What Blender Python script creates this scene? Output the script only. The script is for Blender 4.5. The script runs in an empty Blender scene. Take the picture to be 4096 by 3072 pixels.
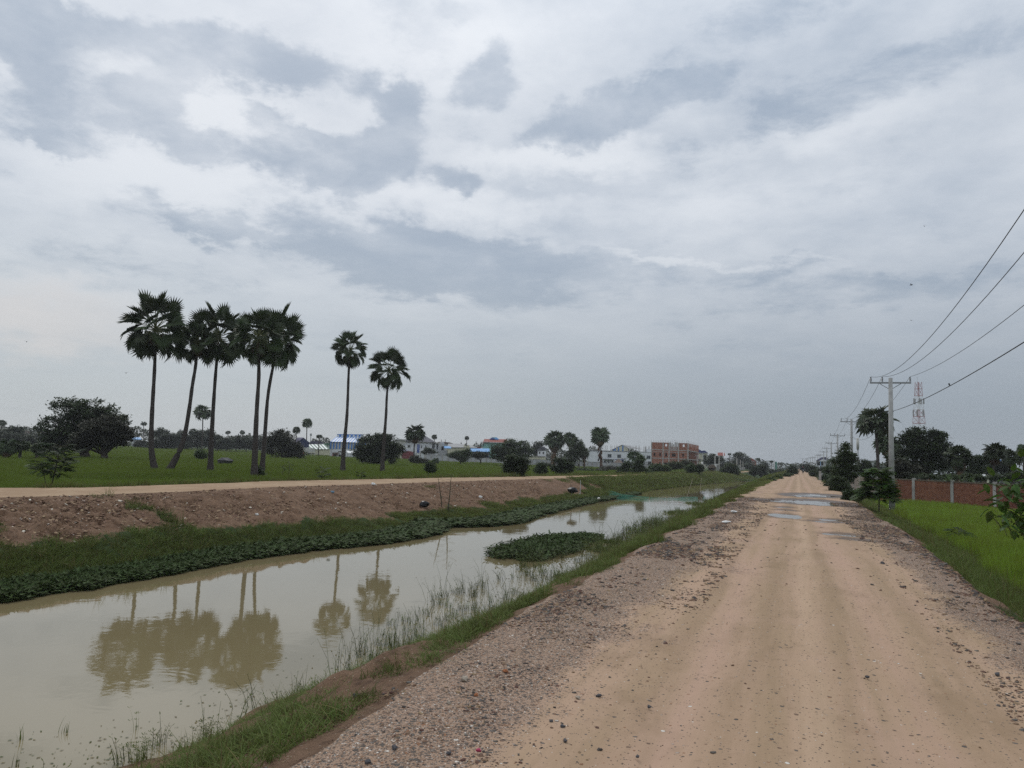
import bpy, math, random
import numpy as np
from mathutils import Vector, Matrix, Quaternion
random.seed(7); np.random.seed(7)
C = bpy.context.scene.collection
SC = bpy.context.scene

# ------------------------------------------------------------------ camera
F = 2900.0; ROLL = 0.040; EYE = 1.65
HC = 1868 + .04*(2048-3178)                     # horizon row at the centre column of the photograph
PITCH = math.atan((HC-1536)/F*math.cos(ROLL))
def _basis(yaw):
    fw = Vector((math.sin(yaw)*math.cos(PITCH), math.cos(yaw)*math.cos(PITCH), math.sin(PITCH)))
    r0 = Vector((math.cos(yaw), -math.sin(yaw), 0)); u0 = r0.cross(fw)
    return r0*math.cos(ROLL)+u0*math.sin(ROLL), -r0*math.sin(ROLL)+u0*math.cos(ROLL), fw
B = _basis(0)
def ray(x, y):
    return (B[2] + B[0]*((x-2048)/F) - B[1]*((y-1536)/F)).normalized()
_d = ray(3190, 1868.5); B = _basis(-math.atan2(_d.x, _d.y))
cam = bpy.data.cameras.new('camera'); camo = bpy.data.objects.new('camera', cam); C.objects.link(camo)
camo.matrix_world = Matrix(((B[0].x, B[1].x, -B[2].x, 0), (B[0].y, B[1].y, -B[2].y, 0), (B[0].z, B[1].z, -B[2].z, EYE), (0, 0, 0, 1)))
cam.sensor_width = 36; cam.lens = 36*F/4096; cam.clip_start = .05; cam.clip_end = 6000
SC.camera = camo
def at(px, py, z=0.0):                           # the point of the level z that the photograph shows at a pixel
    d = ray(px, py); t = (z-EYE)/d.z
    return Vector((d.x*t, d.y*t, z))
def at_d(px, py, D):                             # the point at horizontal distance D seen at a pixel
    d = ray(px, py); t = D/math.hypot(d.x, d.y)
    return Vector((d.x*t, d.y*t, EYE+d.z*t))

# ------------------------------------------------------------------ world, sun, exposure
SC.view_settings.view_transform = 'Standard'; SC.view_settings.look = 'None'
SC.view_settings.exposure = 0; SC.view_settings.gamma = 1; SC.view_settings.use_curve_mapping = False
SC.cycles.max_bounces = 6; SC.cycles.diffuse_bounces = 2; SC.cycles.glossy_bounces = 3
SC.cycles.transmission_bounces = 3; SC.cycles.transparent_max_bounces = 12; SC.cycles.volume_bounces = 0
SC.cycles.use_adaptive_sampling = False; SC.cycles.sample_clamp_indirect = 4
try:
    SC.cycles.use_denoising = False
except Exception: pass
SUN_AZ, SUN_EL = math.radians(-42), math.radians(42)
W = bpy.data.worlds.new('World'); SC.world = W; W.use_nodes = True
nt = W.node_tree; nt.nodes.clear()
class NB:                                        # small node-graph helper
    def __init__(s, nt): s.nt = nt
    def n(s, t, **k):
        nd = s.nt.nodes.new(t)
        for a, v in k.items(): setattr(nd, a, v)
        return nd
    def l(s, a, b): s.nt.links.new(a, b)
    def val(s, sock, v):
        if isinstance(v, bpy.types.NodeSocket): s.l(v, sock)
        else: sock.default_value = v
    def m(s, op, a, b=0.0, c=None, clamp=False):
        nd = s.n('ShaderNodeMath', operation=op, use_clamp=clamp); s.val(nd.inputs[0], a); s.val(nd.inputs[1], b)
        if c is not None: s.val(nd.inputs[2], c)
        return nd.outputs[0]
    def v(s, op, a, b=(0, 0, 0), scale=None):
        nd = s.n('ShaderNodeVectorMath', operation=op); s.val(nd.inputs[0], a)
        if op not in ('LENGTH', 'NORMALIZE', 'SCALE'): s.val(nd.inputs[1], b)
        if scale is not None: s.val(nd.inputs['Scale'], scale)
        return nd.outputs['Value'] if op in ('DOT_PRODUCT', 'LENGTH', 'DISTANCE') else nd.outputs['Vector']
    def noise(s, vec, scale, detail=4, rough=.55, dist=0, dim='3D'):
        nd = s.n('ShaderNodeTexNoise', noise_dimensions=dim); s.val(nd.inputs['Vector'], vec)
        nd.inputs['Scale'].default_value = scale; nd.inputs['Detail'].default_value = detail
        nd.inputs['Roughness'].default_value = rough; nd.inputs['Distortion'].default_value = dist
        return nd
    def mr(s, v, a, b, c=0.0, d=1.0, smooth=True):
        nd = s.n('ShaderNodeMapRange', interpolation_type='SMOOTHSTEP' if smooth else 'LINEAR')
        s.val(nd.inputs[0], v); s.val(nd.inputs[1], a); s.val(nd.inputs[2], b); s.val(nd.inputs[3], c); s.val(nd.inputs[4], d)
        return nd.outputs[0]
    def mix(s, f, a, b):
        nd = s.n('ShaderNodeMix', data_type='RGBA'); s.val(nd.inputs[0], f); s.val(nd.inputs[6], a); s.val(nd.inputs[7], b)
        return nd.outputs[2]
def c4(c): return (c[0], c[1], c[2], 1)
def build_sky():
    g = NB(nt)
    tc = g.n('ShaderNodeTexCoord').outputs['Generated']
    d = g.v('NORMALIZE', tc)
    sep = g.n('ShaderNodeSeparateXYZ'); g.l(d, sep.inputs[0]); z = sep.outputs[2]
    zc = g.m('ADD', g.m('MAXIMUM', z, 0.0), 0.16)
    pl = g.v('DIVIDE', d, g.n('ShaderNodeCombineXYZ').outputs[0])
    cmb = pl.node.inputs[1].links[0].from_node
    g.l(zc, cmb.inputs[0]); g.l(zc, cmb.inputs[1]); cmb.inputs[2].default_value = 1.0
    n1 = g.noise(pl, 1.5, 6, .58, .15); n2 = g.noise(pl, 4.2, 6, .62, .1); n3 = g.noise(pl, .55, 3, .5)
    warp = g.v('SCALE', g.v('SUBTRACT', n2.outputs['Color'], (.5, .5, .5)), scale=.085)
    wn = g.noise(d, 9.0, 5, .6)
    warp2 = g.v('SCALE', g.v('SUBTRACT', wn.outputs['Color'], (.5, .5, .5)), scale=.075)
    dw = g.v('ADD', g.v('ADD', d, warp), warp2)
    def blob(px, py, rx, ry, rot, amp, hard=.35):
        c = ray(px, py); ca, sa = math.cos(rot), math.sin(rot)
        e1 = (B[0]*ca - B[1]*sa); e2 = (B[0]*sa + B[1]*ca)
        e1 = (e1 - c*e1.dot(c)).normalized(); e2 = (e2 - c*e2.dot(c)).normalized()
        k = c.dot(B[2]); a1 = rx/F*k; a2 = ry/F*k
        u = g.v('DOT_PRODUCT', dw, tuple(e1/a1)); w = g.v('DOT_PRODUCT', dw, tuple(e2/a2))
        r = g.m('SQRT', g.m('ADD', g.m('MULTIPLY', u, u), g.m('MULTIPLY', w, w)))
        front = g.m('GREATER_THAN', g.v('DOT_PRODUCT', d, tuple(c)), 0.3)
        return g.m('MULTIPLY', g.mr(r, hard, 1.25, amp, 0.0), front)
    R = math.radians
    dark = [(250, 130, 760, 150, R(7), 1.0), (800, 190, 330, 130, R(8), 1.0), (1120, 230, 330, 130, R(10), 1.0), (400, 470, 400, 165, R(3), .85),
            (100, 235, 200, 80, 0, .8), (590, 400, 140, 75, 0, .95), (870, 580, 300, 85, R(6), .9), (1130, 510, 170, 100, R(10), .9), (1290, 650, 320, 130, R(-10), .9), (1570, 370, 150, 95, 0, 1.05),
            (1560, 560, 200, 130, R(-45), .95), (1800, 710, 170, 70, R(10), .95), (1940, 330, 170, 130, R(-10), 1.1), (1640, 90, 230, 160, 0, .7), (320, 620, 140, 60, R(10), .95),
            (2450, 480, 420, 130, R(-14), 1.0), (2780, 350, 260, 110, R(-10), .8), (2270, 560, 170, 60, 0, .8), (3000, 90, 600, 130, R(-20), .55), (3500, 330, 700, 170, R(-14), .6),
            (1500, 985, 850, 150, R(9), .8), (1850, 1080, 680, 185, R(6), .85), (1250, 560, 130, 90, 0, .9), (1400, 720, 260, 90, 0, .9), (900, 900, 500, 50, R(6), .55), (600, 1060, 800, 90, R(3), .35), (3500, 1170, 900, 90, R(-3), .6),
            (2700, 1080, 900, 80, R(2), .55), (60, 740, 190, 60, R(5), .4), (3000, 1400, 500, 40, 0, .25), (2060, 1410, 60, 30, 0, .4), (3330, 1520, 180, 28, R(-2), .35), (200, 60, 600, 120, R(5), .5), (700, 350, 120, 50, 0, .5), (1030, 440, 90, 40, 0, .5), (170, 560, 200, 60, 0, .5), (1900, 90, 120, 60, 0, .45), (2020, 210, 90, 60, 0, .5), (1850, 520, 160, 60, 0, .35), (640, 560, 120, 40, 0, .4), (520, 520, 120, 50, 0, .5)]
    soft = [(3600, 250, 1300, 480, R(-12), .62), (3050, 480, 600, 260, R(-15), .3), (3700, 900, 900, 400, 0, .35), (1500, 1050, 900, 200, R(5), .25)]
    light = [(950, 480, 400, 140, R(5), .8), (650, 730, 700, 140, R(3), .9), (1850, 810, 600, 80, R(3), .8), (2250, 640, 500, 70, R(2), 1.0), (2000, 180, 520, 240, 0, .5), (3200, 560, 700, 80, R(-8), .5),
             (150, 1150, 700, 60, R(12), .75), (2700, 1030, 330, 24, R(6), .8), (3120, 1060, 260, 22, R(5), .5), (1750, 1240, 500, 60, R(4), .35), (3000, 1420, 600, 35, R(5), .3), (480, 260, 160, 60, R(10), .6), (2680, 830, 500, 90, 0, .35)]
    D_ = None
    for b in dark:
        o = blob(*b); D_ = o if D_ is None else g.m('ADD', D_, o)
    L_ = None
    for b in light:
        o = blob(*b, hard=.1); L_ = o if L_ is None else g.m('ADD', L_, o)
    n4 = g.noise(pl, 5.0, 9, .68, .2)
    D_ = g.mr(g.m('ADD', g.m('MINIMUM', D_, 1.15), g.m('MULTIPLY', g.m('SUBTRACT', n4.outputs[0], .5), 2.3)), .10, 1.12, 0, 1.05)
    S_ = None
    for b in soft:
        o = blob(*b, hard=.0); S_ = o if S_ is None else g.m('ADD', S_, o)
    n5 = g.noise(pl, 2.2, 6, .6, .3)
    D_ = g.m('MULTIPLY', D_, g.mr(n5.outputs[0], .32, .68, .50, 1.18))
    D_ = g.m('ADD', D_, g.m('MULTIPLY', S_, g.m('ADD', .45, n4.outputs[0]))); L_ = g.m('MINIMUM', L_, 1.0)
    nz = g.m('ADD', g.m('MULTIPLY', g.m('SUBTRACT', n1.outputs[0], .5), 1.0), g.m('MULTIPLY', g.m('SUBTRACT', n2.outputs[0], .5), .55))
    tex = g.m('ADD', .40, g.m('MULTIPLY', nz, .75))
    t = g.m('ADD', tex, g.m('MULTIPLY', D_, .37)); t = g.m('SUBTRACT', t, g.m('MULTIPLY', L_, .34))
    t = g.mr(t, .1, .95, 0, 1)
    hi_b = (.78, .815, .86); hi_d = (.365, .435, .53)
    col_hi = g.mix(t, c4(hi_b), c4(hi_d))
    # low sky: duller and flatter, a little darker towards the right
    side = g.v('DOT_PRODUCT', d, tuple(B[0]))
    lowc = g.mix(g.mr(side, -.55, .55), c4((.47, .515, .55)), c4((.275, .32, .375)))
    low = g.mix(g.m('MULTIPLY', g.m('SUBTRACT', t, .35), .55, clamp=True), lowc, c4((.31, .365, .42)))
    col = g.mix(g.mr(z, .03, .36), low, col_hi)
    warm = g.m('MULTIPLY', blob(-100, 1230, 900, 180, R(8), 1.0, .05), .55)
    col = g.mix(warm, col, c4((.74, .69, .66)))
    # the cloud deck gets thinner and brighter towards the zenith, as an overcast sky does
    up = g.mr(z, .35, .95, 1.0, 1.55)
    col = g.v('SCALE', col, scale=up)
    sky = g.n('ShaderNodeTexSky', sky_type='NISHITA'); sky.sun_disc = False
    sky.sun_elevation = SUN_EL; sky.sun_rotation = SUN_AZ
    skyc = g.v('SCALE', sky.outputs[0], scale=.10)
    col = g.mix(.93, skyc, col)
    bg = g.n('ShaderNodeBackground'); g.l(col, bg.inputs[0]); bg.inputs[1].default_value = 1.0
    out = g.n('ShaderNodeOutputWorld'); g.l(bg.outputs[0], out.inputs[0])
build_sky()
W.cycles.sampling_method = 'MANUAL'; W.cycles.sample_map_resolution = 512
sl = bpy.data.lights.new('sun', 'SUN'); sl.energy = .9; sl.angle = math.radians(14); sl.color = (1, .95, .88)
slo = bpy.data.objects.new('sun', sl); C.objects.link(slo)
slo.rotation_euler = Vector((math.sin(SUN_AZ)*math.cos(SUN_EL), math.cos(SUN_AZ)*math.cos(SUN_EL), math.sin(SUN_EL))).to_track_quat('Z', 'Y').to_euler()

# ------------------------------------------------------------------ mesh helpers
class MB:
    def __init__(s): s.v = []; s.f = []; s.m = []; s.n = 0; s.attr = {}
    def add(s, vs, fs, mi=0):
        b = s.n; s.v.extend([tuple(p) for p in vs]); s.f.extend([tuple(i+b for i in f) for f in fs]); s.m.extend([mi]*len(fs)); s.n += len(vs)
    def box(s, x0, x1, y0, y1, z0, z1, mi=0):
        s.add([(x0, y0, z0), (x1, y0, z0), (x1, y1, z0), (x0, y1, z0), (x0, y0, z1), (x1, y0, z1), (x1, y1, z1), (x0, y1, z1)],
              [(0, 3, 2, 1), (4, 5, 6, 7), (0, 1, 5, 4), (1, 2, 6, 5), (2, 3, 7, 6), (3, 0, 4, 7)], mi)
    def prism(s, poly, y0, y1, mi=0):            # polygon in x,z pushed along y
        n = len(poly)
        s.add([(x, y0, z) for x, z in poly]+[(x, y1, z) for x, z in poly],
              [tuple(range(n)), tuple(range(2*n-1, n-1, -1))]+[(i, i+n, (i+1) % n+n, (i+1) % n) for i in range(n)], mi)
    def tube(s, pts, rad, seg=8, mi=0, cap=True):
        pts = [Vector(p) for p in pts]; n = len(pts); rad = rad if hasattr(rad, '__len__') else [rad]*n
        vs = []; ref = Vector((0, 0, 1))
        for i, p in enumerate(pts):
            t = (pts[min(i+1, n-1)]-pts[max(i-1, 0)]).normalized()
            r = ref if abs(t.dot(ref)) < .95 else Vector((1, 0, 0))
            a = t.cross(r).normalized(); b = t.cross(a)
            for k in range(seg):
                w = 2*math.pi*k/seg; vs.append(p+(a*math.cos(w)+b*math.sin(w))*rad[i])
        fs = [(i*seg+k, i*seg+(k+1) % seg, (i+1)*seg+(k+1) % seg, (i+1)*seg+k) for i in range(n-1) for k in range(seg)]
        if cap: fs += [tuple(range(seg-1, -1, -1)), tuple(range((n-1)*seg, n*seg))]
        s.add(vs, fs, mi)
    def ball(s, c, r, seg=10, ring=6, mi=0, jit=0):
        vs = []; c = Vector(c); r = r if hasattr(r, '__len__') else (r, r, r)
        for i in range(1, ring):
            a = math.pi*i/ring
            for k in range(seg):
                b = 2*math.pi*k/seg; q = 1+random.uniform(-jit, jit)
                vs.append((c.x+r[0]*q*math.sin(a)*math.cos(b), c.y+r[1]*q*math.sin(a)*math.sin(b), c.z+r[2]*q*math.cos(a)))
        vs += [(c.x, c.y, c.z+r[2]), (c.x, c.y, c.z-r[2])]; T = len(vs)-2
        fs = [((i)*seg+k, (i+1)*seg+k, (i+1)*seg+(k+1) % seg, i*seg+(k+1) % seg) for i in range(ring-2) for k in range(seg)]
        fs += [(T, k, (k+1) % seg) for k in range(seg)]+[(T+1, (ring-2)*seg+(k+1) % seg, (ring-2)*seg+k) for k in range(seg)]
        s.add(vs, fs, mi)
    def mesh(s, name, mats, smooth=False):
        me = bpy.data.meshes.new(name); me.from_pydata(s.v, [], s.f)
        for m in (mats if isinstance(mats, (list, tuple)) else [mats]): me.materials.append(m)
        if any(s.m): me.polygons.foreach_set('material_index', s.m)
        if smooth: me.polygons.foreach_set('use_smooth', [True]*len(me.polygons))
        me.update(); return me
    def build(s, name, mats, parent=None, smooth=False, loc=None):
        return link(name, s.mesh(name, mats, smooth), parent, loc)
def np_mesh(name, V, Fc, mats, smooth=False, mi=None):
    me = bpy.data.meshes.new(name); V = np.asarray(V, dtype=np.float32); Fc = np.asarray(Fc, dtype=np.int32)
    k = Fc.shape[1]
    me.vertices.add(len(V)); me.vertices.foreach_set('co', V.ravel())
    me.loops.add(Fc.size); me.loops.foreach_set('vertex_index', Fc.ravel())
    me.polygons.add(len(Fc)); me.polygons.foreach_set('loop_start', np.arange(len(Fc), dtype=np.int32)*k)
    for m in (mats if isinstance(mats, (list, tuple)) else [mats]): me.materials.append(m)
    if mi is not None: me.polygons.foreach_set('material_index', np.asarray(mi, dtype=np.int32))
    me.polygons.foreach_set('use_smooth', np.full(len(Fc), smooth))
    me.update(calc_edges=True); return me
def link(name, me, parent=None, loc=None, rot=None, scale=None):
    o = bpy.data.objects.new(name, me); C.objects.link(o)
    if parent is not None: o.parent = parent
    if loc is not None: o.location = loc
    if rot is not None: o.rotation_euler = rot
    if scale is not None: o.scale = scale
    return o
def tag(o, label=None, cat=None, group=None, kind=None):
    if label: o['label'] = label
    if cat: o['category'] = cat
    if group: o['group'] = group
    if kind: o['kind'] = kind
    return o
def thing(name, label, cat, loc=(0, 0, 0), rz=0, group=None):
    o = bpy.data.objects.new(name, None); C.objects.link(o); o.location = loc; o.rotation_euler = (0, 0, rz); o.empty_display_size = .3
    return tag(o, label, cat, group)
# value noise in numpy
_P = np.random.RandomState(3).rand(256, 256)
def vnoise(x, y):
    xi = np.floor(x).astype(int); yi = np.floor(y).astype(int); fx = x-xi; fy = y-yi
    fx = fx*fx*(3-2*fx); fy = fy*fy*(3-2*fy)
    a = _P[xi % 256, yi % 256]; b = _P[(xi+1) % 256, yi % 256]; c = _P[xi % 256, (yi+1) % 256]; d = _P[(xi+1) % 256, (yi+1) % 256]
    return (a*(1-fx)+b*fx)*(1-fy)+(c*(1-fx)+d*fx)*fy
def fbm(x, y, o=4, g=.5):
    s = 0; a = 1; t = 0
    for i in range(o): s = s+a*(vnoise(x*2**i+17*i, y*2**i+31*i)-.5); t += a; a *= g
    return s/t*2

# ------------------------------------------------------------------ materials
def mat(name, col, rough=.8, spec=.3, var=.15, scale=8., bump=0., bscale=30., col2=None, metal=0, stretch=None, emis=None, co='Object', transl=0, rand=0):
    m = bpy.data.materials.new(name); m.use_nodes = True; t = m.node_tree; t.nodes.clear(); g = NB(t)
    vec = g.n('ShaderNodeTexCoord').outputs[co]
    if stretch: vec = g.v('MULTIPLY', vec, stretch)
    nz = g.noise(vec, scale, 5, .6)
    if col2 is None: col2 = tuple(min(1, c*(1+var)) for c in col); colA = tuple(c*(1-var) for c in col)
    else: colA = col
    c = g.mix(g.mr(nz.outputs[0], .3, .7), c4(colA), c4(col2))
    if rand:
        oi = g.n('ShaderNodeObjectInfo').outputs['Random']
        hs = g.n('ShaderNodeHueSaturation'); g.l(c, hs.inputs['Color']); g.l(g.m('ADD', 1-rand/2, g.m('MULTIPLY', oi, rand)), hs.inputs['Value'])
        g.l(g.m('ADD', .5-rand*.03, g.m('MULTIPLY', oi, rand*.06)), hs.inputs['Hue']); c = hs.outputs[0]
    p = g.n('ShaderNodeBsdfPrincipled'); g.l(c, p.inputs['Base Color']); p.inputs['Roughness'].default_value = rough
    p.inputs['Specular IOR Level'].default_value = spec; p.inputs['Metallic'].default_value = metal
    if bump:
        b = g.n('ShaderNodeBump'); b.inputs['Strength'].default_value = 1; b.inputs['Distance'].default_value = bump
        g.l(g.noise(vec, bscale, 5, .65).outputs[0], b.inputs['Height']); g.l(b.outputs[0], p.inputs['Normal'])
    sh = p.outputs[0]
    if transl:
        tr = g.n('ShaderNodeBsdfTranslucent'); g.l(c, tr.inputs[0]); mx = g.n('ShaderNodeMixShader'); mx.inputs[0].default_value = transl
        g.l(sh, mx.inputs[1]); g.l(tr.outputs[0], mx.inputs[2]); sh = mx.outputs[0]
    out = g.n('ShaderNodeOutputMaterial'); g.l(sh, out.inputs[0])
    return m

# ------------------------------------------------------------------ terrain
ZW = -2.2; ZF = -1.1
def tab(y, pts): a = np.array(pts); return np.interp(y, a[:, 0], a[:, 1])
def cR(y): return tab(y, [(-80, 2.45), (10, 2.45), (14, 2.45), (19, 2.65), (30, 2.7), (60, 2.9), (200, 3.2), (1300, 5)]) + .22*fbm(y*.6, y*0+3, 3)
def cRF(y): return tab(y, [(-80, 4.6), (19, 4.6), (27, 5.1), (40, 5.4), (60, 5.8), (200, 7), (1300, 9)])
def cL(y): return tab(y, [(-80, -2.5), (3.2, -2.5), (6, -2.7), (18, -2.8), (33, -2.92), (100, -3.0), (1300, -3.2)]) + .25*fbm(y*.7, y*0+9, 3)
def cNW(y): return tab(y, [(-80, -7.5), (6.7, -7.4), (7.5, -7.15), (8.3, -6.7), (9.7, -6.9), (10.8, -6.5), (11.2, -6.3), (15.5, -6.8), (17.5, -7), (20.2, -6.6), (22.3, -6.45), (31.5, -6.9), (48, -7.3), (88, -7.8), (134, -7.7), (240, -6.5), (1300, -6)]) + .3*fbm(y*.8, y*0+5, 3)
def cWF(y): return tab(y, [(-80, -17.6), (11.9, -17.4), (20.2, -17.4), (24.2, -17.1), (26.4, -16.3), (30.2, -16), (34.4, -17.3), (36.6, -15.8), (39.9, -15.3), (44, -16), (50, -16.6), (63, -17.3), (78, -17.2), (98, -18.2), (130, -17), (160, -14), (185, -10.5), (205, -8.9), (300, -8.2), (1300, -7.6)]) + .25*fbm(y*.5, y*0+7, 3)
def cFT(y): return tab(y, [(-80, -24.1), (16, -24.05), (19, -23.5), (23, -23.4), (29.4, -24), (40, -23.2), (65, -22.3), (112, -21), (195, -18.6), (242, -15.8), (400, -12.5), (1300, -11)]) + .15*fbm(y*.5, y*0+1, 3)
def cFF(y): return tab(y, [(-80, -28.3), (19, -28.3), (22, -27.4), (26, -27.4), (34, -28.1), (47, -27.2), (76, -25.9), (124, -23.6), (219, -20.5), (300, -18), (430, -15), (1300, -14)]) + .25*fbm(y*.4, y*0+2, 3)
def zFR(y): return tab(y, [(-80, -.35), (50, -.35), (110, -.55), (200, -.65), (1300, -.65)])
def zG(X, Y):                                    # coarse ground height, for planting things
    X = np.asarray(X, float); Y = np.asarray(Y, float)
    r, rf, l, nw, wf, ft, ff, zr = cR(Y), cRF(Y), cL(Y), cNW(Y), cWF(Y), cFT(Y), cFF(Y), zFR(Y)
    z = np.zeros_like(X)
    z = np.where(X > r, -(1.1)*np.clip((X-r)/(rf-r), 0, 1)**.8, z)
    k = np.clip((l-X)/(l-nw), 0, 1); z = np.where(X < l, nb_prof(k), z)
    z = np.where(X < nw, -2.2-(nw-X)*.5, z); z = np.where(X < (nw+wf)/2, -2.2-np.clip(X-wf, 0, 9)*.5, z)
    k = np.clip((wf-X)/(wf-ft), 0, 1); z = np.where(X < wf, fb_prof(k, zr), z)
    z = np.where(X < ft, zr, z); z = np.where(X < ff, zr+(ZF-zr)*np.clip((ff-X)/1.6, 0, 1), z)
    return np.maximum(z, -3.0)
def nb_prof(k): return np.interp(k, [0, .08, .3, .75, .9, 1], [-.03, -.12, -.62, -1.78, -2.08, -2.2])
def fb_prof(k, zr): return np.interp(k, [0, .18, .45, .6], [-2.2, -2.08, -1.4, -1.02])*(k < .6)+(k >= .6)*(-1.02+(zr+1.02)*np.clip((k-.6)/.4, 0, 1)**.85)
PUD = [(-.45, 26.8, .50, 1.15, .055), (-.55, 32.2, .35, .5, .045), (-.4, 30.2, .4, .35, .045), (.6, 38.6, 1.2, 2.0, .075), (1.5, 37.2, .9, 1.2, .05), (-1.1, 38.0, .7, .8, .05), (.55, 47.5, 1.0, 2.0, .06),
       (1.15, 26.2, .55, .45, .045), (.9, 25.1, .7, .28, .04), (1.1, 20.6, .48, .32, .05), (1.35, 19.4, .5, .2, .045), (1.3, 49, 1.2, 1.6, .04)]
def rows():
    a = [-80, -50, -30, -20, -14, -10, -7, -5, -3.5, -2.2, -1.2, -.4, .3, .9, 1.4, 1.8, 2.1]
    y = 2.3
    while y < 1250:
        a.append(y); y += max(.045, y*(.0052 if y < 60 else .012))
    return np.array(a)
ROWS = rows()
def strip(name, fa, fb, zf, n, mats, pw=1.0, attrs=None, noise=0, rowsel=None):
    Yr = ROWS if rowsel is None else ROWS[::rowsel]
    k = np.linspace(0, 1, n)**pw; Y, K = np.meshgrid(Yr, k, indexing='ij')
    A = fa(Y[:, :1]); Bc = fb(Y[:, :1]); X = A+(Bc-A)*K
    Z = zf(X, Y, K)
    V = np.stack([X, Y, Z], -1).reshape(-1, 3)
    i, j = np.meshgrid(np.arange(len(Yr)-1), np.arange(n-1), indexing='ij'); b = (i*n+j).ravel()
    Fc = np.stack([b, b+1, b+n+1, b+n], -1)
    # outward normal up
    if (A[0, 0] < Bc[0, 0]): pass
    else: Fc = Fc[:, ::-1]
    me = np_mesh(name, V, Fc, mats, smooth=True)
    if attrs:
        for nm, fn in attrs.items():
            at_ = me.attributes.new(nm, 'FLOAT', 'POINT'); at_.data.foreach_set('value', fn(X, Y, K).ravel().astype(np.float32))
    return tag(link(name, me), kind='structure')
def pud_field(X, Y):
    w = np.zeros_like(X)
    for (px, py, rx, ry, dp) in PUD:
        q = ((X-px)/rx)**2+((Y-py)/ry)**2
        w = np.maximum(w, dp*np.exp(-q*.9))
    return w
def road_z(X, Y, K=None):
    k = (X-cL(Y))/(cR(Y)-cL(Y))
    edge = np.clip((np.abs(k-.5)-.40)/.1, 0, 1)
    z = -.03*edge**2 + .012*fbm(X*.9, Y*.35, 3)+.008*fbm(X*5, Y*5, 3)+.006*fbm(X*14, Y*14, 2)
    z = z+.010*fbm(X*3.2, Y*.16+4, 3)*(1-edge)
    for rx, dep in ((-.75, .012), (.15, .010), (.75, .012), (-1.5, .006)):
        z = z-dep*np.exp(-((X-rx-.12*np.sin(Y*.11+rx*5))/.16)**2)
    far = np.clip((Y-24)/10, 0, 1)*(1-np.clip((Y-150)/100, 0, 1))
    z = z+far*.025*fbm(X*.8+9, Y*.55, 3)
    z = z-pud_field(X, Y)*(1.15+1.1*fbm(X*2.2, Y*1.2+5, 4))
    return np.where(K is None, z, z*1.0)
def nb_z(X, Y, K):
    z = nb_prof(K); e = np.minimum(1, np.minimum(K, 1-K)*8)
    z = z+e*(.22*fbm(X*.9, Y*.7, 4)+.10*fbm(X*3, Y*3+8, 4))
    return np.where(K < 1e-6, road_z(X, Y), z)
def fb_z(X, Y, K):
    z = fb_prof(K, zFR(Y)); e = np.minimum(1, np.minimum(K, 1-K)*6)
    cr = np.abs(fbm(X*.55+Y*.25+3, Y*.75, 4)); gul = np.exp(-(cr/.035)**2)*(K > .45)*(Y < 62)
    return z+e*(.16*fbm(X*.8, Y*.6, 4)+.16*fbm(X*1.8, Y*2.2, 4)+.09*fbm(X*7, Y*7, 3)-.20*gul)
def lf_z(X, Y, K):
    d = (cFF(Y)-X); z = zFR(Y)+(ZF-zFR(Y))*np.clip(d/1.6, 0, 1)
    return z+np.clip(d/3, 0, 1)*.05*fbm(X*.2, Y*.2, 3)
def soil_mat(name, base, c2, c3, sc=6., bump=.012, grass=None, gth=(.52, .62), wetline=False):
    m = bpy.data.materials.new(name); m.use_nodes = True; t = m.node_tree; t.nodes.clear(); g = NB(t)
    vec = g.n('ShaderNodeTexCoord').outputs['Object']
    a = g.noise(vec, sc*.15, 5, .6); b = g.noise(vec, sc, 6, .65); c_ = g.noise(vec, sc*6, 4, .7)
    col = g.mix(g.mr(a.outputs[0], .35, .65), c4(base), c4(c2)); col = g.mix(g.m('MULTIPLY', g.mr(b.outputs[0], .45, .7), .7), col, c4(c3))
    vo = g.n('ShaderNodeTexVoronoi'); g.l(vec, vo.inputs[0]); vo.inputs['Scale'].default_value = sc*5
    st = g.m('MULTIPLY', g.mr(vo.outputs['Distance'], .28, .18), g.m('GREATER_THAN', g.n('ShaderNodeSeparateColor').outputs[0], .72))
    g.l(vo.outputs['Color'], st.node.inputs[1].links[0].from_node.inputs[0].links[0].from_node.inputs[0]) if False else None
    sepc = st.node.inputs[1].links[0].from_node.inputs[0].links[0].from_node; g.l(vo.outputs['Color'], sepc.inputs[0])
    col = g.mix(g.m('MULTIPLY', st, .6), col, c4((.45, .38, .30)))
    if grass:
        at_ = g.n('ShaderNodeAttribute'); at_.attribute_name = 'green'
        gm = g.mr(g.m('ADD', at_.outputs['Fac'], g.m('MULTIPLY', g.m('SUBTRACT', b.outputs[0], .5), .8)), *gth)
        gc = g.mix(g.mr(c_.outputs[0], .35, .65), c4(grass), c4(tuple(q*.45 for q in grass)))
        col = g.mix(gm, col, gc)
    if wetline:
        sp = g.n('ShaderNodeSeparateXYZ'); g.l(vec, sp.inputs[0]); col = g.mix(g.mr(g.m('ADD', sp.outputs[2], g.m('MULTIPLY', b.outputs[0], .12)), -2.02, -2.16), col, c4((.085, .058, .036)))
    p = g.n('ShaderNodeBsdfPrincipled'); g.l(col, p.inputs['Base Color']); p.inputs['Roughness'].default_value = .92; p.inputs['Specular IOR Level'].default_value = .15
    bp = g.n('ShaderNodeBump'); bp.inputs['Distance'].default_value = bump; g.l(g.m('ADD', b.outputs[0], g.m('MULTIPLY', c_.outputs[0], .6)), bp.inputs['Height']); g.l(bp.outputs[0], p.inputs['Normal'])
    o = g.n('ShaderNodeOutputMaterial'); g.l(p.outputs[0], o.inputs[0]); return m
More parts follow.
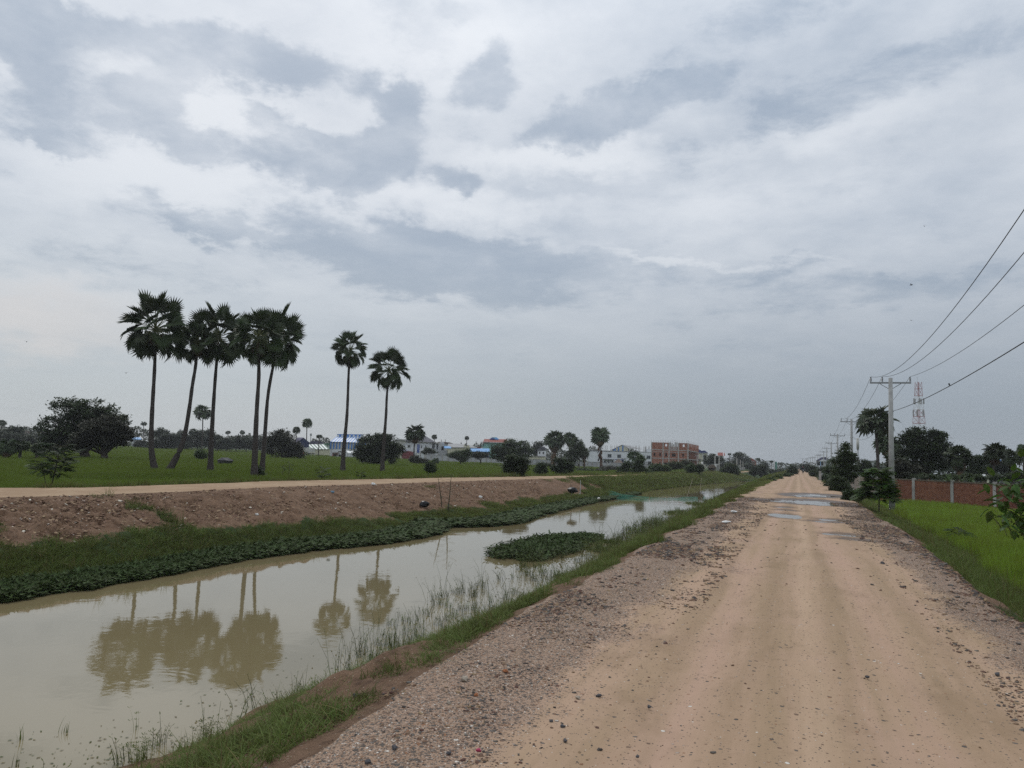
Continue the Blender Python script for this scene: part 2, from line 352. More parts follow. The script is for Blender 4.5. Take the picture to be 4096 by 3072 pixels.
def road_mat():
    m = bpy.data.materials.new('packed_sand_and_gravel'); m.use_nodes = True; t = m.node_tree; t.nodes.clear(); g = NB(t)
    vec = g.n('ShaderNodeTexCoord').outputs['Object']
    sv = g.v('MULTIPLY', vec, (1, .05, 1)); sv2 = g.v('MULTIPLY', vec, (1, .3, 1))
    s1 = g.noise(sv, 2.6, 5, .55, .4); s2 = g.noise(sv, 11, 4, .6, .3); n1 = g.noise(vec, .55, 5, .6); n2 = g.noise(vec, 9, 6, .7); n3 = g.noise(vec, 70, 4, .7)
    col = g.mix(g.mr(s1.outputs[0], .38, .62), c4((.345, .240, .152)), c4((.40, .272, .186)))
    col = g.mix(g.m('MULTIPLY', g.mr(s2.outputs[0], .42, .68), .35), col, c4((.295, .205, .130)))
    col = g.mix(g.m('MULTIPLY', g.mr(n1.outputs[0], .45, .7), .55), col, c4((.41, .275, .198)))
    n4 = g.noise(g.v('MULTIPLY', vec, (1, .4, 1)), 1.3, 6, .65, .3)
    col = g.mix(g.m('MULTIPLY', g.mr(n4.outputs[0], .5, .68), .5), col, c4((.20, .135, .077)))
    col = g.mix(g.m('MULTIPLY', g.mr(n2.outputs[0], .55, .75), .45), col, c4((.165, .11, .068)))
    sx = g.n('ShaderNodeSeparateXYZ'); g.l(vec, sx.inputs[0])
    xw = g.m('ADD', sx.outputs[0], g.m('MULTIPLY', g.m('SUBTRACT', s1.outputs[0], .5), .5))
    brk = g.mr(g.noise(g.v('MULTIPLY', vec, (2.5, .18, 1)), 1.6, 4, .6).outputs[0], .35, .6, .35, 1.0)
    tread = g.n('ShaderNodeTexWave', wave_type='BANDS', bands_direction='Y'); g.l(vec, tread.inputs[0]); tread.inputs['Scale'].default_value = 11; tread.inputs['Distortion'].default_value = 1.2
    for cxx, ww, cc, am in ((-.30, .20, (.245, .168, .098), .7), (.36, .13, (.255, .175, .105), .6), (1.22, .24, (.255, .175, .105), .6), (-1.0, .14, (.24, .155, .095), .4), (.12, .11, (.44, .312, .21), .7), (.72, .16, (.41, .27, .20), .55), (-.68, .14, (.42, .275, .205), .5)):
        bd = g.m('EXPONENT', g.m('MULTIPLY', g.m('POWER', g.m('ABSOLUTE', g.m('DIVIDE', g.m('SUBTRACT', xw, cxx), ww)), 2.0), -1.0))
        am_ = g.m('MULTIPLY', g.m('MULTIPLY', bd, brk), am)
        if cxx in (-.30, 1.22): am_ = g.m('MULTIPLY', am_, g.mr(tread.outputs['Fac'], .2, .8, .72, 1.0))
        col = g.mix(am_, col, c4(cc))
    # stones in the gravel shoulders
    ga = g.n('ShaderNodeAttribute'); ga.attribute_name = 'gravel'; gf = ga.outputs['Fac']
    gm = g.mr(g.m('ADD', gf, g.m('ADD', g.m('MULTIPLY', g.m('SUBTRACT', n1.outputs[0], .5), 1.3), g.m('MULTIPLY', g.m('SUBTRACT', n2.outputs[0], .5), .6))), .35, .75)
    col = g.mix(g.m('MULTIPLY', gm, .55), col, c4((.25, .17, .125)))
    cur = col; hts = None
    for sc, lim, den in ((22, .34, .50), (48, .42, .66), (95, .46, .66)):
        wv = g.v('ADD', vec, g.v('SCALE', g.noise(vec, sc*1.5, 2).outputs['Color'], scale=.25/sc))
        vo = g.n('ShaderNodeTexVoronoi'); g.l(wv, vo.inputs[0]); vo.inputs['Scale'].default_value = sc
        sc_ = g.n('ShaderNodeSeparateColor'); g.l(vo.outputs['Color'], sc_.inputs[0])
        thr = g.m('SUBTRACT', .95, g.m('MULTIPLY', gm, den*1.25))
        k = g.m('MULTIPLY', g.mr(vo.outputs['Distance'], lim, lim*.85), g.m('GREATER_THAN', sc_.outputs[0], thr))
        rp = g.n('ShaderNodeValToRGB'); g.l(sc_.outputs[1], rp.inputs[0]); e = rp.color_ramp; e.interpolation = 'CONSTANT'
        e.elements[0].color = c4((.092, .080, .070)); e.elements[1].position = .42; e.elements[1].color = c4((.16, .105, .075))
        for pos, cc in ((.62, (.24, .12, .065)), (.72, (.125, .108, .095)), (.84, (.36, .29, .24)), (.95, (.58, .54, .48))):
            q = e.elements.new(pos); q.color = c4(cc)
        cur = g.mix(k, cur, rp.outputs[0]); hts = k if hts is None else g.m('ADD', hts, g.m('MULTIPLY', k, 26/sc))
    wa = g.n('ShaderNodeAttribute'); wa.attribute_name = 'wet'; wt = g.mr(g.m('ADD', wa.outputs['Fac'], g.m('MULTIPLY', g.m('SUBTRACT', n2.outputs[0], .5), .5)), .22, .6)
    cur = g.mix(g.m('MULTIPLY', wt, .95), cur, c4((.075, .050, .036)))
    p = g.n('ShaderNodeBsdfPrincipled'); g.l(cur, p.inputs['Base Color']); g.l(g.mr(wt, .4, 1, .92, .45), p.inputs['Roughness']); p.inputs['Specular IOR Level'].default_value = .2
    bp = g.n('ShaderNodeBump'); bp.inputs['Distance'].default_value = .010
    g.l(g.m('ADD', g.m('MULTIPLY', hts, .8), g.m('ADD', g.m('MULTIPLY', n2.outputs[0], .9), g.m('ADD', g.m('MULTIPLY', n3.outputs[0], .35), g.m('MULTIPLY', s2.outputs[0], .5)))), bp.inputs['Height']); g.l(bp.outputs[0], p.inputs['Normal'])
    o = g.n('ShaderNodeOutputMaterial'); g.l(p.outputs[0], o.inputs[0]); return m
def grav_attr(X, Y, K):
    l = np.clip((-X-1.15)/.9, 0, 1); r = np.clip((X-1.25)/.9, 0, 1)
    mid = .30*np.exp(-((X+.95)/.4)**2)+.16*np.exp(-((X-.85)/.25)**2)
    return (l+r)*(1-.6*np.clip((Y-30)/12, 0, 1))+mid
def wet_attr(X, Y, K):
    w = np.zeros_like(X)
    for (px, py, rx, ry, dp) in PUD:
        q = ((X-px)/(rx*1.35+.16))**2+((Y-py)/(ry*1.4+.35))**2; w = np.maximum(w, np.exp(-q*.8)*(1.25 if dp > .058 or py > 47 or abs(px) > 1.05 and py > 36 else .6))
    return w
M = {}
M['road'] = road_mat()
M['far_road'] = soil_mat('pale_sandy_track', (.36, .26, .165), (.29, .195, .12), (.24, .15, .095), 3, .01)
M['bank'] = soil_mat('reddish_bank_soil', (.205, .128, .082), (.155, .093, .058), (.060, .034, .022), 7, .06, grass=(.045, .075, .022), gth=(.45, .62), wetline=True)
M['field'] = soil_mat('rice_field_floor', (.07, .105, .02), (.09, .135, .025), (.045, .07, .015), 1.2, .05, grass=(.05, .09, .014), gth=(.2, .4))
M['bed'] = mat('canal_mud', (.09, .065, .04), .6)
def gr_near(X, Y, K): return np.clip(.35+.5*fbm(X*.5+3, Y*.35, 3)+.5*np.clip((Y-12)/25, 0, 1), 0, 1)*np.clip(K/.12, 0, 1)
def gr_far(X, Y, K):
    low = np.clip((.52-K)/.2, 0, 1); far = np.clip((Y-66)/14, 0, 1)
    lft = np.clip((24-Y)/9, 0, 1)*np.clip((.85-K)/.35, 0, 1)
    return np.clip(.78*low+.9*far*np.clip((1.05-K)/.1, 0, 1)+lft*.38+.75*fbm(X*.6, Y*.5+2, 4), 0, 1)
one = lambda X, Y, K: np.ones_like(X)
strip('dirt_road', cL, cR, road_z, 110, M['road'], attrs={'gravel': grav_attr, 'wet': wet_attr})
strip('canal_bank', lambda y: cNW(y), cL, lambda X, Y, K: nb_z(X, Y, 1-K), 44, M['bank'], attrs={'green': lambda X, Y, K: gr_near(X, Y, 1-K)})
strip('road_bank', cR, cRF, lambda X, Y, K: np.where(K < .001, road_z(X, Y), -1.1*K**.8+.12*fbm(X*1.5, Y*1.2, 3)*np.minimum(1, np.minimum(K, 1-K)*6)), 26, M['bank'], attrs={'green': lambda X, Y, K: np.clip(.25+1.2*K+.4*fbm(X, Y, 2), 0, 1)})
strip('rice_field', cRF, lambda y: y*0+950, lambda X, Y, K: -1.1+.04*fbm(X*.2, Y*.2, 3)*np.minimum(1, K*60), 46, M['field'], pw=3, attrs={'green': one}, rowsel=2)
strip('canal_bed', cWF, cNW, lambda X, Y, K: -2.2-np.clip(np.minimum(K, 1-K)*4, 0, 1)*.8, 14, M['bed'], rowsel=2)
strip('canal_bank', cFT, cWF, lambda X, Y, K: fb_z(X, Y, 1-K), 64, M['bank'], attrs={'green': lambda X, Y, K: gr_far(X, Y, 1-K)})
strip('dirt_road', cFF, cFT, lambda X, Y, K: zFR(Y)+np.minimum(1, np.minimum(K, 1-K)*6)*(.03*fbm(X*.8, Y*.3, 3)+.05*fbm(X*.3, Y*.15+5, 2)), 16, M['far_road'])
strip('rice_field', lambda y: y*0-950, cFF, lambda X, Y, K: lf_z(X, Y, K), 60, M['field'], pw=.33, attrs={'green': one}, rowsel=2)
# water of the canal: muddy, mirror-like at a grazing angle
def water_mat(name, body, ripple=.006, ior=1.5, ring=None):
    m = bpy.data.materials.new(name); m.use_nodes = True; t = m.node_tree; t.nodes.clear(); g = NB(t)
    vec = g.n('ShaderNodeTexCoord').outputs['Object']
    big = g.noise(vec, .08, 3, .5)
    col = g.mix(g.mr(big.outputs[0], .3, .7), c4(body), c4(tuple(q*1.12 for q in body)))
    p = g.n('ShaderNodeBsdfPrincipled'); g.l(col, p.inputs['Base Color']); p.inputs['Roughness'].default_value = .03; p.inputs['IOR'].default_value = ior
    a = g.noise(vec, 5.0, 3, .5); b = g.noise(vec, 1.1, 3, .5); patch = g.mr(g.noise(vec, .25, 3, .5).outputs[0], .42, .62, .25, 1.0)
    h = g.m('MULTIPLY', g.m('ADD', g.m('MULTIPLY', a.outputs[0], .35), b.outputs[0]), patch)
    if ring:
        for (cx, cy, r0, w) in ring:
            dv = g.v('SUBTRACT', vec, (cx, cy, 0)); dd = g.v('LENGTH', g.v('MULTIPLY', dv, (1, 1, 0)))
            env = g.m('MULTIPLY', g.mr(dd, r0-.35, r0), g.mr(dd, r0+.25, r0))
            h = g.m('ADD', h, g.m('MULTIPLY', g.m('MULTIPLY', g.m('SINE', g.m('MULTIPLY', dd, w)), env), .03))
    bp = g.n('ShaderNodeBump'); bp.inputs['Distance'].default_value = ripple; g.l(h, bp.inputs['Height']); g.l(bp.outputs[0], p.inputs['Normal'])
    o = g.n('ShaderNodeOutputMaterial'); g.l(p.outputs[0], o.inputs[0]); return m
_r1 = at(560, 2755, ZW); _r2 = at(1070, 2625, ZW)
M['water'] = water_mat('muddy_canal_water', (.185, .150, .080), .0042, 1.6, ring=[(_r1.x, _r1.y, .9, 40.), (_r2.x, _r2.y, .4, 50.)])
M['puddle'] = water_mat('rain_puddle_water', (.16, .12, .08), .001, 1.5)
def water_sheet():
    Yr = ROWS[::4]; xa = cWF(Yr)-.8; xb = cNW(Yr)+.8; V = []; n = 5
    for i, y in enumerate(Yr):
        for j in range(n): V.append((xa[i]+(xb[i]-xa[i])*j/(n-1), y, ZW))
    Fc = [(i*n+j, i*n+j+1, (i+1)*n+j+1, (i+1)*n+j) for i in range(len(Yr)-1) for j in range(n-1)]
    tag(link('canal_water', np_mesh('canal_water', V, Fc, M['water'])), kind='structure')
water_sheet()
# rain puddles lie in the dips of the road
for (px, py, rx, ry, dp) in PUD:
    base = -.044 if dp > .058 else -.036
    n = 40; vs = [(px, py, base)]
    for k in range(n):
        a = 2*math.pi*k/n; vs.append((px+rx*1.25*math.cos(a), py+ry*1.25*math.sin(a), base))
    mb = MB(); mb.add(vs, [(0, 1+k, 1+(k+1) % n) for k in range(n)]); tag(mb.build('puddle', M['puddle']), kind='structure')

# ------------------------------------------------------------------ scattered ground cover
M['grass'] = mat('bank_grass', (.078, .108, .026), .7, .15, col2=(.150, .172, .048), scale=1.2, transl=.3, rand=.8)
M['dry'] = mat('dry_grass', (.16, .13, .06), .8, .1, var=.3, scale=3, transl=.2, rand=.4)
M['rice'] = mat('rice_leaves', (.095, .138, .020), .6, .2, col2=(.150, .200, .030), scale=1.5, transl=.35, rand=.35)
M['weed'] = mat('water_spinach_leaf', (.034, .056, .018), .65, .12, col2=(.075, .105, .034), scale=4, transl=.2, rand=.5)
M['stalk'] = mat('thin_stalks', (.085, .10, .04), .8, .1, rand=.4)
M['pebble_dark'] = mat('dark_crushed_stone', (.088, .078, .070), .85, .15, var=.4, scale=20, rand=.9)
M['pebble_warm'] = mat('warm_gravel_stone', (.17, .105, .07), .85, .2, var=.4, scale=20, rand=.9)
def scatter(name, P, rot, scl, var, protos, label, cat):
    me = bpy.data.meshes.new(name); P = np.asarray(P, np.float32); n = len(P)
    me.vertices.add(n); me.vertices.foreach_set('co', P.ravel())
    for nm, ty, ar, ch in (('rot', 'FLOAT_VECTOR', rot, 'vector'), ('scl', 'FLOAT_VECTOR', scl, 'vector')):
        at_ = me.attributes.new(nm, ty, 'POINT'); at_.data.foreach_set(ch, np.asarray(ar, np.float32).ravel())
    at_ = me.attributes.new('var', 'INT', 'POINT'); at_.data.foreach_set('value', np.asarray(var, np.int32))
    for p in protos: 
        for m_ in p.data.materials:
            if m_.name not in [q.name for q in me.materials]: me.materials.append(m_)
    o = link(name, me)
    t = bpy.data.node_groups.new(name+'_nodes', 'GeometryNodeTree')
    t.interface.new_socket('Geometry', in_out='INPUT', socket_type='NodeSocketGeometry'); t.interface.new_socket('Geometry', in_out='OUTPUT', socket_type='NodeSocketGeometry')
    g = NB(t); gi = g.n('NodeGroupInput'); go = g.n('NodeGroupOutput'); j = g.n('GeometryNodeJoinGeometry')
    def na(nm, ty): q = g.n('GeometryNodeInputNamedAttribute', data_type=ty); q.inputs[0].default_value = nm; return q.outputs[0]
    r = g.n('FunctionNodeEulerToRotation'); g.l(na('rot', 'FLOAT_VECTOR'), r.inputs[0]); s = na('scl', 'FLOAT_VECTOR'); v = na('var', 'INT')
    for i, p in enumerate(protos):
        oi = g.n('GeometryNodeObjectInfo'); oi.inputs['Object'].default_value = p; oi.inputs['As Instance'].default_value = True
        cmp_ = g.n('FunctionNodeCompare', data_type='INT', operation='EQUAL'); g.l(v, cmp_.inputs[2]); cmp_.inputs[3].default_value = i
        ip = g.n('GeometryNodeInstanceOnPoints'); g.l(gi.outputs[0], ip.inputs['Points']); g.l(cmp_.outputs[0], ip.inputs['Selection'])
        g.l(oi.outputs['Geometry'], ip.inputs['Instance']); g.l(r.outputs[0], ip.inputs['Rotation']); g.l(s, ip.inputs['Scale']); g.l(ip.outputs[0], j.inputs[0])
    g.l(j.outputs[0], go.inputs[0])
    md = o.modifiers.new('scatter', 'NODES'); md.node_group = t
    return tag(o, label, cat, kind='stuff')
def proto(name, me): return bpy.data.objects.new(name, me)       # never linked: only the source of scattered copies
def blades(name, n, h, w, spread, lean, mats, hv=.4, seg=2, drymix=0):
    mb = MB()
    for i in range(n):
        a = random.uniform(0, 6.283); r = spread*math.sqrt(random.random()); x, y = r*math.cos(a), r*math.sin(a)
        b = random.uniform(0, 6.283); L = random.uniform(0, lean); hh = h*random.uniform(1-hv, 1+hv*.5); q = random.uniform(0, 6.283)
        dx, dy = math.cos(b), math.sin(b); wx, wy = math.cos(q)*w/2, math.sin(q)*w/2; vs = []; fs = []
        for k in range(seg+1):
            t = k/seg; off = L*hh*t**1.7; z = hh*t*(1-.25*L*t); ww = (1-t)**.7 if k < seg else 0
            if k < seg: vs += [(x+dx*off-wx*ww, y+dy*off-wy*ww, z), (x+dx*off+wx*ww, y+dy*off+wy*ww, z)]
            else: vs.append((x+dx*off, y+dy*off, z))
        for k in range(seg-1): fs.append((2*k, 2*k+1, 2*k+3, 2*k+2))
        fs.append((2*seg-2, 2*seg-1, 2*seg)); mb.add(vs, fs, 1 if random.random() < drymix else 0)
    return proto(name, mb.mesh(name, mats))
def rnd(a, b, n): return np.random.uniform(a, b, n)
def rots(n, tilt=.15): return np.stack([rnd(-tilt, tilt, n), rnd(-tilt, tilt, n), rnd(0, 6.283, n)], -1)
# rice: dense near the observer, ever wider tufts further off
def wedge(n, az0, az1, d0, d1, p=1.0):
    az = np.radians(rnd(az0, az1, n)); d = d0*(d1/d0)**rnd(0, 1, n) if p == 1.0 else (d0+(d1-d0)*rnd(0, 1, n)**p)
    return d*np.sin(az), d*np.cos(az), d
rice1 = blades('rice_tuft', 26, .52, .014, .22, .35, [M['rice'], M['dry']], .35, 2, .04)
rice2 = blades('rice_tuft_wide', 44, .50, .05, .9, .3, [M['rice'], M['dry']], .35, 2, .03)
def rice(name, n, az0, az1, d0, d1, cond, label):
    X, Y, d = wedge(n, az0, az1, d0, d1); k = cond(X, Y); X, Y, d = X[k], Y[k], d[k]
    pt = fbm(X*.12, Y*.12, 3); Z = zG(X, Y); wide = (d > 55).astype(int); f = np.where(wide, np.clip(d/75, .8, 3.2), np.clip(d/28, .6, 1.7))
    h = (.85+.6*pt)*rnd(.75, 1.2, len(X))
    return scatter(name, np.stack([X, Y, Z], -1), rots(len(X), .08), np.stack([f, f, h], -1), wide, [rice1, rice2], label, 'rice')
rice('rice_crop', 64000, -58, -8, 27, 330, lambda X, Y: (X < cFF(Y)-1.4), 'bright green rice growing on the flat field beyond the canal')
M['rice_fresh'] = mat('fresh_rice_leaves', (.135, .195, .020), .6, .2, col2=(.205, .275, .034), scale=1.5, transl=.35, rand=.7)
rice1 = blades('rice_tuft_fresh', 26, .62, .014, .22, .35, [M['rice_fresh'], M['dry']], .35, 2, .03); rice2 = blades('rice_tuft_wide_fresh', 44, .50, .05, .9, .3, [M['rice_fresh'], M['dry']], .35, 2, .02)
rice('rice_crop', 40000, 2, 50, 8, 80, lambda X, Y: (X > cRF(Y)+.5*fbm(X, Y, 2)) & (Y < 60+.9*X), 'bright green rice growing in the field right of the road')
# coarse verge grass, banks
g1 = blades('grass_tuft_a', 30, .17, .008, .13, .9, [M['grass'], M['dry']], .5, 3, .12)
g2 = blades('grass_tuft_b', 26, .34, .010, .12, .7, [M['grass'], M['dry']], .5, 3, .12)
g3 = blades('grass_patch_wide', 60, .22, .03, .5, .9, [M['grass'], M['dry']], .5, 2, .08)
g4 = blades('grass_tall', 22, .75, .012, .14, .6, [M['grass'], M['dry']], .35, 3, .15)
GP = [g1, g2, g3, g4]
def band(n, y0, y1, fx, dens, hs=1.0, tall=.12, d_far=55, nh=(1, 1, 1, 1)):
    Y = y0*(y1/y0)**rnd(0, 1, n); X, K = fx(Y, rnd(0, 1, n)); k = rnd(0, 1, n) < dens(X, Y, K); X, Y, K = X[k], Y[k], K[k]; Z = zG(X, Y)
    n = len(X); d = np.hypot(X, Y); hs = hs*np.interp(Y, [0, 9, 14, 28], nh); var = np.where(rnd(0, 1, n) < .5, 0, 1); var = np.where(rnd(0, 1, n) < tall, 3, var); var = np.where(d > d_far*.6, 2, var)
    f = np.where(var == 2, np.clip(d/60, .7, 2.2), np.clip(d/16, .8, 1.6)); h = hs*rnd(.6, 1.25, n)*np.where(var == 2, 1.2, 1)
    return np.stack([X, Y, Z-.02], -1), rots(n, .25), np.stack([f, f, h*np.clip(f, .8, 1.2)], -1), var
def multi(*bs): return [np.concatenate([b[i] for b in bs]) for i in range(4)]
nbx = lambda Y, u: (cL(Y)+.12*np.sin(Y*1.3)+(cNW(Y)-cL(Y))*u, u)
def nb_d(X, Y, K):
    clump = np.clip(.62+1.5*fbm(X*.8, Y*.6, 3), 0, 1)
    near = np.clip((Y-4.5)/6, 0, 1)
    upper = np.clip((K-.01)/.03, 0, 1)
    ridge = np.exp(-((K-.19)/.18)**2)*np.clip(.95+1.9*fbm(X*1.3, Y*1.1+4, 3)+.4*np.clip((Y-12)/8, 0, 1), 0, 1)
    low = 1-(1-np.clip((Y-12)/8, 0, 1))*np.clip((K-.42)/.2, 0, 1)*.85
    return low*upper*np.clip(ridge*1.1+near*clump*np.clip(1.15-.5*K, 0, 1)*.9+(1-near)*clump*.5, 0, 1)
b1 = band(42000, 2.6, 170, nbx, nb_d, .62, .03, nh=(.45, .5, .65, .9))
b1b = band(5200, 70, 330, lambda Y, u: (cL(Y)-.2+(cNW(Y)-cL(Y))*u, u), lambda X, Y, K: np.ones_like(X), 1.1, .1)
P_, R_, S_, V_ = multi(b1, b1b)
scatter('bank_grass', P_, R_, S_, V_, GP, 'green grass on the near canal bank below the gravel edge', 'grass')
b2 = band(16000, 8, 200, lambda Y, u: (cR(Y)+.1+(cRF(Y)-cR(Y)+.2)*u, u), lambda X, Y, K: np.clip(K*3+.2*fbm(X, Y, 2), 0, 1)*np.clip(.75+fbm(X*.9, Y*.7, 3), 0, 1), 0.6, .03)
scatter('verge_grass', b2[0], b2[1], b2[2], b2[3], GP, 'rough grass on the slope between the road and the right rice field', 'grass')
fbx = lambda Y, u: (cWF(Y)+(cFT(Y)-cWF(Y))*u, u)
b3 = band(52000, 11, 210, fbx, lambda X, Y, K: np.clip(gr_far(X, Y, K)*1.6-.6, 0, 1)*np.clip((K-.1)/.1, 0, 1), .5, .03, 60)
b4 = band(2500, 60, 400, lambda Y, u: (cFF(Y)-.2-u*3, u), lambda X, Y, K: np.ones_like(X)*.8, 1.6, .1)
b5 = band(8000, 20, 70, lambda Y, u: (cFF(Y)-.1-u*5.5, u), lambda X, Y, K: np.ones_like(X)*.6, 1.5, .22)
P_, R_, S_, V_ = multi(b3, b4, b5)
scatter('bank_grass', P_, R_, S_, V_, GP, 'grass patches on the lower far bank and beside the far track', 'grass')
# water spinach mat along the far waterline
def spinach(name, n=22, s=1.0):
    mb = MB()
    for i in range(n):
        a = random.uniform(0, 6.283); r = .26*math.sqrt(random.random()); z = random.uniform(.03, .26); L = random.uniform(.13, .22)*s; w = L*.42
        p = Vector((r*math.cos(a), r*math.sin(a), z)); b = random.uniform(0, 6.283); pit = random.uniform(-.5, .6)
        d = Vector((math.cos(b)*math.cos(pit), math.sin(b)*math.cos(pit), math.sin(pit))); sd = Vector((-math.sin(b), math.cos(b), random.uniform(-.4, .4)))
        mid = p+d*L*.45-Vector((0, 0, .015))
        mb.add([p, p+d*L*.25+sd*w*.5, p+d*L, p+d*L*.25-sd*w*.5, mid], [(0, 1, 4), (1, 2, 4), (2, 3, 4), (3, 0, 4)], 0)
        if i % 3 == 0: mb.tube([(p.x*.6, p.y*.6, -.03), p], .006, 3, 1, False)
    return proto(name, mb.mesh(name, [M['weed'], M['stalk']]))
sp1, sp2 = spinach('spinach_a'), spinach('spinach_b')
n = 10500; Y = 9.0*(85/9.0)**rnd(0, 1, n); u = rnd(0, 1, n)
wid = tab(Y, [(9, 1.35), (17, 1.2), (24, 1.5), (32, 1.7), (45, 1.6), (60, 1.0), (85, .3)]); X = cWF(Y)+.25+.25*fbm(Y*1.3, Y*0, 3)-wid*u
Z = np.where(X > cWF(Y), ZW, zG(X, Y))-.01
hh = np.clip(np.minimum(u*6, (1-u)*4)+.3, .3, .8)
f = np.clip(Y/22, .8, 1.8)
scatter('water_spinach', np.stack([X, Y, Z], -1), rots(n, .1), np.stack([f, f, hh*rnd(.8, 1.3, n)], -1), np.random.randint(0, 2, n), [sp1, sp2], 'dense dark leafy water plants along the far waterline', 'water plants')
# the floating island of the same plant near the near bank
isl = [at(x, y, ZW) for x, y in ((2040, 2215), (2110, 2190), (2190, 2200), (2200, 2170), (2280, 2165), (2340, 2160), (2260, 2195), (2140, 2225))]
P_ = []
for k in range(900):
    c = random.choice(isl); P_.append((c.x+random.gauss(0, .33), c.y+random.gauss(0, .7), ZW-.01))
P_ = np.array(P_); n = len(P_)
scatter('water_spinach', P_, rots(n, .1), np.stack([np.full(n, 1.0)]*2+[rnd(.6, 1.3, n)], -1), np.random.randint(0, 2, n), [sp1, sp2], 'floating island of dark leafy water plants close to the near bank', 'water plants')
# sparse stalks and thin weeds standing in the shallows of the near bank
def weedstalk(name, n=7, h=.5):
    mb = MB()
    for i in range(n):
        x, y = random.gauss(0, .1), random.gauss(0, .1); a = random.uniform(0, 6.283); L = random.uniform(.05, .35); H = h*random.uniform(.5, 1.2)
        pts = [Vector((x, y, -.05)), Vector((x+math.cos(a)*L*.3*H, y+math.sin(a)*L*.3*H, H*.55)), Vector((x+math.cos(a)*L*H, y+math.sin(a)*L*H, H))]
        if random.random() < .2: pts.append(pts[-1]+Vector((math.cos(a)*.12, math.sin(a)*.12, -.10)))
        mb.tube(pts, [.004, .0035, .002, .002][:len(pts)], 3, 0, False)
        for k in range(random.randint(1, 4)):
            t = random.uniform(.3, 1); p = pts[0].lerp(pts[2], t); b = random.uniform(0, 6.283); e = Vector((math.cos(b)*.05, math.sin(b)*.05, random.uniform(-.01, .05)))
            s = Vector((-math.sin(b), math.cos(b), 0))*.008; mb.add([p, p+e*.5+s, p+e, p+e*.5-s], [(0, 1, 2, 3)], 1)
    return proto(name, mb.mesh(name, [M['stalk'], M['grass']]))
w1, w2, w3 = weedstalk('stalks_a'), weedstalk('stalks_b', 4, .8), weedstalk('stalks_c', 12, .28)
n = 1700; Y = 6*(95/6)**rnd(0, 1, n); u = rnd(0, 1, n)**1.6
wid = tab(Y, [(6, .7), (10, .8), (14, 1.8), (19, 2.3), (26, 2.6), (40, 1.8), (70, 1.6), (95, .8)])
X = cNW(Y)-u*wid; k = rnd(0, 1, n) < np.clip(.12+1.2*fbm(X*.8, Y*.45, 3)+np.clip((Y-17)/14, 0, .45), 0, 1)*np.clip((Y-7)/6, .12, 1); X, Y = X[k], Y[k]; n = len(X); f = np.clip(Y/18, .9, 2)
scatter('shallow_water_weeds', np.stack([X, Y, np.full(n, ZW)], -1), rots(n, .25), np.stack([f, f, rnd(.5, 1.1, n)], -1), np.random.choice([0, 1, 2], n, p=[.35, .15, .5]), [w1, w2, w3], 'thin weeds and dead stalks standing in the shallow water at the near bank', 'weeds')
# bits of straw, leaf and scum floating along the near waterline
def fleck(name, m_): mb = MB(); mb.add([(-.03, -.008, 0), (.01, -.012, .001), (.035, .004, 0), (-.005, .014, .002)], [(0, 1, 2, 3)]); return proto(name, mb.mesh(name, M[m_]))
n = 1500; Y = 6*(50/6)**rnd(0, 1, n); X = cNW(Y)-np.abs(np.random.normal(0, .9, n)); f = rnd(.3, 1.3, n)*np.clip(Y/14, .8, 1.6)
scatter('floating_debris', np.stack([X, Y, np.full(n, ZW+.006)], -1), np.stack([np.zeros(n), np.zeros(n), rnd(0, 6.28, n)], -1), np.stack([f, f, f], -1), np.random.choice([0, 1], n), [fleck('fleck_a', 'stalk'), fleck('fleck_b', 'dry')], 'floating straw and leaf bits along the near waterline', 'debris')
# low grass tongues growing out over the water
tong = [(2640, 2158, 1.2, .5), (2480, 2205, 1.5, .6), (2560, 2190, .8, .5), (2440, 2170, .9, .4), (2760, 2075, .9, 1.5), (2700, 2100, .8, 1.2), (2860, 2040, 1.2, 3.5), (2500, 2240, .6, .5), (2290, 2310, .4, .4), (2900, 2010, .8, 3.0), (2790, 2015, .8, 1.8), (2700, 2050, .7, 2.0)]
P_ = []
for (x, y, rx, ry) in tong:
    c = at(x, y, ZW)
    for k in range(int(150*rx)): P_.append((c.x+random.gauss(0, rx*.6), c.y+random.gauss(0, ry*.7), ZW-.02))
P_ = np.array(P_); n = len(P_)
scatter('shallow_water_grass', P_, rots(n, .2), np.stack([rnd(.8, 1.3, n), rnd(.8, 1.3, n), rnd(.4, .8, n)], -1), np.random.choice([0, 1], n), [g1, g2], 'low grass tongues spreading over the shallow water at the near bank', 'grass')
# loose stones of the gravel shoulders
def pebble(name, m_, k):
    mb = MB(); mb.ball((0, 0, .25), (1, .78, .42), 6, 4, 0, .3); return proto(name, mb.mesh(name, M[m_]))
pb = [pebble('pebble_a', 'pebble_dark', 1), pebble('pebble_b', 'pebble_warm', 2), pebble('pebble_c', 'pebble_dark', 3)]
n = 140000; Y = 1.6*(40/1.6)**rnd(0, 1, n); side = rnd(0, 1, n) < .55
u = rnd(0, 1, n); X = np.where(side, -1.0-(u**.8)*1.72, 1.35+(u**.8)*1.35)
dm = np.clip(.25+1.6*fbm(X*1.1, Y*.5, 3)+.9*fbm(X*5, Y*5, 2)+.45*u, .03, 1); k = (rnd(0, 1, n) < dm)
ex = rnd(0, 1, n) < .012; X = np.where(ex, rnd(-2.4, 2.4, n), X); k |= ex & (rnd(0, 1, n) < .5)
k &= (X > cL(Y)-.1) & (X < cR(Y)+.05); X, Y = X[k], Y[k]; n = len(X)
s = np.clip(np.exp(np.random.normal(-5.0, .55, n)), .0035, .026)*np.clip(Y/7, .8, 2.0)
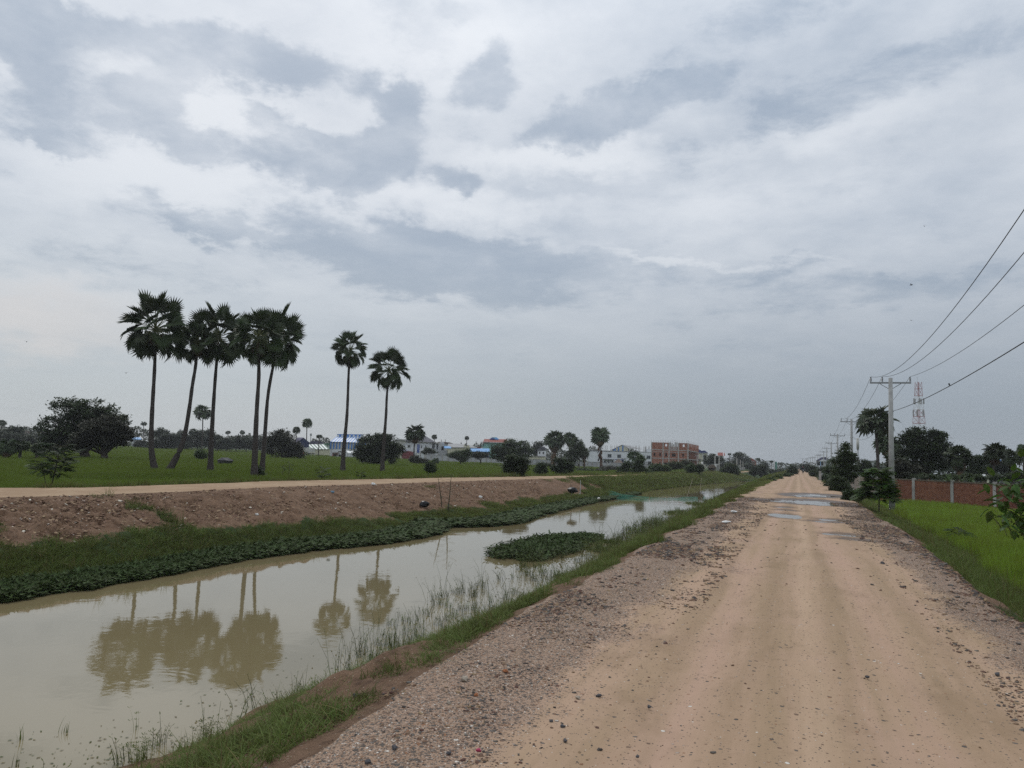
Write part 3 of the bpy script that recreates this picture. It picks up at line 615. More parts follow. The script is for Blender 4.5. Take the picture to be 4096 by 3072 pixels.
scatter('loose_gravel', np.stack([X, Y, road_z(X, Y)-s*.2], -1), rots(n, .3), np.stack([s, s, s], -1), np.random.choice([0, 1, 2], n, p=[.2, .62, .18]), pb, 'loose dark and rusty gravel stones on both shoulders of the dirt road', 'gravel')
# clods and pebbles on the far bank slope
n = 9000; Y = 14*(62/14)**rnd(0, 1, n); u = rnd(.42, 1, n); X = cWF(Y)+(cFT(Y)-cWF(Y))*u; s = np.clip(np.exp(np.random.normal(-3.5, .5, n)), .012, .075)
M['clod'] = mat('earth_clod', (.24, .16, .11), .95, .1, var=.3, rand=.7)
M['chip'] = mat('pale_debris', (.5, .45, .38), .8, .2, rand=.6)
pc = [pebble('clod_a', 'clod', 1), pebble('clod_b', 'clod', 2), pebble('chip_a', 'chip', 3)]
scatter('earth_clods', np.stack([X, Y, zG(X, Y)], -1), rots(n, .6), np.stack([s, s, s*.8], -1), np.random.choice([0, 1, 2], n, p=[.5, .44, .06]), pc, 'earth clods and pale chips on the bare far bank', 'rubble')

# ------------------------------------------------------------------ palms
M['frond'] = mat('palm_frond', (.024, .040, .015), .5, .3, col2=(.048, .068, .026), scale=2, transl=.12, rand=.6)
M['frond_dry'] = mat('dry_palm_frond', (.10, .062, .040), .9, .1, col2=(.17, .11, .072), scale=2, rand=.6)
M['petiole'] = mat('palm_petiole', (.11, .12, .045), .6, .2, rand=.4)
M['palm_trunk'] = mat('palm_trunk_bark', (.040, .034, .031), .95, .1, col2=(.085, .073, .066), scale=5, bump=.04, bscale=3, stretch=(1, 1, 3), co='Object')
def frond_mb(mb, R=1.0, pet=.9, tilt=.3, span=math.radians(290), nseg=30, droop=.35, seed=0, mi=0, pmi=1, tf=None, pw=.02):
    """a fan leaf: stalk along +x, blade of folded rays fused for its inner half"""
    rn = random.Random(seed); tf = tf or (lambda p: p)
    vs = []; fs = []; H = Vector((pet, 0, 0)); ct, st = math.cos(tilt), math.sin(tilt)
    for k in range(nseg):
        a = -span/2+span*(k+.5)/nseg; da = span/nseg*.5; L = R*(1-.18*abs(a)/(span/2))*rn.uniform(.88, 1.06)
        fold = .05*R; dz = -droop*L*(.35+.5*rn.random())
        i0 = .58+.08*rn.random()
        def pt(r, an, z):
            x_ = math.cos(an)*r; z_ = z-.12*r*r/R*droop+.38*abs(math.sin(an))*r
            return tf(H+Vector((x_*ct+z_*st, math.sin(an)*r, z_*ct-x_*st)))
        b = len(vs); c = .45*R*math.cos(a)
        vs += [tf(H), pt(L*i0, a-da, -fold), pt(L*i0, a, fold*.3), pt(L*i0, a+da, -fold), pt(L, a+rn.uniform(-.03, .03), dz)]
        fs += [(b, b+1, b+2), (b, b+2, b+3), (b+1, b+4, b+2), (b+2, b+4, b+3)]
    mb.add(vs, fs, mi)
    if pet > .05: mb.tube([tf(Vector((0, 0, 0))), tf(Vector((pet*.5, 0, .04*pet))), tf(H)], [pw*1.6, pw, pw*.8], 4, pmi, False)
FR = []
for s_, dr in ((1, .12), (2, .25), (3, .4)):
    mb = MB(); frond_mb(mb, .80, 1.12, tilt=(.10, .25, .4)[s_-1], droop=dr, seed=s_, nseg=28); FR.append(mb.mesh('fan_frond', [M['frond'], M['petiole']]))
mb = MB(); frond_mb(mb, .85, .7, span=math.radians(200), droop=1.1, seed=9, nseg=18); FR_DRY = mb.mesh('dry_fan_frond', [M['frond_dry'], M['frond_dry']])
PALM_LABEL = []
def trunk_path(pix, D):                          # pixels of the trunk at one distance become points in the world
    return [at_d(x, y, D) for x, y in pix]
def big_palm(label, trunk, crown, R, n, z0=-.65, seed=0, squash=1.0, dry=6, lean_skirt=.0):
    rn = random.Random(seed); base = at(trunk[0][0], trunk[0][1], z0); D = math.hypot(base.x, base.y)
    root = thing('palmyra_palm', label, 'palm tree', (base.x, base.y, ZF), 0, 'tall palmyra palms on the rice field')
    o = Vector((base.x, base.y, ZF)); pts = [p-o for p in trunk_path(trunk, D)]; c = at_d(crown[0], crown[1], D)-o
    pts = [pts[0]+(pts[0]-pts[1]).normalized()*.45]+pts+[c-Vector((0, 0, R*.25))]
    dens = []
    for i in range(len(pts)-1):
        for t in (0, .25, .5, .75): dens.append(pts[i].lerp(pts[i+1], t))
    dens.append(pts[-1])
    for _ in range(3): dens = [dens[0]]+[(dens[i-1]+dens[i]*2+dens[i+1])/4 for i in range(1, len(dens)-1)]+[dens[-1]]
    m = len(dens); rad = [(.30*math.exp(-i*3.2/m)+.115+.010*math.sin(i*2.1)) for i in range(m)]
    tb = MB(); tb.tube(dens, rad, 12); tb.build('trunk', M['palm_trunk'], root, True)
    s = R*.50
    for i in range(n):
        u = (i+.6)/n; el = math.asin(max(-1, min(1, 1-1.82*u**.95))) ; az = i*2.39996+rn.uniform(-.3, .3)
        el = min(el, 1.38); dirv = Vector((math.cos(az)*math.cos(el), math.sin(az)*math.cos(el), math.sin(el)*squash*1.14))
        drop = el < -.1
        me = FR[0] if el > .5 else FR[1] if el > -.1 else FR[2]
        q = dirv.to_track_quat('X', 'Z'); q = q @ Quaternion((1, 0, 0), rn.uniform(-1.25, 1.25))
        k = s*rn.uniform(.90, 1.08)*(.93+.16*abs(math.sin(el)))
        f = link('frond', me, root, c+Vector((0, 0, el*.12)), None, (k*rn.uniform(.95, 1.15), k, k)); f.rotation_mode = 'QUATERNION'; f.rotation_quaternion = q
    for i in range(dry):
        az = i*2.4+rn.random(); el = rn.uniform(-1.45, -1.15); dirv = Vector((math.cos(az)*math.cos(el), math.sin(az)*math.cos(el), math.sin(el)))
        k = s*rn.uniform(.55, .75); q = dirv.to_track_quat('X', 'Z')
        f = link('dry_frond', FR_DRY, root, c-Vector((0, 0, R*.12)), None, (k, k, k)); f.rotation_mode = 'QUATERNION'; f.rotation_quaternion = q; f['label'] = 'brown dead frond hanging on the trunk'
    return root
def palm_r(base, rpx, z0=-.65):
    b = at(base[0], base[1], z0); return rpx*math.hypot(b.x, b.y)/F/1.04
T1 = [(618, 1875), (603, 1800), (607, 1670), (613, 1567), (620, 1452)]
big_palm('tallest palm with round crown, leftmost of the tall palms', T1, (623, 1318), palm_r(T1[0], 140), 34, seed=1, dry=5)
T2 = [(680, 1876), (711, 1820), (737, 1758), (758, 1634), (769, 1541), (781, 1478)]
big_palm('strongly leaning palm with curved trunk and small ragged crown', T2, (792, 1372), palm_r(T2[0], 90), 26, seed=2, dry=12)
T3 = [(841, 1878), (846, 1748), (854, 1618), (861, 1510)]
big_palm('straight palm between the leaning palm and the crossed pair', T3, (875, 1350), palm_r(T3[0], 128), 33, seed=3, squash=1.08, dry=8)
T4 = [(1017, 1898), (1022, 1748), (1028, 1618), (1037, 1494)]
big_palm('left palm of the close pair whose crowns merge', T4, (1035, 1352), palm_r(T4[0], 122), 32, seed=4, dry=8)
T5 = [(1048, 1883), (1061, 1722), (1071, 1567)]
big_palm('right palm of the close pair with brown skirt of dead fronds', T5, (1110, 1362), palm_r(T5[0], 130), 33, seed=5, dry=22)
T6 = [(1371, 1877), (1375, 1790), (1387, 1681), (1391, 1600), (1394, 1500)]
big_palm('slim palm standing alone with compact round crown and reddish skirt', T6, (1400, 1402), palm_r(T6[0], 84), 28, seed=6, squash=1.12, dry=8)
T7 = [(1529, 1879), (1534, 1790), (1545, 1654), (1546, 1600)]
big_palm('rightmost of the tall palms, crown with open gaps in front of the big round bush', T7, (1555, 1482), palm_r(T7[0], 100), 27, seed=7, squash=1.05, dry=10)
# smaller and more distant palms: crown and trunk
def crown_mesh(seed, n=26, nseg=12, dry=0, short=False):
    mb = MB(); rn = random.Random(seed)
    for i in range(n+dry):
        d_ = i >= n
        if d_: el = rn.uniform(-1.5, -1.15); az = rn.uniform(0, 6.28); k = .42
        else:
            u = (i+.9)/n; el = math.asin(max(-1, min(1, 1-(1.3 if short else 1.6)*u**.85))); az = i*2.39996+rn.uniform(-.3, .3); k = rn.uniform(.46, .58)
        dv = Vector((math.cos(az)*math.cos(el), math.sin(az)*math.cos(el), math.sin(el)))
        q = dv.to_track_quat('X', 'Z') @ Quaternion((1, 0, 0), rn.uniform(-1.3, 1.3)); off = Vector((0, 0, -.15 if d_ else 0))
        frond_mb(mb, 1.0, .9, nseg=nseg, droop=.3 if el > 0 else .7, seed=rn.randint(0, 9999), mi=1 if d_ else 0, pmi=1 if d_ else 0, tf=lambda p, q=q, k=k, off=off: q @ (p*k)+off, pw=.03)
    return mb.mesh('palm_crown', [M['frond'], M['frond_dry']])
CR = [crown_mesh(11), crown_mesh(12, 22), crown_mesh(13, 30, dry=26), crown_mesh(14, 26, dry=8), crown_mesh(15, 20, short=True)]
def small_palm(label, cx, cy, rpx, bx, by, D, kind=0, z0=ZF, group='distant palms', rtr=.15, cat='palm tree'):
    b = at_d(bx, by, D); b.z = z0; c = at_d(cx, cy, D)-b; R = rpx*D/F*1.02
    root = thing('palmyra_palm', label, cat, b, 0, group)
    cr = link('crown', CR[kind], root, c, (0, 0, random.uniform(0, 6.28)), (R, R, R*1.05))
    mid = c*.5+Vector((random.uniform(-.2, .2), 0, 0)); tb = MB(); tb.tube([(0, 0, 0), mid*.1, mid, c-Vector((0, 0, R*.1))], [rtr*1.6, rtr*1.1, rtr, rtr*.9], 8); tb.build('trunk', M['palm_trunk'], root, True)
    if kind == 2:
        sk = MB()
        for i in range(26):
            t = random.uniform(.15, .8); p = mid*0+c*t; a = random.uniform(0, 6.28); L = R*.45
            e = p+Vector((math.cos(a)*L*.45, math.sin(a)*L*.45, -L)); s_ = Vector((-math.sin(a), math.cos(a), 0))*L*.22
            sk.add([p, e-s_, e+s_, e-Vector((0, 0, L*.3))], [(0, 1, 3, 2)])
        sk.build('skirt', M['frond_dry'], root)
    return root
small_palm('palm with round crown behind, between leaning and straight tall palms', 812, 1650, 38, 808, 1795, 225, 1)
small_palm('small thin palm just left of the tallest palm', 575, 1697, 13, 574, 1790, 330, 4)
small_palm('short palm rising from the dark tree line behind the leaning palm', 770, 1728, 18, 768, 1790, 270, 1)
small_palm('tiny palm left of centre above the far tree line', 912, 1732, 11, 912, 1800, 360, 4)
small_palm('tiny palm above the tree line beside the close pair of palms', 970, 1730, 12, 970, 1800, 350, 1)
small_palm('palm above the dark bush just left of the navy shed', 1185, 1722, 18, 1182, 1815, 250, 0)
small_palm('taller palm rising right behind the navy shed', 1228, 1694, 24, 1227, 1815, 240, 0)
small_palm('small palm in front of the green and white striped roof', 1277, 1748, 13, 1274, 1820, 230, 4)
small_palm('dark palm in front of the white villa', 1662, 1732, 46, 1656, 1850, 158, 3, group='mid-distance palms')
small_palm('small round palm behind the grey villa roof', 1738, 1749, 13, 1740, 1815, 300, 0)
small_palm('small palm above the cream warehouses', 1867, 1753, 11, 1866, 1820, 330, 0)
small_palm('bulky palm with thick brown skirt, left of two growing together', 2218, 1762, 50, 2212, 1860, 200, 2, group='mid-distance palms')
small_palm('smaller palm of the two growing together, half behind the acacia', 2281, 1758, 36, 2275, 1860, 206, 3, group='mid-distance palms')
small_palm('palm with shaggy trunk in front of the white unfinished row houses', 2400, 1744, 44, 2402, 1866, 195, 2, group='mid-distance palms')
small_palm('short palm with drooping dead leaves left of the row houses', 2336, 1812, 26, 2338, 1868, 180, 2, group='mid-distance palms')
small_palm('low broad palm covering the right part of the row houses', 2540, 1833, 36, 2540, 1880, 170, 4, group='mid-distance palms')
small_palm('palm cut by the left photo edge above the far trees', 8, 1694, 15, 2, 1760, 300, 4)
small_palm('tiny palm beside the red tiled house on the far left bank', 3034, 1838, 8, 3034, 1875, 340, 4)
small_palm('tiny palm in front of the white four storey building', 3086, 1848, 8, 3086, 1884, 350, 4)
small_palm('tiny palm behind the concrete posts', 2918, 1818, 8, 2918, 1860, 400, 4)
small_palm('large open palm left of the nearest power pole', 3503, 1690, 78, 3511, 1905, 92, 1, group='palms right of the road', rtr=.17)
small_palm('second palm partly hidden by the nearest power pole', 3546, 1775, 52, 3542, 1910, 108, 3, group='palms right of the road')
small_palm('low shaggy palm left of the dark mango-like tree', 3590, 1845, 46, 3594, 1915, 100, 2, group='palms right of the road')
small_palm('short bushy palm behind the brick wall', 3836, 1830, 52, 3836, 1915, 92, 2, group='palms right of the road')
small_palm('slim palm behind the right end of the brick wall', 3978, 1812, 44, 3983, 1930, 92, 3, group='palms right of the road', rtr=.11)
small_palm('palm crown between the slim palm and the nearby shrub', 4050, 1832, 38, 4052, 1930, 105, 3, group='palms right of the road')
small_palm('palm crown at the right photo edge', 4096, 1800, 26, 4098, 1930, 125, 0, group='palms right of the road')
small_palm('low young palm on the field edge left of the feathery sapling', 30, 1790, 36, 30, 1818, 95, 2, group='young fan palms on the left field')
small_palm('low young palm with pale stalks, second from the left edge', 85, 1792, 32, 85, 1820, 93, 4, group='young fan palms on the left field')
small_palm('smallest young palm beside the dark spreading tree', 145, 1798, 22, 145, 1822, 92, 4, group='young fan palms on the left field')
small_palm('short palm tuft in front of the villa garden wall', 1742, 1846, 18, 1742, 1862, 150, 4, group='young fan palms on the left field')
# ------------------------------------------------------------------ broadleaf trees
M['bark'] = mat('tree_bark', (.055, .045, .037), .95, .1, var=.35, scale=6, bump=.03, bscale=6)
def leafmat(n, a, b, tr=.12): return mat(n, a, .6, .2, col2=b, scale=.9, transl=tr, rand=.35)
M['leaf_dark'] = leafmat('dark_foliage', (.018, .028, .011), (.046, .066, .024))
M['leaf_brown'] = leafmat('dull_olive_foliage', (.028, .031, .018), (.050, .052, .030))
M['leaf_mid'] = leafmat('green_foliage', (.030, .048, .016), (.055, .082, .028), .2)
M['leaf_light'] = leafmat('fresh_green_foliage', (.045, .075, .020), (.085, .125, .035), .25)
M['leaf_far'] = leafmat('far_foliage', (.024, .034, .020), (.042, .056, .030))
def foliage(lobes, n, size, rn, shell=.55):
    V = []; Fc = []; L = [(Vector(c), r) for c, r in lobes]; tot = sum((r[0]*r[2])**.9 for c, r in L); nb = 0
    for c, r in L:
        k = max(6, int(n*(r[0]*r[2])**.9/tot))
        nc = max(4, k//34)                        # leaves gather in sprays
        cent = []
        for _ in range(nc):
            d = Vector((rn.gauss(0, 1), rn.gauss(0, 1), rn.gauss(0, 1))).normalized(); q = rn.uniform(shell, 1.12)
            cent.append((Vector((d.x*r[0]*q, d.y*r[1]*q, d.z*r[2]*q)), d))
        sp = size*2.1
        for i in range(k):
            cc, d = cent[i % nc]; p = c+cc+Vector((rn.gauss(0, sp*.5), rn.gauss(0, sp*.5), rn.gauss(0, sp*.3)))
            a = Vector((rn.gauss(0, 1), rn.gauss(0, 1), rn.gauss(0, .55))).normalized(); b_ = a.cross(Vector((rn.gauss(0, .5), rn.gauss(0, .5), 1))).normalized()
            s = size*rn.uniform(.6, 1.35); w = s*.55
            V += [p-a*s*.6, p+b_*w*.5+Vector((0, 0, -.06*s)), p+a*s*.7, p-b_*w*.5]; Fc.append((nb, nb+1, nb+2, nb+3)); nb += 4
    return V, Fc
def tree(label, lobes, base, D, m='leaf_mid', n=1500, size=.22, cat='tree', name='broadleaf_tree', group=None, z0=None, trunk=True, tw=.22, depth=.85, bare=0, shell=.55, crown='crown'):
    """lobes: (px, py, rx, ry) ellipses of the crown in the photograph, all at distance D"""
    rn = random.Random(hash(label) & 0xffff if False else sum(map(ord, label)))
    b = at_d(base[0], base[1], D)
    if z0 is None: z0 = float(zG(b.x, b.y))
    b.z = z0; root = thing(name, label, cat, b, 0, group); mpp = D/F*1.03; LB = []
    az = math.atan2(b.x, b.y); away = Vector((math.sin(az), math.cos(az), 0))
    for i, (x, y, rx, ry) in enumerate(lobes):
        c = at_d(x, y, D)-b+away*rn.uniform(-.5, .5)*rx*mpp*.5; LB.append((c, (rx*mpp*.84, rx*mpp*depth*.84, ry*mpp*.82)))
    if n >= 1300:                                # smaller clumps break the outline of each limb's mass
        for c, r in list(LB):
            for _ in range(4):
                d = Vector((rn.gauss(0, 1), rn.gauss(0, 1), rn.gauss(.25, .8))).normalized(); q = rn.uniform(.26, .42)
                LB.append((c+Vector((d.x*r[0], d.y*r[1], d.z*r[2]))*rn.uniform(.78, 1.0), (r[0]*q, r[1]*q, r[2]*q)))
    V, Fc = foliage(LB, int(n*2.3), size*1.25, rn, shell)
    me = np_mesh(crown, [tuple(v) for v in V], Fc, M[m]); link(crown, me, root)
    if trunk:
        tb = MB(); cz = min(c.z-r[2]*.2 for c, r in LB); top = sum((c for c, r in LB), Vector())/len(LB); fork = Vector((top.x*.25, top.y*.25, max(.15, cz*.55)))
        tb.tube([(0, 0, -.1), fork*.5, fork], [tw*1.35, tw, tw*.85], 8)
        for c, r in LB[:len(lobes)]:
            mid = fork.lerp(c, .5)+Vector((rn.uniform(-.2, .2), rn.uniform(-.2, .2), -.1*r[2])); tb.tube([fork, mid, c, c+Vector((rn.uniform(-.4, .4)*r[0], 0, .6*r[2]))], [tw*.5, tw*.3, tw*.14, tw*.04], 5, 0, False)
            for _ in range(3):
                d = Vector((rn.uniform(-1, 1)*r[0], rn.uniform(-1, 1)*r[1], rn.uniform(-.2, .9)*r[2]))*.85; tb.tube([mid, c.lerp(mid, .4)+d*.4, c+d], [tw*.14, tw*.08, tw*.03], 4, 0, False)
        tb.build('trunk', M['bark'], root, True)
    if bare:
        tw_ = MB(); c, r = LB[-1]
        for _ in range(bare):
            s0 = c+Vector((rn.uniform(-.3, .3)*r[0], rn.uniform(-.3, .3)*r[1], rn.uniform(-.5, .3)*r[2])); p = s0; a = rn.uniform(-.4, 1.1); L = r[0]*.42; pts = [p]
            for q in range(4): a += rn.uniform(-.5, .5); p = p+Vector((math.cos(a)*L*.45, rn.uniform(-.1, .1)*L, math.sin(a)*L*.45)); pts.append(p)
            tw_.tube(pts, [.05, .035, .025, .015, .008], 4, 0, False)
        tw_.build('bare_branch', mat('bare_twigs', (.16, .14, .12), .9, .1), root)
    return root
FG = 'trees of the far tree line'
tree('large dark spreading tree with domed crown, left of the tall palms', [(290, 1650, 75, 48), (350, 1640, 80, 42), (420, 1665, 70, 45), (230, 1715, 62, 48), (205, 1760, 40, 35), (300, 1730, 80, 55), (360, 1700, 70, 50), (340, 1764, 60, 22), (250, 1766, 50, 22), (460, 1700, 45, 50)], (345, 1824), 108, 'leaf_dark', 9000, .24, tw=.6, shell=.6)
tree('dull olive tree with bare twigs in front of the dark spreading tree', [(380, 1725, 65, 45), (440, 1720, 55, 55), (350, 1758, 60, 30), (410, 1762, 70, 30), (480, 1752, 48, 34), (305, 1776, 25, 12), (497, 1735, 26, 45)], (420, 1834), 99, 'leaf_brown', 7000, .20, tw=.42, bare=16)
tree('broad olive bush-like tree beside the navy shed', [(1110, 1760, 45, 38), (1150, 1775, 50, 42), (1100, 1795, 45, 32), (1170, 1800, 45, 30), (1130, 1745, 30, 25), (1195, 1815, 20, 15)], (1128, 1828), 160, 'leaf_brown', 5000, .30, tw=.3)
tree('big round dark green tree beside the blue striped warehouse', [(1480, 1785, 60, 45), (1540, 1780, 55, 40), (1520, 1760, 50, 25), (1450, 1815, 45, 32), (1500, 1825, 55, 28), (1560, 1815, 42, 35), (1590, 1800, 25, 30)], (1515, 1850), 132, 'leaf_dark', 8000, .26, tw=.35)
tree('wide umbrella-shaped tree in front of the teal building', [(2000, 1792, 38, 22), (2050, 1772, 32, 20), (2080, 1790, 45, 25), (2110, 1810, 30, 22), (1985, 1815, 28, 18), (2040, 1810, 50, 25), (1995, 1832, 30, 10), (2070, 1830, 40, 12)], (2013, 1852), 170, 'leaf_mid', 5200, .28, tw=.22)
tree('dark feathery shrub on the field edge under the umbrella-shaped tree', [(2055, 1840, 35, 20), (2080, 1850, 30, 18), (2040, 1862, 28, 14), (2070, 1878, 32, 16), (2035, 1880, 20, 14), (2085, 1868, 26, 12), (2060, 1893, 30, 10)], (2045, 1903), 74, 'leaf_dark', 3000, .16, 'shrub', 'shrub', tw=.06)
tree('pale green bushy tree at the left end of the grey wall', [(1835, 1818, 32, 20), (1850, 1832, 30, 18), (1810, 1822, 24, 10), (1870, 1812, 18, 18)], (1843, 1848), 175, 'leaf_mid', 2600, .24, tw=.15)
tree('flat-topped small tree in front of the long blue shed', [(1915, 1816, 22, 9), (1935, 1822, 22, 10), (1905, 1826, 16, 8)], (1925, 1848), 185, 'leaf_far', 1600, .24, tw=.15)
tree('small clipped tree in front of the villa balcony', [(1712, 1801, 17, 10), (1725, 1805, 14, 9), (1700, 1808, 12, 6)], (1717, 1815), 226, 'leaf_dark', 900, .28, tw=.15, z0=-.6)
tree('hazy tree behind the small grey house', [(2150, 1782, 20, 14), (2140, 1800, 16, 20), (2165, 1775, 14, 10)], (2148, 1830), 300, 'leaf_far', 1000, .4, tw=.2, z0=-.6)
tree('light green acacia between the paired palms and the short palm', [(2310, 1775, 28, 22), (2300, 1800, 32, 22), (2290, 1825, 30, 20), (2325, 1795, 18, 20), (2280, 1850, 25, 14)], (2322, 1868), 176, 'leaf_mid', 3600, .22, tw=.14, shell=.4)
tree('dark low shrub below the paired palms at the track edge', [(2240, 1845, 24, 14), (2265, 1860, 28, 16), (2225, 1872, 24, 14), (2260, 1885, 30, 12), (2280, 1870, 16, 14)], (2248, 1899), 96, 'leaf_dark', 2400, .18, 'shrub', 'shrub', tw=.06)
tree('round light green bush on the track edge left of the dark shrub', [(2165, 1866, 20, 14), (2160, 1885, 26, 12)], (2160, 1897), 100, 'leaf_mid', 1200, .18, 'bush', 'bush', tw=.04)
tree('fresh green willow-like tree in front of the low broad palm', [(2560, 1840, 22, 18), (2550, 1862, 30, 20), (2565, 1880, 30, 16), (2540, 1885, 26, 12)], (2555, 1895), 128, 'leaf_mid', 3400, .17, tw=.08, shell=.35)
tree('bushy sapling left of the willow-like tree', [(2505, 1858, 16, 14), (2500, 1876, 24, 14), (2490, 1888, 22, 8)], (2500, 1895), 128, 'leaf_mid', 1600, .17, tw=.06)
for i, (x, y, rx, ry, D, m_, lb) in enumerate([(2625, 1868, 26, 16, 150, 'leaf_mid', 'low green bush at the left foot of the brick shell'), (2660, 1872, 22, 12, 150, 'leaf_light', 'pale banana-like bush below the brick shell openings'), (2700, 1860, 30, 16, 165, 'leaf_mid', 'bush with feathery top before the brick shell'), (2745, 1856, 30, 18, 170, 'leaf_dark', 'tall dark bush hiding the brick shell corner'), (2770, 1872, 30, 14, 150, 'leaf_mid', 'bush right of the brick shell corner'), (2799, 1872, 7, 14, 150, 'leaf_dark', 'narrow dark cypress-like shrub near the thatched hut'),
        (2445, 1872, 40, 8, 175, 'leaf_brown', 'low olive weeds along the grey wall'), (2100, 1866, 40, 8, 190, 'leaf_brown', 'low weeds along the grey wall near the small house'), (2190, 1862, 22, 10, 180, 'leaf_brown', 'weedy bush at the wall left of the paired palms'), (2585, 1885, 22, 9, 140, 'leaf_mid', 'low bush right of the willow-like tree'), (2340, 1882, 40, 9, 150, 'leaf_mid', 'low bushes along the field margin by the short palm'), (2405, 1885, 28, 7, 150, 'leaf_brown', 'small weedy hedge near the shaggy palm foot')]):
    tree(lb, [(x, y, rx, ry), (x-rx*.5, y+ry*.5, rx*.6, ry*.6), (x+rx*.45, y+ry*.4, rx*.6, ry*.6)], (x, y+ry+4), D, m_, 1100, .22, 'bush', 'bush', 'bushes between the far track and the buildings', tw=.05)
tree('dark tree behind the concrete posts and thatched hut', [(2850, 1835, 25, 16), (2875, 1845, 22, 18), (2835, 1850, 18, 12), (2892, 1865, 12, 16)], (2862, 1885), 300, 'leaf_dark', 2600, .4, tw=.2, z0=-.6)
tree('large dark tree left of the red tiled house', [(2950, 1825, 20, 14), (2970, 1830, 22, 16), (2935, 1845, 28, 14), (2985, 1850, 24, 20), (2955, 1858, 35, 16)], (2962, 1885), 400, 'leaf_dark', 3200, .5, tw=.4, z0=-.6)
tree('round bush overhanging the far canal bank', [(2925, 1875, 28, 20), (2905, 1888, 20, 12), (2940, 1890, 16, 10), (2898, 1882, 12, 10)], (2922, 1902), 196, 'leaf_mid', 2600, .26, 'bush', 'bush', tw=.08)
tree('dark bush pair on the far bank by the distant net, left one', [(3022, 1880, 16, 18), (3012, 1892, 14, 10)], (3020, 1906), 225, 'leaf_dark', 1300, .28, 'bush', 'bush', tw=.08)
tree('dark bush pair on the far bank by the distant net, right one', [(3052, 1882, 14, 20), (3048, 1896, 16, 10)], (3050, 1908), 225, 'leaf_dark', 1300, .28, 'bush', 'bush', tw=.08)
tree('tree below the red tiled house at the far bank', [(3000, 1868, 20, 12), (3060, 1868, 14, 14), (3035, 1872, 20, 10)], (3030, 1890), 300, 'leaf_far', 1500, .4, tw=.15, z0=-.6)
tree('long dark hedge closing the view of the canal', [(3105, 1886, 22, 7), (3130, 1888, 20, 7), (3085, 1886, 14, 7)], (3110, 1896), 330, 'leaf_dark', 1300, .4, 'hedge', 'hedge', tw=.08, z0=-.8)
tree('conical dark tree at the left roadside near the vanishing point', [(3170, 1872, 8, 8), (3172, 1884, 14, 10), (3166, 1895, 18, 8)], (3170, 1902), 180, 'leaf_dark', 1500, .26, tw=.08)
for i, (x, y, rx, ry, D) in enumerate([(3140, 1905, 20, 9, 130), (3110, 1915, 16, 9, 105), (3085, 1925, 14, 9, 88), (3160, 1900, 10, 6, 150)]):
    tree(['low shrub on the left roadside below the conical tree', 'shrub on the near bank above the narrow end of the canal', 'nearest shrub on the left roadside bank', 'small shrub touching the conical tree foot'][i], [(x, y, rx, ry), (x-rx*.6, y+ry*.3, rx*.5, ry*.7)], (x, y+ry), D, 'leaf_mid', 800, .16, 'shrub', 'shrub', 'shrubs on the left roadside', tw=.04)
for i, (x, y, rx, ry, D, m_) in enumerate([(3212, 1868, 12, 14, 300, 'leaf_far'), (3232, 1872, 10, 14, 260, 'leaf_far'), (3255, 1878, 16, 15, 200, 'leaf_dark'), (3262, 1893, 16, 9, 150, 'leaf_dark'), (3290, 1885, 22, 14, 140, 'leaf_dark'), (3320, 1885, 24, 18, 125, 'leaf_mid')]):
    tree(['hazy tree at the end of the road, right side', 'second roadside tree from the road end', 'dark roadside tree under the far poles', 'low dark roadside bush under the far poles', 'dark rounded tree below the grey roofed house', 'green roadside tree before the tall bush'][i], [(x, y, rx, ry), (x+rx*.3, y+ry*.7, rx*.9, ry*.6), (x-rx*.4, y+ry*.5, rx*.6, ry*.5)], (x, y+ry*1.6), D, m_, 1300, .22, group='trees along the right roadside', tw=.1)
tree('tall airy bush in front of the second power pole', [(3385, 1790, 12, 18), (3380, 1820, 32, 22), (3398, 1828, 28, 18), (3370, 1850, 36, 24), (3400, 1870, 28, 26), (3365, 1890, 34, 24), (3390, 1905, 34, 24), (3350, 1905, 24, 18)], (3378, 1985), 72, 'leaf_mid', 5200, .13, tw=.06, shell=.35)
tree('leafy shrub below the tall airy bush', [(3345, 1925, 18, 18), (3370, 1940, 24, 22), (3340, 1955, 18, 18), (3385, 1960, 20, 20)], (3362, 1985), 60, 'leaf_mid', 2600, .11, 'shrub', 'shrub', tw=.05, shell=.35)
tree('low ferny shrub left of the big-leaved sapling', [(3400, 1975, 20, 12), (3425, 1985, 20, 12), (3395, 1995, 20, 12)], (3410, 2015), 44, 'leaf_mid', 2600, .08, 'shrub', 'shrub', tw=.03, shell=.35)
tree('dark trees behind the second palm, right of the antenna', [(3450, 1862, 28, 22), (3475, 1880, 26, 20), (3430, 1880, 20, 16)], (3450, 1915), 125, 'leaf_dark', 2200, .2, tw=.15)
tree('big dark round tree behind the brick wall and under the lattice mast', [(3690, 1745, 60, 32), (3650, 1760, 48, 32), (3740, 1765, 48, 35), (3640, 1800, 50, 30), (3700, 1800, 60, 45), (3765, 1800, 30, 30), (3740, 1840, 48, 35), (3690, 1860, 45, 25), (3615, 1760, 20, 18)], (3697, 1912), 96, 'leaf_dark', 8500, .18, tw=.28)
tree('dull scrub between the nearest pole and the big dark tree', [(3590, 1870, 36, 24), (3640, 1880, 34, 22), (3610, 1895, 40, 14)], (3612, 1912), 84, 'leaf_brown', 2400, .16, 'shrub', 'shrub', tw=.06)
tree('dark tree right of the short bushy palm', [(3905, 1850, 28, 24), (3925, 1840, 16, 12), (3900, 1880, 26, 20)], (3905, 1912), 115, 'leaf_dark', 2400, .2, tw=.12)
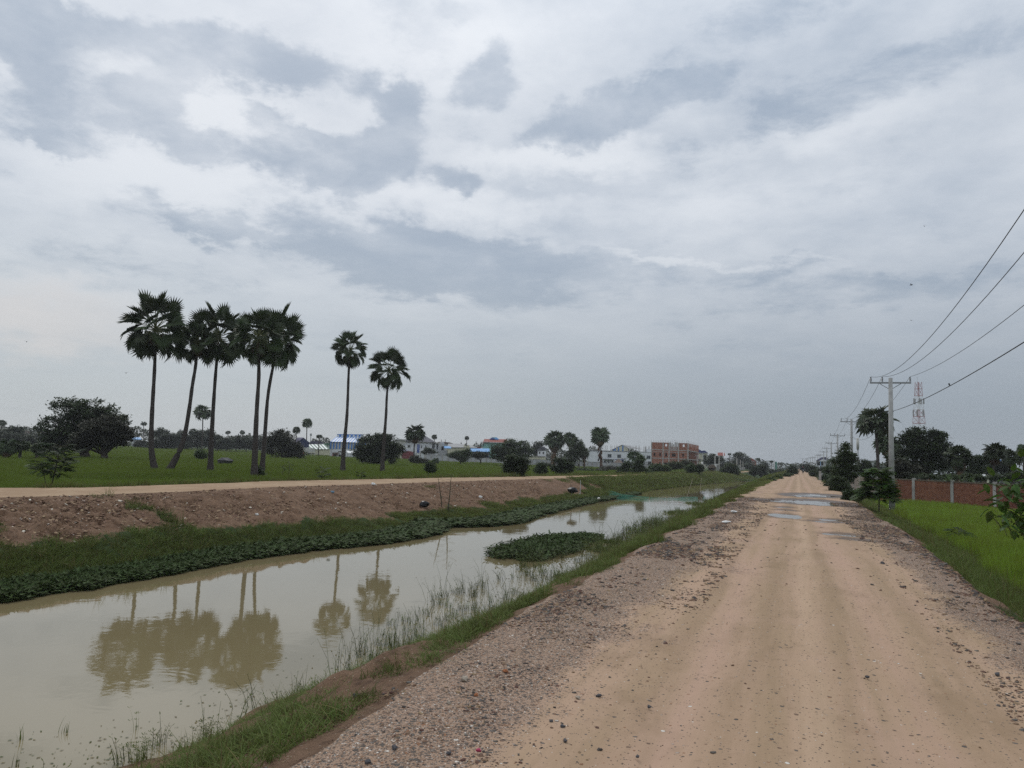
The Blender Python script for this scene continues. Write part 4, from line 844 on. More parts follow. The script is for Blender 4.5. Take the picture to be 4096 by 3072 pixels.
tree('pale hazy tree in front of the blue roofed house', [(3975, 1868, 32, 16), (4010, 1860, 28, 14), (3950, 1880, 24, 16), (4030, 1880, 30, 16)], (3990, 1915), 150, 'leaf_far', 2200, .24, tw=.12)
tree('long scrubby hedge growing along the back of the brick wall', [(3780, 1908, 40, 8), (3860, 1908, 40, 9), (3940, 1912, 40, 8), (3700, 1905, 40, 8), (4010, 1912, 40, 10), (4070, 1905, 30, 16)], (3850, 1925), 78, 'leaf_mid', 3200, .11, 'hedge', 'hedge', tw=.03, trunk=False)
for i, (x, y, rx, ry, D) in enumerate([(3305, 1912, 22, 14, 110), (3330, 1925, 22, 18, 90), (3322, 1945, 14, 12, 75), (3290, 1900, 18, 10, 130)]):
    tree(['roadside bush over the concrete wall end', 'roadside bush left of the tall airy bush', 'low bush at the road edge below the tall airy bush', 'small bush behind the concrete wall end'][i], [(x, y, rx, ry), (x+rx*.5, y+ry*.4, rx*.6, ry*.7)], (x, y+ry), D, 'leaf_mid', 900, .15, 'bush', 'bush', 'bushes on the right roadside', tw=.04)
# left tree line, each tree its own
TL = [(20, 1735, 30, 22, 250), (60, 1722, 28, 20, 240), (45, 1750, 30, 18, 230), (100, 1752, 26, 16, 235), (140, 1748, 24, 16, 240), (175, 1755, 22, 20, 240), (565, 1772, 22, 10, 280), (645, 1728, 26, 18, 275), (668, 1750, 24, 18, 260), (700, 1752, 26, 18, 262), (738, 1748, 26, 20, 265), (790, 1740, 26, 20, 270), (835, 1738, 26, 22, 275), (870, 1755, 24, 16, 270), (905, 1765, 26, 18, 265), (945, 1760, 24, 20, 270), (985, 1758, 26, 20, 268), (1020, 1768, 22, 16, 265), (1050, 1765, 20, 18, 270), (620, 1770, 24, 16, 262)]
DW = ['leftmost hazy tree', 'tall hazy tree left of the hipped roof', 'low dark tree below the hipped roof', 'tree hiding the hipped roof house', 'tree between the hipped roofs', 'tree touching the dark spreading tree', 'low scrub by the blue roofed house', 'open-crowned tree right of the tallest palm', 'round tree right of the open-crowned tree', 'dark round tree near the leaning palm top', 'dark tree left of the leaning trunk', 'tall tree behind the round-crowned palm', 'tall tree left of the straight palm', 'low tree right of the straight palm', 'broad low tree under the first tiny palm', 'rounded tree between the tiny palms', 'dark tree under the second tiny palm', 'low tree left of the close palm pair', 'tree seen past the close palm pair', 'low shrubby tree behind the tallest palm']
for (x, y, rx, ry, D), w_ in zip(TL, DW):
    tree(w_+' in the far tree line', [(x, y, rx*.8, ry*.8), (x-rx*.4, y+ry*.55, rx*.75, ry*.7), (x+rx*.45, y+ry*.5, rx*.75, ry*.75), (x, 1792-(1792-y)*.25, rx, (1792-y)*.35)], (x, 1796 if x > 500 else 1780), D, 'leaf_far', 1500, .42, group=FG, tw=.18, z0=ZF)
tree('small round bush standing alone on the field behind the leaning palm', [(802, 1816, 18, 16), (810, 1824, 12, 12)], (802, 1838), 112, 'leaf_light', 1300, .16, 'bush', 'bush', tw=.04)
tree('grassy hedge behind the young fan palms', [(190, 1785, 30, 14), (230, 1795, 30, 12), (160, 1795, 24, 14)], (190, 1812), 120, 'leaf_mid', 1500, .2, 'hedge', 'hedge', tw=.04)
tree('bush around the foot of the close palm pair', [(1030, 1882, 16, 16), (1040, 1895, 18, 8), (1020, 1895, 10, 8)], (1030, 1903), math.hypot(*at(1030, 1896, -.65)[:2])-.6, 'leaf_mid', 900, .10, 'bush', 'bush', tw=.03)
tree('scrubby bush at the foot of the palm before the villa', [(1660, 1838, 22, 16), (1685, 1843, 18, 10), (1700, 1846, 14, 8)], (1665, 1858), 156, 'leaf_brown', 1500, .2, 'bush', 'bush', tw=.04)
tree('small leafy sapling on the field in front of the villa wall', [(1722, 1862, 18, 12), (1725, 1878, 20, 12), (1712, 1872, 12, 10)], (1714, 1898), 78, 'leaf_mid', 1100, .13, 'sapling', 'sapling', tw=.03, shell=.3)

# the woods that close the horizon, too far to count
def woods(label, az0, az1, D, h, n, size=1.1):
    rn = random.Random(len(label)); V = []; Fc = []; nb = 0
    for i in range(n):
        a = math.radians(rn.uniform(az0, az1)); d = D*rn.uniform(.95, 1.1); hh = h*(.55+.55*float(vnoise(np.array([math.degrees(a)*1.7]), np.array([3.]))[0])+.25*float(vnoise(np.array([math.degrees(a)*7]), np.array([9.]))[0]))
        p = Vector((d*math.sin(a), d*math.cos(a), ZF+rn.random()**.7*hh)); s = size*rn.uniform(.6, 1.4)
        u = Vector((rn.gauss(0, 1), rn.gauss(0, 1), rn.gauss(0, .5))).normalized(); w = u.cross(Vector((rn.gauss(0, .4), rn.gauss(0, .4), 1))).normalized()
        V += [p-u*s*.6, p+w*s*.4, p+u*s*.6, p-w*s*.4]; Fc.append((nb, nb+1, nb+2, nb+3)); nb += 4
    tag(link('distant_woods', np_mesh('distant_woods', [tuple(v) for v in V], Fc, M['leaf_far'])), label, 'woods', kind='stuff')
woods('unbroken low woods along the horizon beyond the left rice field', -60, -9, 400, 7.5, 26000)
woods('unbroken low woods behind the brick wall on the right', 2, 24, 190, 5.0, 9000, .8)
woods('faint woods at the far end of the canal and road', -9, 2.5, 560, 6, 4000, 1.3)

# ------------------------------------------------------------------ buildings
def flat(n, c, r=.85, v=.08, sc=2., b=0, bs=10., **k): M[n] = mat(n, c, r, .2, var=v, scale=sc, bump=b, bscale=bs, **k); return M[n]
flat('white_render', (.62, .64, .66), v=.10, sc=.6); flat('grey_render', (.36, .37, .38), v=.2, sc=.5); flat('cream_wall', (.52, .50, .38), v=.1, sc=.5)
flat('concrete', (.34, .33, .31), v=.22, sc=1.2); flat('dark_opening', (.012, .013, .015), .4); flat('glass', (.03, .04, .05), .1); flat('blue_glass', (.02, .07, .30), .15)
flat('navy_sheet', (.022, .032, .085), .6, .2, 2); flat('blue_sheet', (.05, .19, .50), .5, .15, 1); flat('white_sheet', (.60, .62, .62), .5, .1, 1); flat('pale_sheet', (.42, .41, .38), .6, .15, 1)
flat('grey_roof', (.10, .10, .115), .8, .12, 1); flat('lightgrey_roof', (.30, .30, .30), .8, .12, .5); flat('red_roof', (.24, .075, .06), .8, .15, 1); flat('maroon_sheet', (.17, .04, .045), .7, .1, 1)
flat('green_sheet', (.05, .13, .085), .6); flat('teal_wall', (.22, .42, .38), .8); flat('skyblue_sheet', (.10, .28, .55), .5); flat('plum_roof', (.07, .065, .12), .7)
flat('navy_roof', (.03, .045, .16), .6); flat('thatch', (.13, .10, .08), .95, .3, 6, .05, 12); flat('tarp', (.45, .45, .43), .7, .2, 2); flat('timber', (.14, .11, .08), .9, .2, 4)
flat('brick_face', (.27, .115, .075), .9, .22, 1.2); flat('mortar', (.24, .20, .17), .95); flat('red_paint', (.30, .06, .05), .6); flat('white_paint', (.65, .65, .65), .6); flat('green_net', (.05, .20, .15), .8, .3, 2)
flat('orange_cloth', (.55, .16, .04), .8); flat('hazy_brown', (.12, .085, .075), .9)
class Fac:
    """a building placed on a vertical plane at distance D; P() gives local x, z of a pixel on that plane"""
    def __init__(s, name, label, cat, pxc, D, z0=-.9, axis=False, yaw=0, group=None, py=1850):
        p = at_d(pxc, py, D); s.az = math.atan2(p.x, p.y); s.yaw = 0 if axis else -s.az+yaw
        s.o = Vector((p.x, p.y, z0)); s.root = thing(name, label, cat, s.o, s.yaw, group)
        s.R = Vector((math.cos(s.yaw), math.sin(s.yaw), 0)); s.N = Vector((-math.sin(s.yaw), math.cos(s.yaw), 0)); s.E = Vector((0, 0, EYE)); s.parts = {}
    def P(s, px, py, off=0.0):
        d = ray(px, py); o = s.o+s.N*off; t = (o-s.E).dot(s.N)/d.dot(s.N); h = s.E+d*t-s.o
        return h.dot(s.R), h.z
    def rect(s, x0, y0, x1, y1, off=0.0):
        a = s.P((x0+x1)/2*0+x0, (y0+y1)/2, off)[0]; b = s.P(x1, (y0+y1)/2, off)[0]; m = (x0+x1)/2
        return a, b, s.P(m, y1, off)[1], s.P(m, y0, off)[1]
    def box(s, nm, m, x0, y0, x1, y1, d0=0.0, d1=.3, parent=None, ground=False):
        a, b, lo, hi = s.rect(x0, y0, x1, y1, d0)
        if ground: lo = 0
        mb = MB(); mb.box(a, b, d0, d1, lo, hi); return mb.build(nm, M[m], parent or s.root)
    def hipless(s, nm, m, poly, d0, d1, parent=None):
        mb = MB(); mb.prism([s.P(x, y, d0) for x, y in poly], d0, d1); return mb.build(nm, M[m], parent or s.root)
    def slope(s, nm, m, a, b, c, d, da, db, th=.12):   # front edge a-b at depth da, back edge d-c at depth db
        q = [s.P(*a, da), s.P(*b, da), s.P(*c, db), s.P(*d, db)]; dd = [da, da, db, db]
        v = [(p[0], k, p[1]) for p, k in zip(q, dd)]+[(p[0], k, p[1]-th) for p, k in zip(q, dd)]
        mb = MB(); mb.add(v, [(0, 1, 2, 3), (7, 6, 5, 4), (0, 4, 5, 1), (1, 5, 6, 2), (2, 6, 7, 3), (3, 7, 4, 0)]); return mb.build(nm, M[m], s.root)
    def window(s, x0, y0, x1, y1, frame='pale_sheet', pane='glass', d=-.06, mull=1, sill=False, nm='window'):
        a, b, lo, hi = s.rect(x0, y0, x1, y1, 0); w = min(.12, (b-a)*.12); mb = MB()
        mb.box(a-w, a, d, .05, lo-w, hi+w); mb.box(b, b+w, d, .05, lo-w, hi+w); mb.box(a, b, d, .05, hi, hi+w); mb.box(a, b, d, .05, lo-w, lo)
        for k in range(mull):
            xm = a+(b-a)*(k+1)/(mull+1); mb.box(xm-w*.3, xm+w*.3, d+.01, .05, lo, hi)
        f = mb.build(nm, M[frame], s.root); g = MB(); g.box(a, b, -.02, .04, lo, hi); g.build('pane', M[pane], f)
        return f
    def wall_holes(s, nm, m, x0, y0, x1, y1, holes, d0=0, d1=.25, ground=True, topz=None):
        a, b, lo, hi = s.rect(x0, y0, x1, y1, 0); lo = 0 if ground else lo; H = [s.rect(*h) for h in holes]; H = [(h[0], h[1], max(h[2], lo), h[3]) for h in H]
        xs = sorted({a, b, *[q for h in H for q in h[:2]]}); zs = sorted({lo, hi, *[q for h in H for q in h[2:]]}); mb = MB()
        for j in range(len(zs)-1):
            run = None
            for i in range(len(xs)-1):
                cx, cz = (xs[i]+xs[i+1])/2, (zs[j]+zs[j+1])/2; solid = not any(h[0] < cx < h[1] and h[2] < cz < h[3] for h in H)
                if solid: run = xs[i] if run is None else run
                if (not solid or i == len(xs)-2) and run is not None:
                    mb.box(run, xs[i+1] if solid else xs[i], d0, d1, zs[j], zs[j+1]); run = None
        return mb.build(nm, M[m], s.root)
# blue and white striped warehouse
f = Fac('warehouse', 'warehouse with blue and white striped sheet walls, ridge vent and white base', 'warehouse', 1376, 235, py=1810)
xr = [1320+(1434-1320)*i/19 for i in range(20)]
f.box('wall', 'white_render', 1319.5, 1796, 1434.5, 1823, 0, 12, ground=True)
for i in range(19):
    y = 1768+2.2*i/18
    f.box('wall_panel', 'blue_sheet' if i % 2 == 0 else 'pale_sheet', xr[i], y, xr[i+1], 1796-.1, -.06-.02*(i % 2), .1)
f.box('wall', 'pale_sheet', 1320, 1769, 1434, 1796, .12, 12)
rl = [(1322+(1433-1322)*i/19, 1766.5+3*i/19) for i in range(20)]; rh = [(1347+(1453-1347)*i/19, 1746+1.5*i/19) for i in range(20)]
for i in range(19): f.slope('roof_panel', 'blue_sheet' if i % 2 == 0 else 'white_sheet', rl[i], rl[i+1], rh[i+1], rh[i], -.4, 5.5, .1)
for i in range(13):
    x0 = 1349+(1450-1349)*i/13; x1 = 1349+(1450-1349)*(i+1)/13; f.box('vent_panel', 'blue_sheet' if i % 2 else 'white_sheet', x0, 1738, x1, 1746.5, 5.4, 6.6)
f.hipless('ridge_cap', 'blue_sheet', [(1347, 1738.6), (1350.5, 1736.4), (1449.5, 1737.4), (1456, 1745), (1453, 1745.5), (1448.6, 1739)], 5.3, 6.7)
f.hipless('gable', 'pale_sheet', [(1434, 1823), (1434, 1770), (1454, 1747), (1467, 1760), (1467, 1823)], .3, 11.9)
for k in range(4): f.box('gable_panel', 'blue_sheet', 1439+7*k, 1768-3*k, 1442+7*k, 1796, .1, .28)
f.slope('verge', 'white_sheet', (1430, 1771), (1435, 1771), (1457, 1746), (1453, 1746), -.5, 5.4, .25)
for x in (1371, 1396, 1421): f.slope('skylight', 'lightgrey_roof', (x, 1764), (x+6, 1764), (x+12, 1755), (x+6, 1755), .9, 3.8, .02)
f.window(1353, 1805, 1365, 1810, nm='window')
f.box('drainpipe', 'grey_render', 1325, 1770, 1326.4, 1823, -.3, -.15)
f = Fac('open_shed', 'small open shed with white sloping roof beside the striped warehouse', 'shed', 1412, 224, py=1815)
f.slope('roof', 'white_sheet', (1392, 1811.5), (1442, 1812.5), (1440, 1802), (1385, 1803), -1, 3.5)
for x in (1389, 1403, 1416, 1430): f.box('post', 'timber', x, 1811, x+1, 1826, -.6, -.5, ground=True)
f.box('rail', 'timber', 1389, 1817, 1431, 1818, -.6, -.52)
f = Fac('parked_truck', 'rust brown cargo truck with white cab beside the striped warehouse', 'truck', 1345, 226, py=1816)
f.box('cargo_box', 'hazy_brown', 1329, 1810, 1354, 1823, 0, 2.2); f.box('cab', 'white_paint', 1354.6, 1811, 1362, 1823, .1, 2.1); f.box('bumper', 'red_paint', 1329.3, 1819, 1333, 1823.4, -.1, 0)
for x in (1334, 1339, 1358):
    a, b, lo, hi = f.rect(x, 1820, x+4, 1825); w = MB(); w.tube([((a+b)/2, -.05, .45), ((a+b)/2, .25, .45)], .45, 12); w.build('wheel', M['dark_opening'], f.root)
f.window(1356, 1813, 1360.5, 1816.5, 'white_paint', nm='cab_window', mull=0)
# navy shed
f = Fac('shed', 'tall navy blue sheet metal shed on dark posts', 'shed', 1212, 225, py=1800)
f.hipless('gable_wall', 'navy_sheet', [(1184, 1787), (1188, 1768), (1214.7, 1750.6), (1237, 1769.4), (1235.7, 1790.4)], 0, .3)
f.slope('roof', 'plum_roof', (1186, 1769.5), (1214.7, 1750), (1190, 1750), (1165, 1768), -.15, 9)
f.box('wall', 'navy_sheet', 1187, 1770, 1236, 1789, .35, 9)
for x in (1186, 1192, 1199, 1206, 1233): f.box('post', 'dark_opening', x, 1789.5, x+2.2, 1823, .1, .4, ground=True)
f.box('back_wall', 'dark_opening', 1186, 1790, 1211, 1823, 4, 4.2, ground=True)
f = Fac('tarp_shelter', 'shelter hung with pale tarpaulins right of the navy shed', 'shelter', 1236, 218, py=1805)
for i, (x0, x1, y0, y1) in enumerate([(1212, 1222, 1792, 1806), (1222, 1231, 1791, 1807), (1231, 1239, 1791, 1812), (1240, 1249, 1792, 1807), (1249, 1259, 1793, 1809)]): f.box('tarpaulin', 'tarp', x0, y0, x1-.4, y1, -.05*(i % 2), .08)
for x in (1211, 1223, 1245, 1259.5): f.box('post', 'white_paint', x, 1791, x+.9, 1823, .1, .2, ground=True)
f.box('bench', 'dark_opening', 1230, 1813, 1259, 1816, 1, 2); f.box('red_cloth', 'red_paint', 1211, 1809, 1215.5, 1816, -.3, -.2)
# green and white striped roof hall
f = Fac('hall', 'low hall with green and white striped roof', 'hall', 1280, 262, py=1800)
f.box('wall', 'cream_wall', 1240, 1797, 1318, 1822, 0, 8, ground=True)
for i in range(12):
    x0 = 1236+(1318-1236)*i/12; x1 = 1236+(1318-1236)*(i+1)/12; f.slope('roof_panel', 'green_sheet' if i % 2 else 'white_sheet', (x0, 1796), (x1, 1796), (x1-19, 1777), (x0-19, 1777), -.3, 6)
f = Fac('hall', 'plum roofed hall rising behind the green striped roof', 'hall', 1268, 300, py=1790)
f.box('wall', 'white_render', 1240, 1772, 1294, 1800, 0, 8, ground=True); f.hipless('roof', 'plum_roof', [(1237, 1771), (1246, 1765), (1280, 1765), (1295, 1771)], -.5, 8); f.box('lower_roof', 'plum_roof', 1238, 1774, 1303, 1777.5, -.6, -.1)
f = Fac('warehouse', 'green striped warehouse half hidden left of the blue striped one', 'warehouse', 1306, 275, py=1790)
for i in range(8): f.box('wall_panel', 'green_sheet' if i % 2 else 'white_sheet', 1289+4*i, 1778, 1293+4*i, 1795, -.02*(i % 2), .2)
f.box('wall', 'cream_wall', 1289, 1779, 1321, 1823, .3, 7, ground=True); f.hipless('roof', 'green_sheet', [(1288, 1779), (1298, 1773), (1312, 1771.5), (1322, 1777), (1322, 1780)], -.4, 7)
# white villa
f = Fac('villa', 'white two storey villa with grey hipped roof and tall arched blue window', 'villa', 1690, 240, py=1800)
f.wall_holes('wall', 'white_render', 1621, 1771, 1726, 1813, [(1631, 1780.5, 1641, 1790), (1668.5, 1776, 1678.5, 1811), (1684, 1782, 1688, 1792), (1701.5, 1782, 1705.5, 1792)], 0, .3)
f.box('wall', 'white_render', 1621, 1771, 1758, 1813, 2.6, 9, ground=True); f.box('wall', 'white_render', 1609, 1776, 1620.5, 1811, 1.5, 6, ground=True)
f.box('cornice', 'pale_sheet', 1619, 1767, 1759, 1771, -.4, 9.2)
f.box('balcony_slab', 'white_render', 1712, 1803, 1758, 1805.5, -.5, 2.5)
for x in (1714, 1725, 1742, 1754): f.box('column', 'white_render', x, 1773, x+2.4, 1803, -.3, .1)
for i in range(11): f.box('baluster', 'white_render', 1727+2.6*i, 1797, 1727.9+2.6*i, 1803, -.35, -.25)
f.box('handrail', 'white_render', 1727, 1796, 1756, 1797, -.4, -.2)
f.window(1631, 1780.5, 1641, 1790, mull=2); w = f.window(1668.5, 1777, 1678.5, 1811, 'white_paint', 'blue_glass', mull=1)
f.window(1684, 1782, 1688, 1792, mull=0); f.window(1701.5, 1782, 1705.5, 1792, mull=0)
f.box('door', 'glass', 1730, 1784, 1735, 1803, 2.5, 2.6); f.box('door', 'glass', 1748, 1777, 1753, 1803, 2.5, 2.6)
a = f.P(1618, 1767, -.8)[0]; b = f.P(1745, 1767, -.8)[0]; z = f.P(1690, 1767.2)[1]; h = f.P(1680, 1742, 4)[1]; r1 = f.P(1660, 1742)[0]; r2 = f.P(1701, 1742)[0]
mb = MB(); mb.add([(a, -.8, z), (b, -.8, z), (b, 9.6, z), (a, 9.6, z), (r1, 4.4, h), (r2, 4.4, h)], [(0, 1, 5, 4), (1, 2, 5), (2, 3, 4, 5), (3, 0, 4), (3, 2, 1, 0)]); mb.build('roof', M['grey_roof'], f.root)
f = Fac('round_tower', 'pale grey round stair tower with blue awning at the villa side', 'tower', 1768, 238, py=1795)
a, b, lo, hi = f.rect(1758, 1772, 1777, 1812); mb = MB(); mb.tube([((a+b)/2, 1, 0), ((a+b)/2, 1, hi), ((a+b)/2, 1, hi+.35)], [(b-a)/2, (b-a)/2, (b-a)*.36], 18); mb.build('wall', M['grey_render'], f.root, True)
f.box('opening', 'dark_opening', 1766, 1785, 1774, 1801, -.12, .4); f.slope('awning', 'skyblue_sheet', (1778, 1792), (1806, 1792.5), (1801, 1785), (1775, 1784), -2.5, .5); f.box('post', 'timber', 1789.5, 1791.5, 1791, 1818, -2.3, -2.1, ground=True)
f.box('terrace', 'grey_render', 1757, 1802, 1790, 1814, -1.5, -.2, ground=True)
for x in (1764.5, 1780.5): f.box('chimney', 'hazy_brown', x, 1758, x+1.8, 1772, 3, 3.3)
f = Fac('factory_hall', 'broad flat-roofed pale hall behind the left wing of the villa', 'hall', 1610, 290, py=1780)
f.box('wall', 'pale_sheet', 1584, 1762, 1640, 1800, 0, 10, ground=True); f.box('roof', 'lightgrey_roof', 1582, 1757, 1642, 1762, -.5, 10.4)
f = Fac('shed', 'maroon painted shed in front of the villa', 'shed', 1630, 232, py=1812)
f.box('wall', 'maroon_sheet', 1609, 1807, 1655, 1826, 0, 3, ground=True); f.hipless('gable', 'maroon_sheet', [(1609, 1807), (1630, 1803), (1655, 1807)], 0, 3); f.box('side_wall', 'cream_wall', 1594, 1807, 1608.7, 1826, .2, 3, ground=True); f.slope('roof', 'lightgrey_roof', (1593, 1806.5), (1631, 1804.5), (1630, 1802.5), (1597, 1804), -.3, 2.8, .06)
f = Fac('blue_canopy', 'navy canopy roof left of the maroon shed', 'canopy', 1612, 236, py=1805); f.slope('roof', 'navy_roof', (1596, 1804), (1630, 1804), (1628, 1799), (1600, 1798.6), -.5, 1.5)
for x in (1597, 1627): f.box('post', 'timber', x, 1804, x+1, 1824, 0, .15, ground=True)
# cream warehouses
f = Fac('warehouse', 'long cream warehouse with grey roof right of the round tower', 'warehouse', 1825, 275, py=1795)
f.box('wall', 'cream_wall', 1786, 1788, 1860, 1820, 0, 12, ground=True); f.slope('roof', 'lightgrey_roof', (1790, 1789), (1861, 1789), (1858, 1775.5), (1793, 1774), -.5, 6); f.hipless('gable', 'cream_wall', [(1853, 1790), (1858.5, 1776), (1863, 1790)], .2, 11.8)
f = Fac('warehouse', 'second cream warehouse gable with twin peaks', 'warehouse', 1872, 280, py=1795)
f.hipless('gable_wall', 'cream_wall', [(1862, 1822), (1862, 1790), (1868, 1783), (1875, 1778.5), (1879, 1790), (1879, 1822)], 0, 10); f.slope('roof', 'lightgrey_roof', (1878, 1791), (1908, 1790), (1890, 1783), (1874, 1779), -.2, 8); f.box('wall', 'grey_render', 1879.5, 1790, 1908, 1822, .4, 9, ground=True); f.box('red_wall', 'maroon_sheet', 1907, 1789.5, 1923, 1797, .2, .5)
f = Fac('curved_hall', 'brownish curved roof behind the villa and its tower', 'hall', 1780, 310, py=1780)
f.hipless('roof', 'hazy_brown', [(1740, 1773), (1752, 1767.5), (1775, 1767), (1800, 1770), (1820, 1776)], 0, 14); f.box('wall', 'grey_render', 1742, 1773, 1818, 1800, .3, 13.5, ground=True)
f = Fac('long_shed', 'long shed with pale blue roof and deep blue wall', 'shed', 1918, 245, py=1810)
f.box('wall', 'navy_roof', 1878, 1807, 1958, 1832, 0, 5, ground=True); f.slope('roof', 'skyblue_sheet', (1876, 1806), (1960, 1806), (1957, 1794), (1879, 1794), -.6, 4.5)
for x in (1882, 1905, 1930, 1955): f.box('post', 'white_paint', x, 1806.5, x+.8, 1830, -.4, -.3, ground=True)
# teal building
f = Fac('house', 'teal two storey building with red roof and small blue dormer', 'house', 1975, 285, py=1790)
f.wall_holes('wall', 'teal_wall', 1931, 1770, 2030, 1830, [], 0, 9); f.box('balcony_wall', 'teal_wall', 1926.5, 1780, 1931, 1785, -.3, 1)
f.slope('roof', 'red_roof', (1930, 1770), (2034, 1771), (2028, 1757), (1938, 1756), -.6, 5); f.box('eave', 'white_render', 1923, 1768.6, 2034, 1770.4, -.8, -.2); f.box('column', 'white_render', 1927, 1770, 1928.6, 1795, -.2, .1, ground=True)
f.hipless('dormer', 'teal_wall', [(1959, 1757), (1969, 1750), (1980, 1749), (1994, 1757)], 4, 6); f.slope('dormer_roof', 'navy_roof', (1957, 1757), (1982, 1757), (1970, 1749), (1969, 1749), 3.6, 4.2); f.slope('dormer_roof', 'skyblue_sheet', (1976, 1757), (1996, 1757), (1986, 1749), (1970, 1748.5), 3.7, 4.3)
f.window(1931.5, 1774, 1934, 1786, mull=0)
# small grey-roofed house
f = Fac('house', 'small white house with grey gable between the umbrella-shaped tree and paired palms', 'house', 2166, 235, py=1815)
f.wall_holes('wall', 'white_render', 2151, 1800, 2184, 1824, [(2156, 1807, 2161, 1815), (2171, 1808, 2176, 1816)], 0, .3); f.box('wall', 'white_render', 2151, 1800, 2184, 1824, .35, 5, ground=True)
f.hipless('gable', 'grey_render', [(2149, 1800), (2166, 1787), (2184, 1800)], -.1, .3); f.slope('roof', 'grey_roof', (2148, 1801), (2166, 1786), (2178, 1786.5), (2190, 1801), -.3, .05); f.slope('roof', 'grey_roof', (2166, 1786), (2184, 1801), (2190, 1801), (2178, 1786), -.3, 5)
f.window(2156, 1807, 2161, 1815); f.window(2171, 1808, 2176, 1816); f.box('lower_roof', 'timber', 2110, 1824, 2183, 1825.3, -2.5, -.2); f.box('annex_wall', 'cream_wall', 2112, 1826, 2183, 1842, -2.2, -.3, ground=True)
# unfinished white row houses
f = Fac('row_houses', 'unfinished white row houses with bare concrete column stubs on the roof', 'row houses', 2480, 262, py=1825)
hol = [(2431.5, 1817, 2445, 1829), (2470, 1818.5, 2483, 1830.5), (2587.5, 1823, 2600.5, 1835)]
def topy(x): return 1801+8*(x-2360)/244
f.wall_holes('wall', 'white_render', 2352, 1805, 2604, 1862, hol, 0, .3); f.box('wall', 'white_render', 2352, 1805, 2604, 1862, .35, 12, ground=True)
f.hipless('parapet', 'white_render', [(2352, 1806), (2352, 1801), (2604, 1809), (2604, 1810)], 0, .3); f.hipless('coping', 'grey_render', [(2352, 1801), (2352, 1799.8), (2604, 1807.8), (2604, 1809)], -.1, .4)
for h in hol: f.window(*h, 'grey_render', 'glass')
for x in (165, 205, 268, 510, 575, 640, 760, 800, 888, 948, 988, 1203, 1260, 1295, 1370, 1400, 1520, 1575, 1605, 1680, 1715, 1840, 1890, 1922, 1990, 2025):
    px = 2350+x/8.193; y0 = 1779+5*(px-2360)/244+random.uniform(-1, 2); f.box('column_stub', 'concrete', px-.7, y0+2, px+.7, topy(px)-.5, 2+random.random()*4, 2.3+random.random()*.2+4)
    f.box('rebar', 'hazy_brown', px-.2, y0-2.5, px+.2, y0+2, 3.9, 3.95)
f.box('roof_room', 'white_render', 2586, 1797, 2604, 1808.5, 1, 4); f.box('canopy', 'grey_roof', 2413, 1836, 2455, 1838.5, -2, -.1)
for x in (2416, 2430, 2447): f.box('door', 'glass', x, 1842, x+6, 1862, -.06, 0)
f.box('gate', 'grey_render', 2573, 1845, 2592, 1862, -.1, 0, ground=True); f.box('opening', 'dark_opening', 2592, 1846, 2604, 1862, -.08, 0, ground=True)
for x in (2489, 2499): f.box('air_unit', 'lightgrey_roof', x-2, 1831, x+2, 1836, -.5, -.05)
f = Fac('warehouse', 'striped blue and cream gable showing behind the row houses', 'warehouse', 2484, 300, py=1800)
f.hipless('gable_wall', 'cream_wall', [(2446, 1812), (2446, 1800), (2488, 1779), (2512, 1792), (2512, 1812)], 0, 12)
for x, y in ((2453, 1797), (2459, 1794), (2472, 1789), (2489, 1782)): f.box('wall_panel', 'blue_sheet', x, y, x+4.5, 1812, -.12, -.02)
f.slope('verge', 'grey_roof', (2445, 1801), (2488, 1779.5), (2489, 1778), (2445, 1799), -.2, .1, .05); f.slope('roof', 'lightgrey_roof', (2488, 1778), (2513, 1792), (2570, 1797), (2530, 1785), -.2, 11, .06)
f = Fac('blue_shelter', 'blue tarpaulin shelter at the wall before the row houses', 'shelter', 2476, 245, py=1845)
f.box('roof', 'navy_roof', 2458, 1837, 2496, 1840, -1, 1); f.box('curtain', 'navy_roof', 2486, 1840, 2496, 1856, 0, .1)
for x in (2459, 2494): f.box('post', 'white_paint', x, 1840, x+1, 1860, -.9, -.8, ground=True)
f = Fac('thatched_hut', 'small hut with pyramid thatched roof behind the grey wall', 'hut', 2474, 238, py=1845)
a, b, lo, hi = f.rect(2454, 1834, 2494, 1851); mb = MB(); mb.add([(a, -2, lo), (b, -2, lo), (b, 2.4, lo), (a, 2.4, lo), ((a+b)/2, .2, hi)], [(0, 1, 4), (1, 2, 4), (2, 3, 4), (3, 0, 4), (3, 2, 1, 0)]); mb.build('roof', M['thatch'], f.root)
for x in (2458, 2489): f.box('post', 'timber', x, 1850, x+1.2, 1864, -1.6, -1.45, ground=True)
# the long grey boundary wall with posts
def bwall(label, pts, D0, D1, m='grey_render', np_=6, top=None):
    A = at_d(pts[0][0], pts[0][1], D0); Bq = at_d(pts[1][0], pts[1][1], D1); L = (Bq-A); L.z = 0; ang = math.atan2(L.y, L.x); n = L.length
    r = thing('boundary_wall', label, 'wall', (A.x, A.y, ZF), ang); za = A.z-ZF; zb = Bq.z-ZF
    for i in range(np_):
        x0, x1 = n*i/np_, n*(i+1)/np_; z = za+(zb-za)*(i+.5)/np_; mb = MB(); mb.box(x0+.15, x1-.15, 0, .15, 0, z); mb.build('wall_panel', M[m], r)
        mb = MB(); mb.box(x0+.16, x1-.16, -.03, .18, z+.001, z+.1); mb.build('coping', M['grey_roof'], r)
    for i in range(np_+1):
        z = za+(zb-za)*i/np_; mb = MB(); mb.box(n*i/np_-.14, n*i/np_+.14, -.06, .21, 0, z+.12); mb.build('post', M['concrete'], r)
bwall('white garden wall of the villa behind the palm', ((1664, 1812), (1753, 1814)), 232, 232, 'white_render', 5)
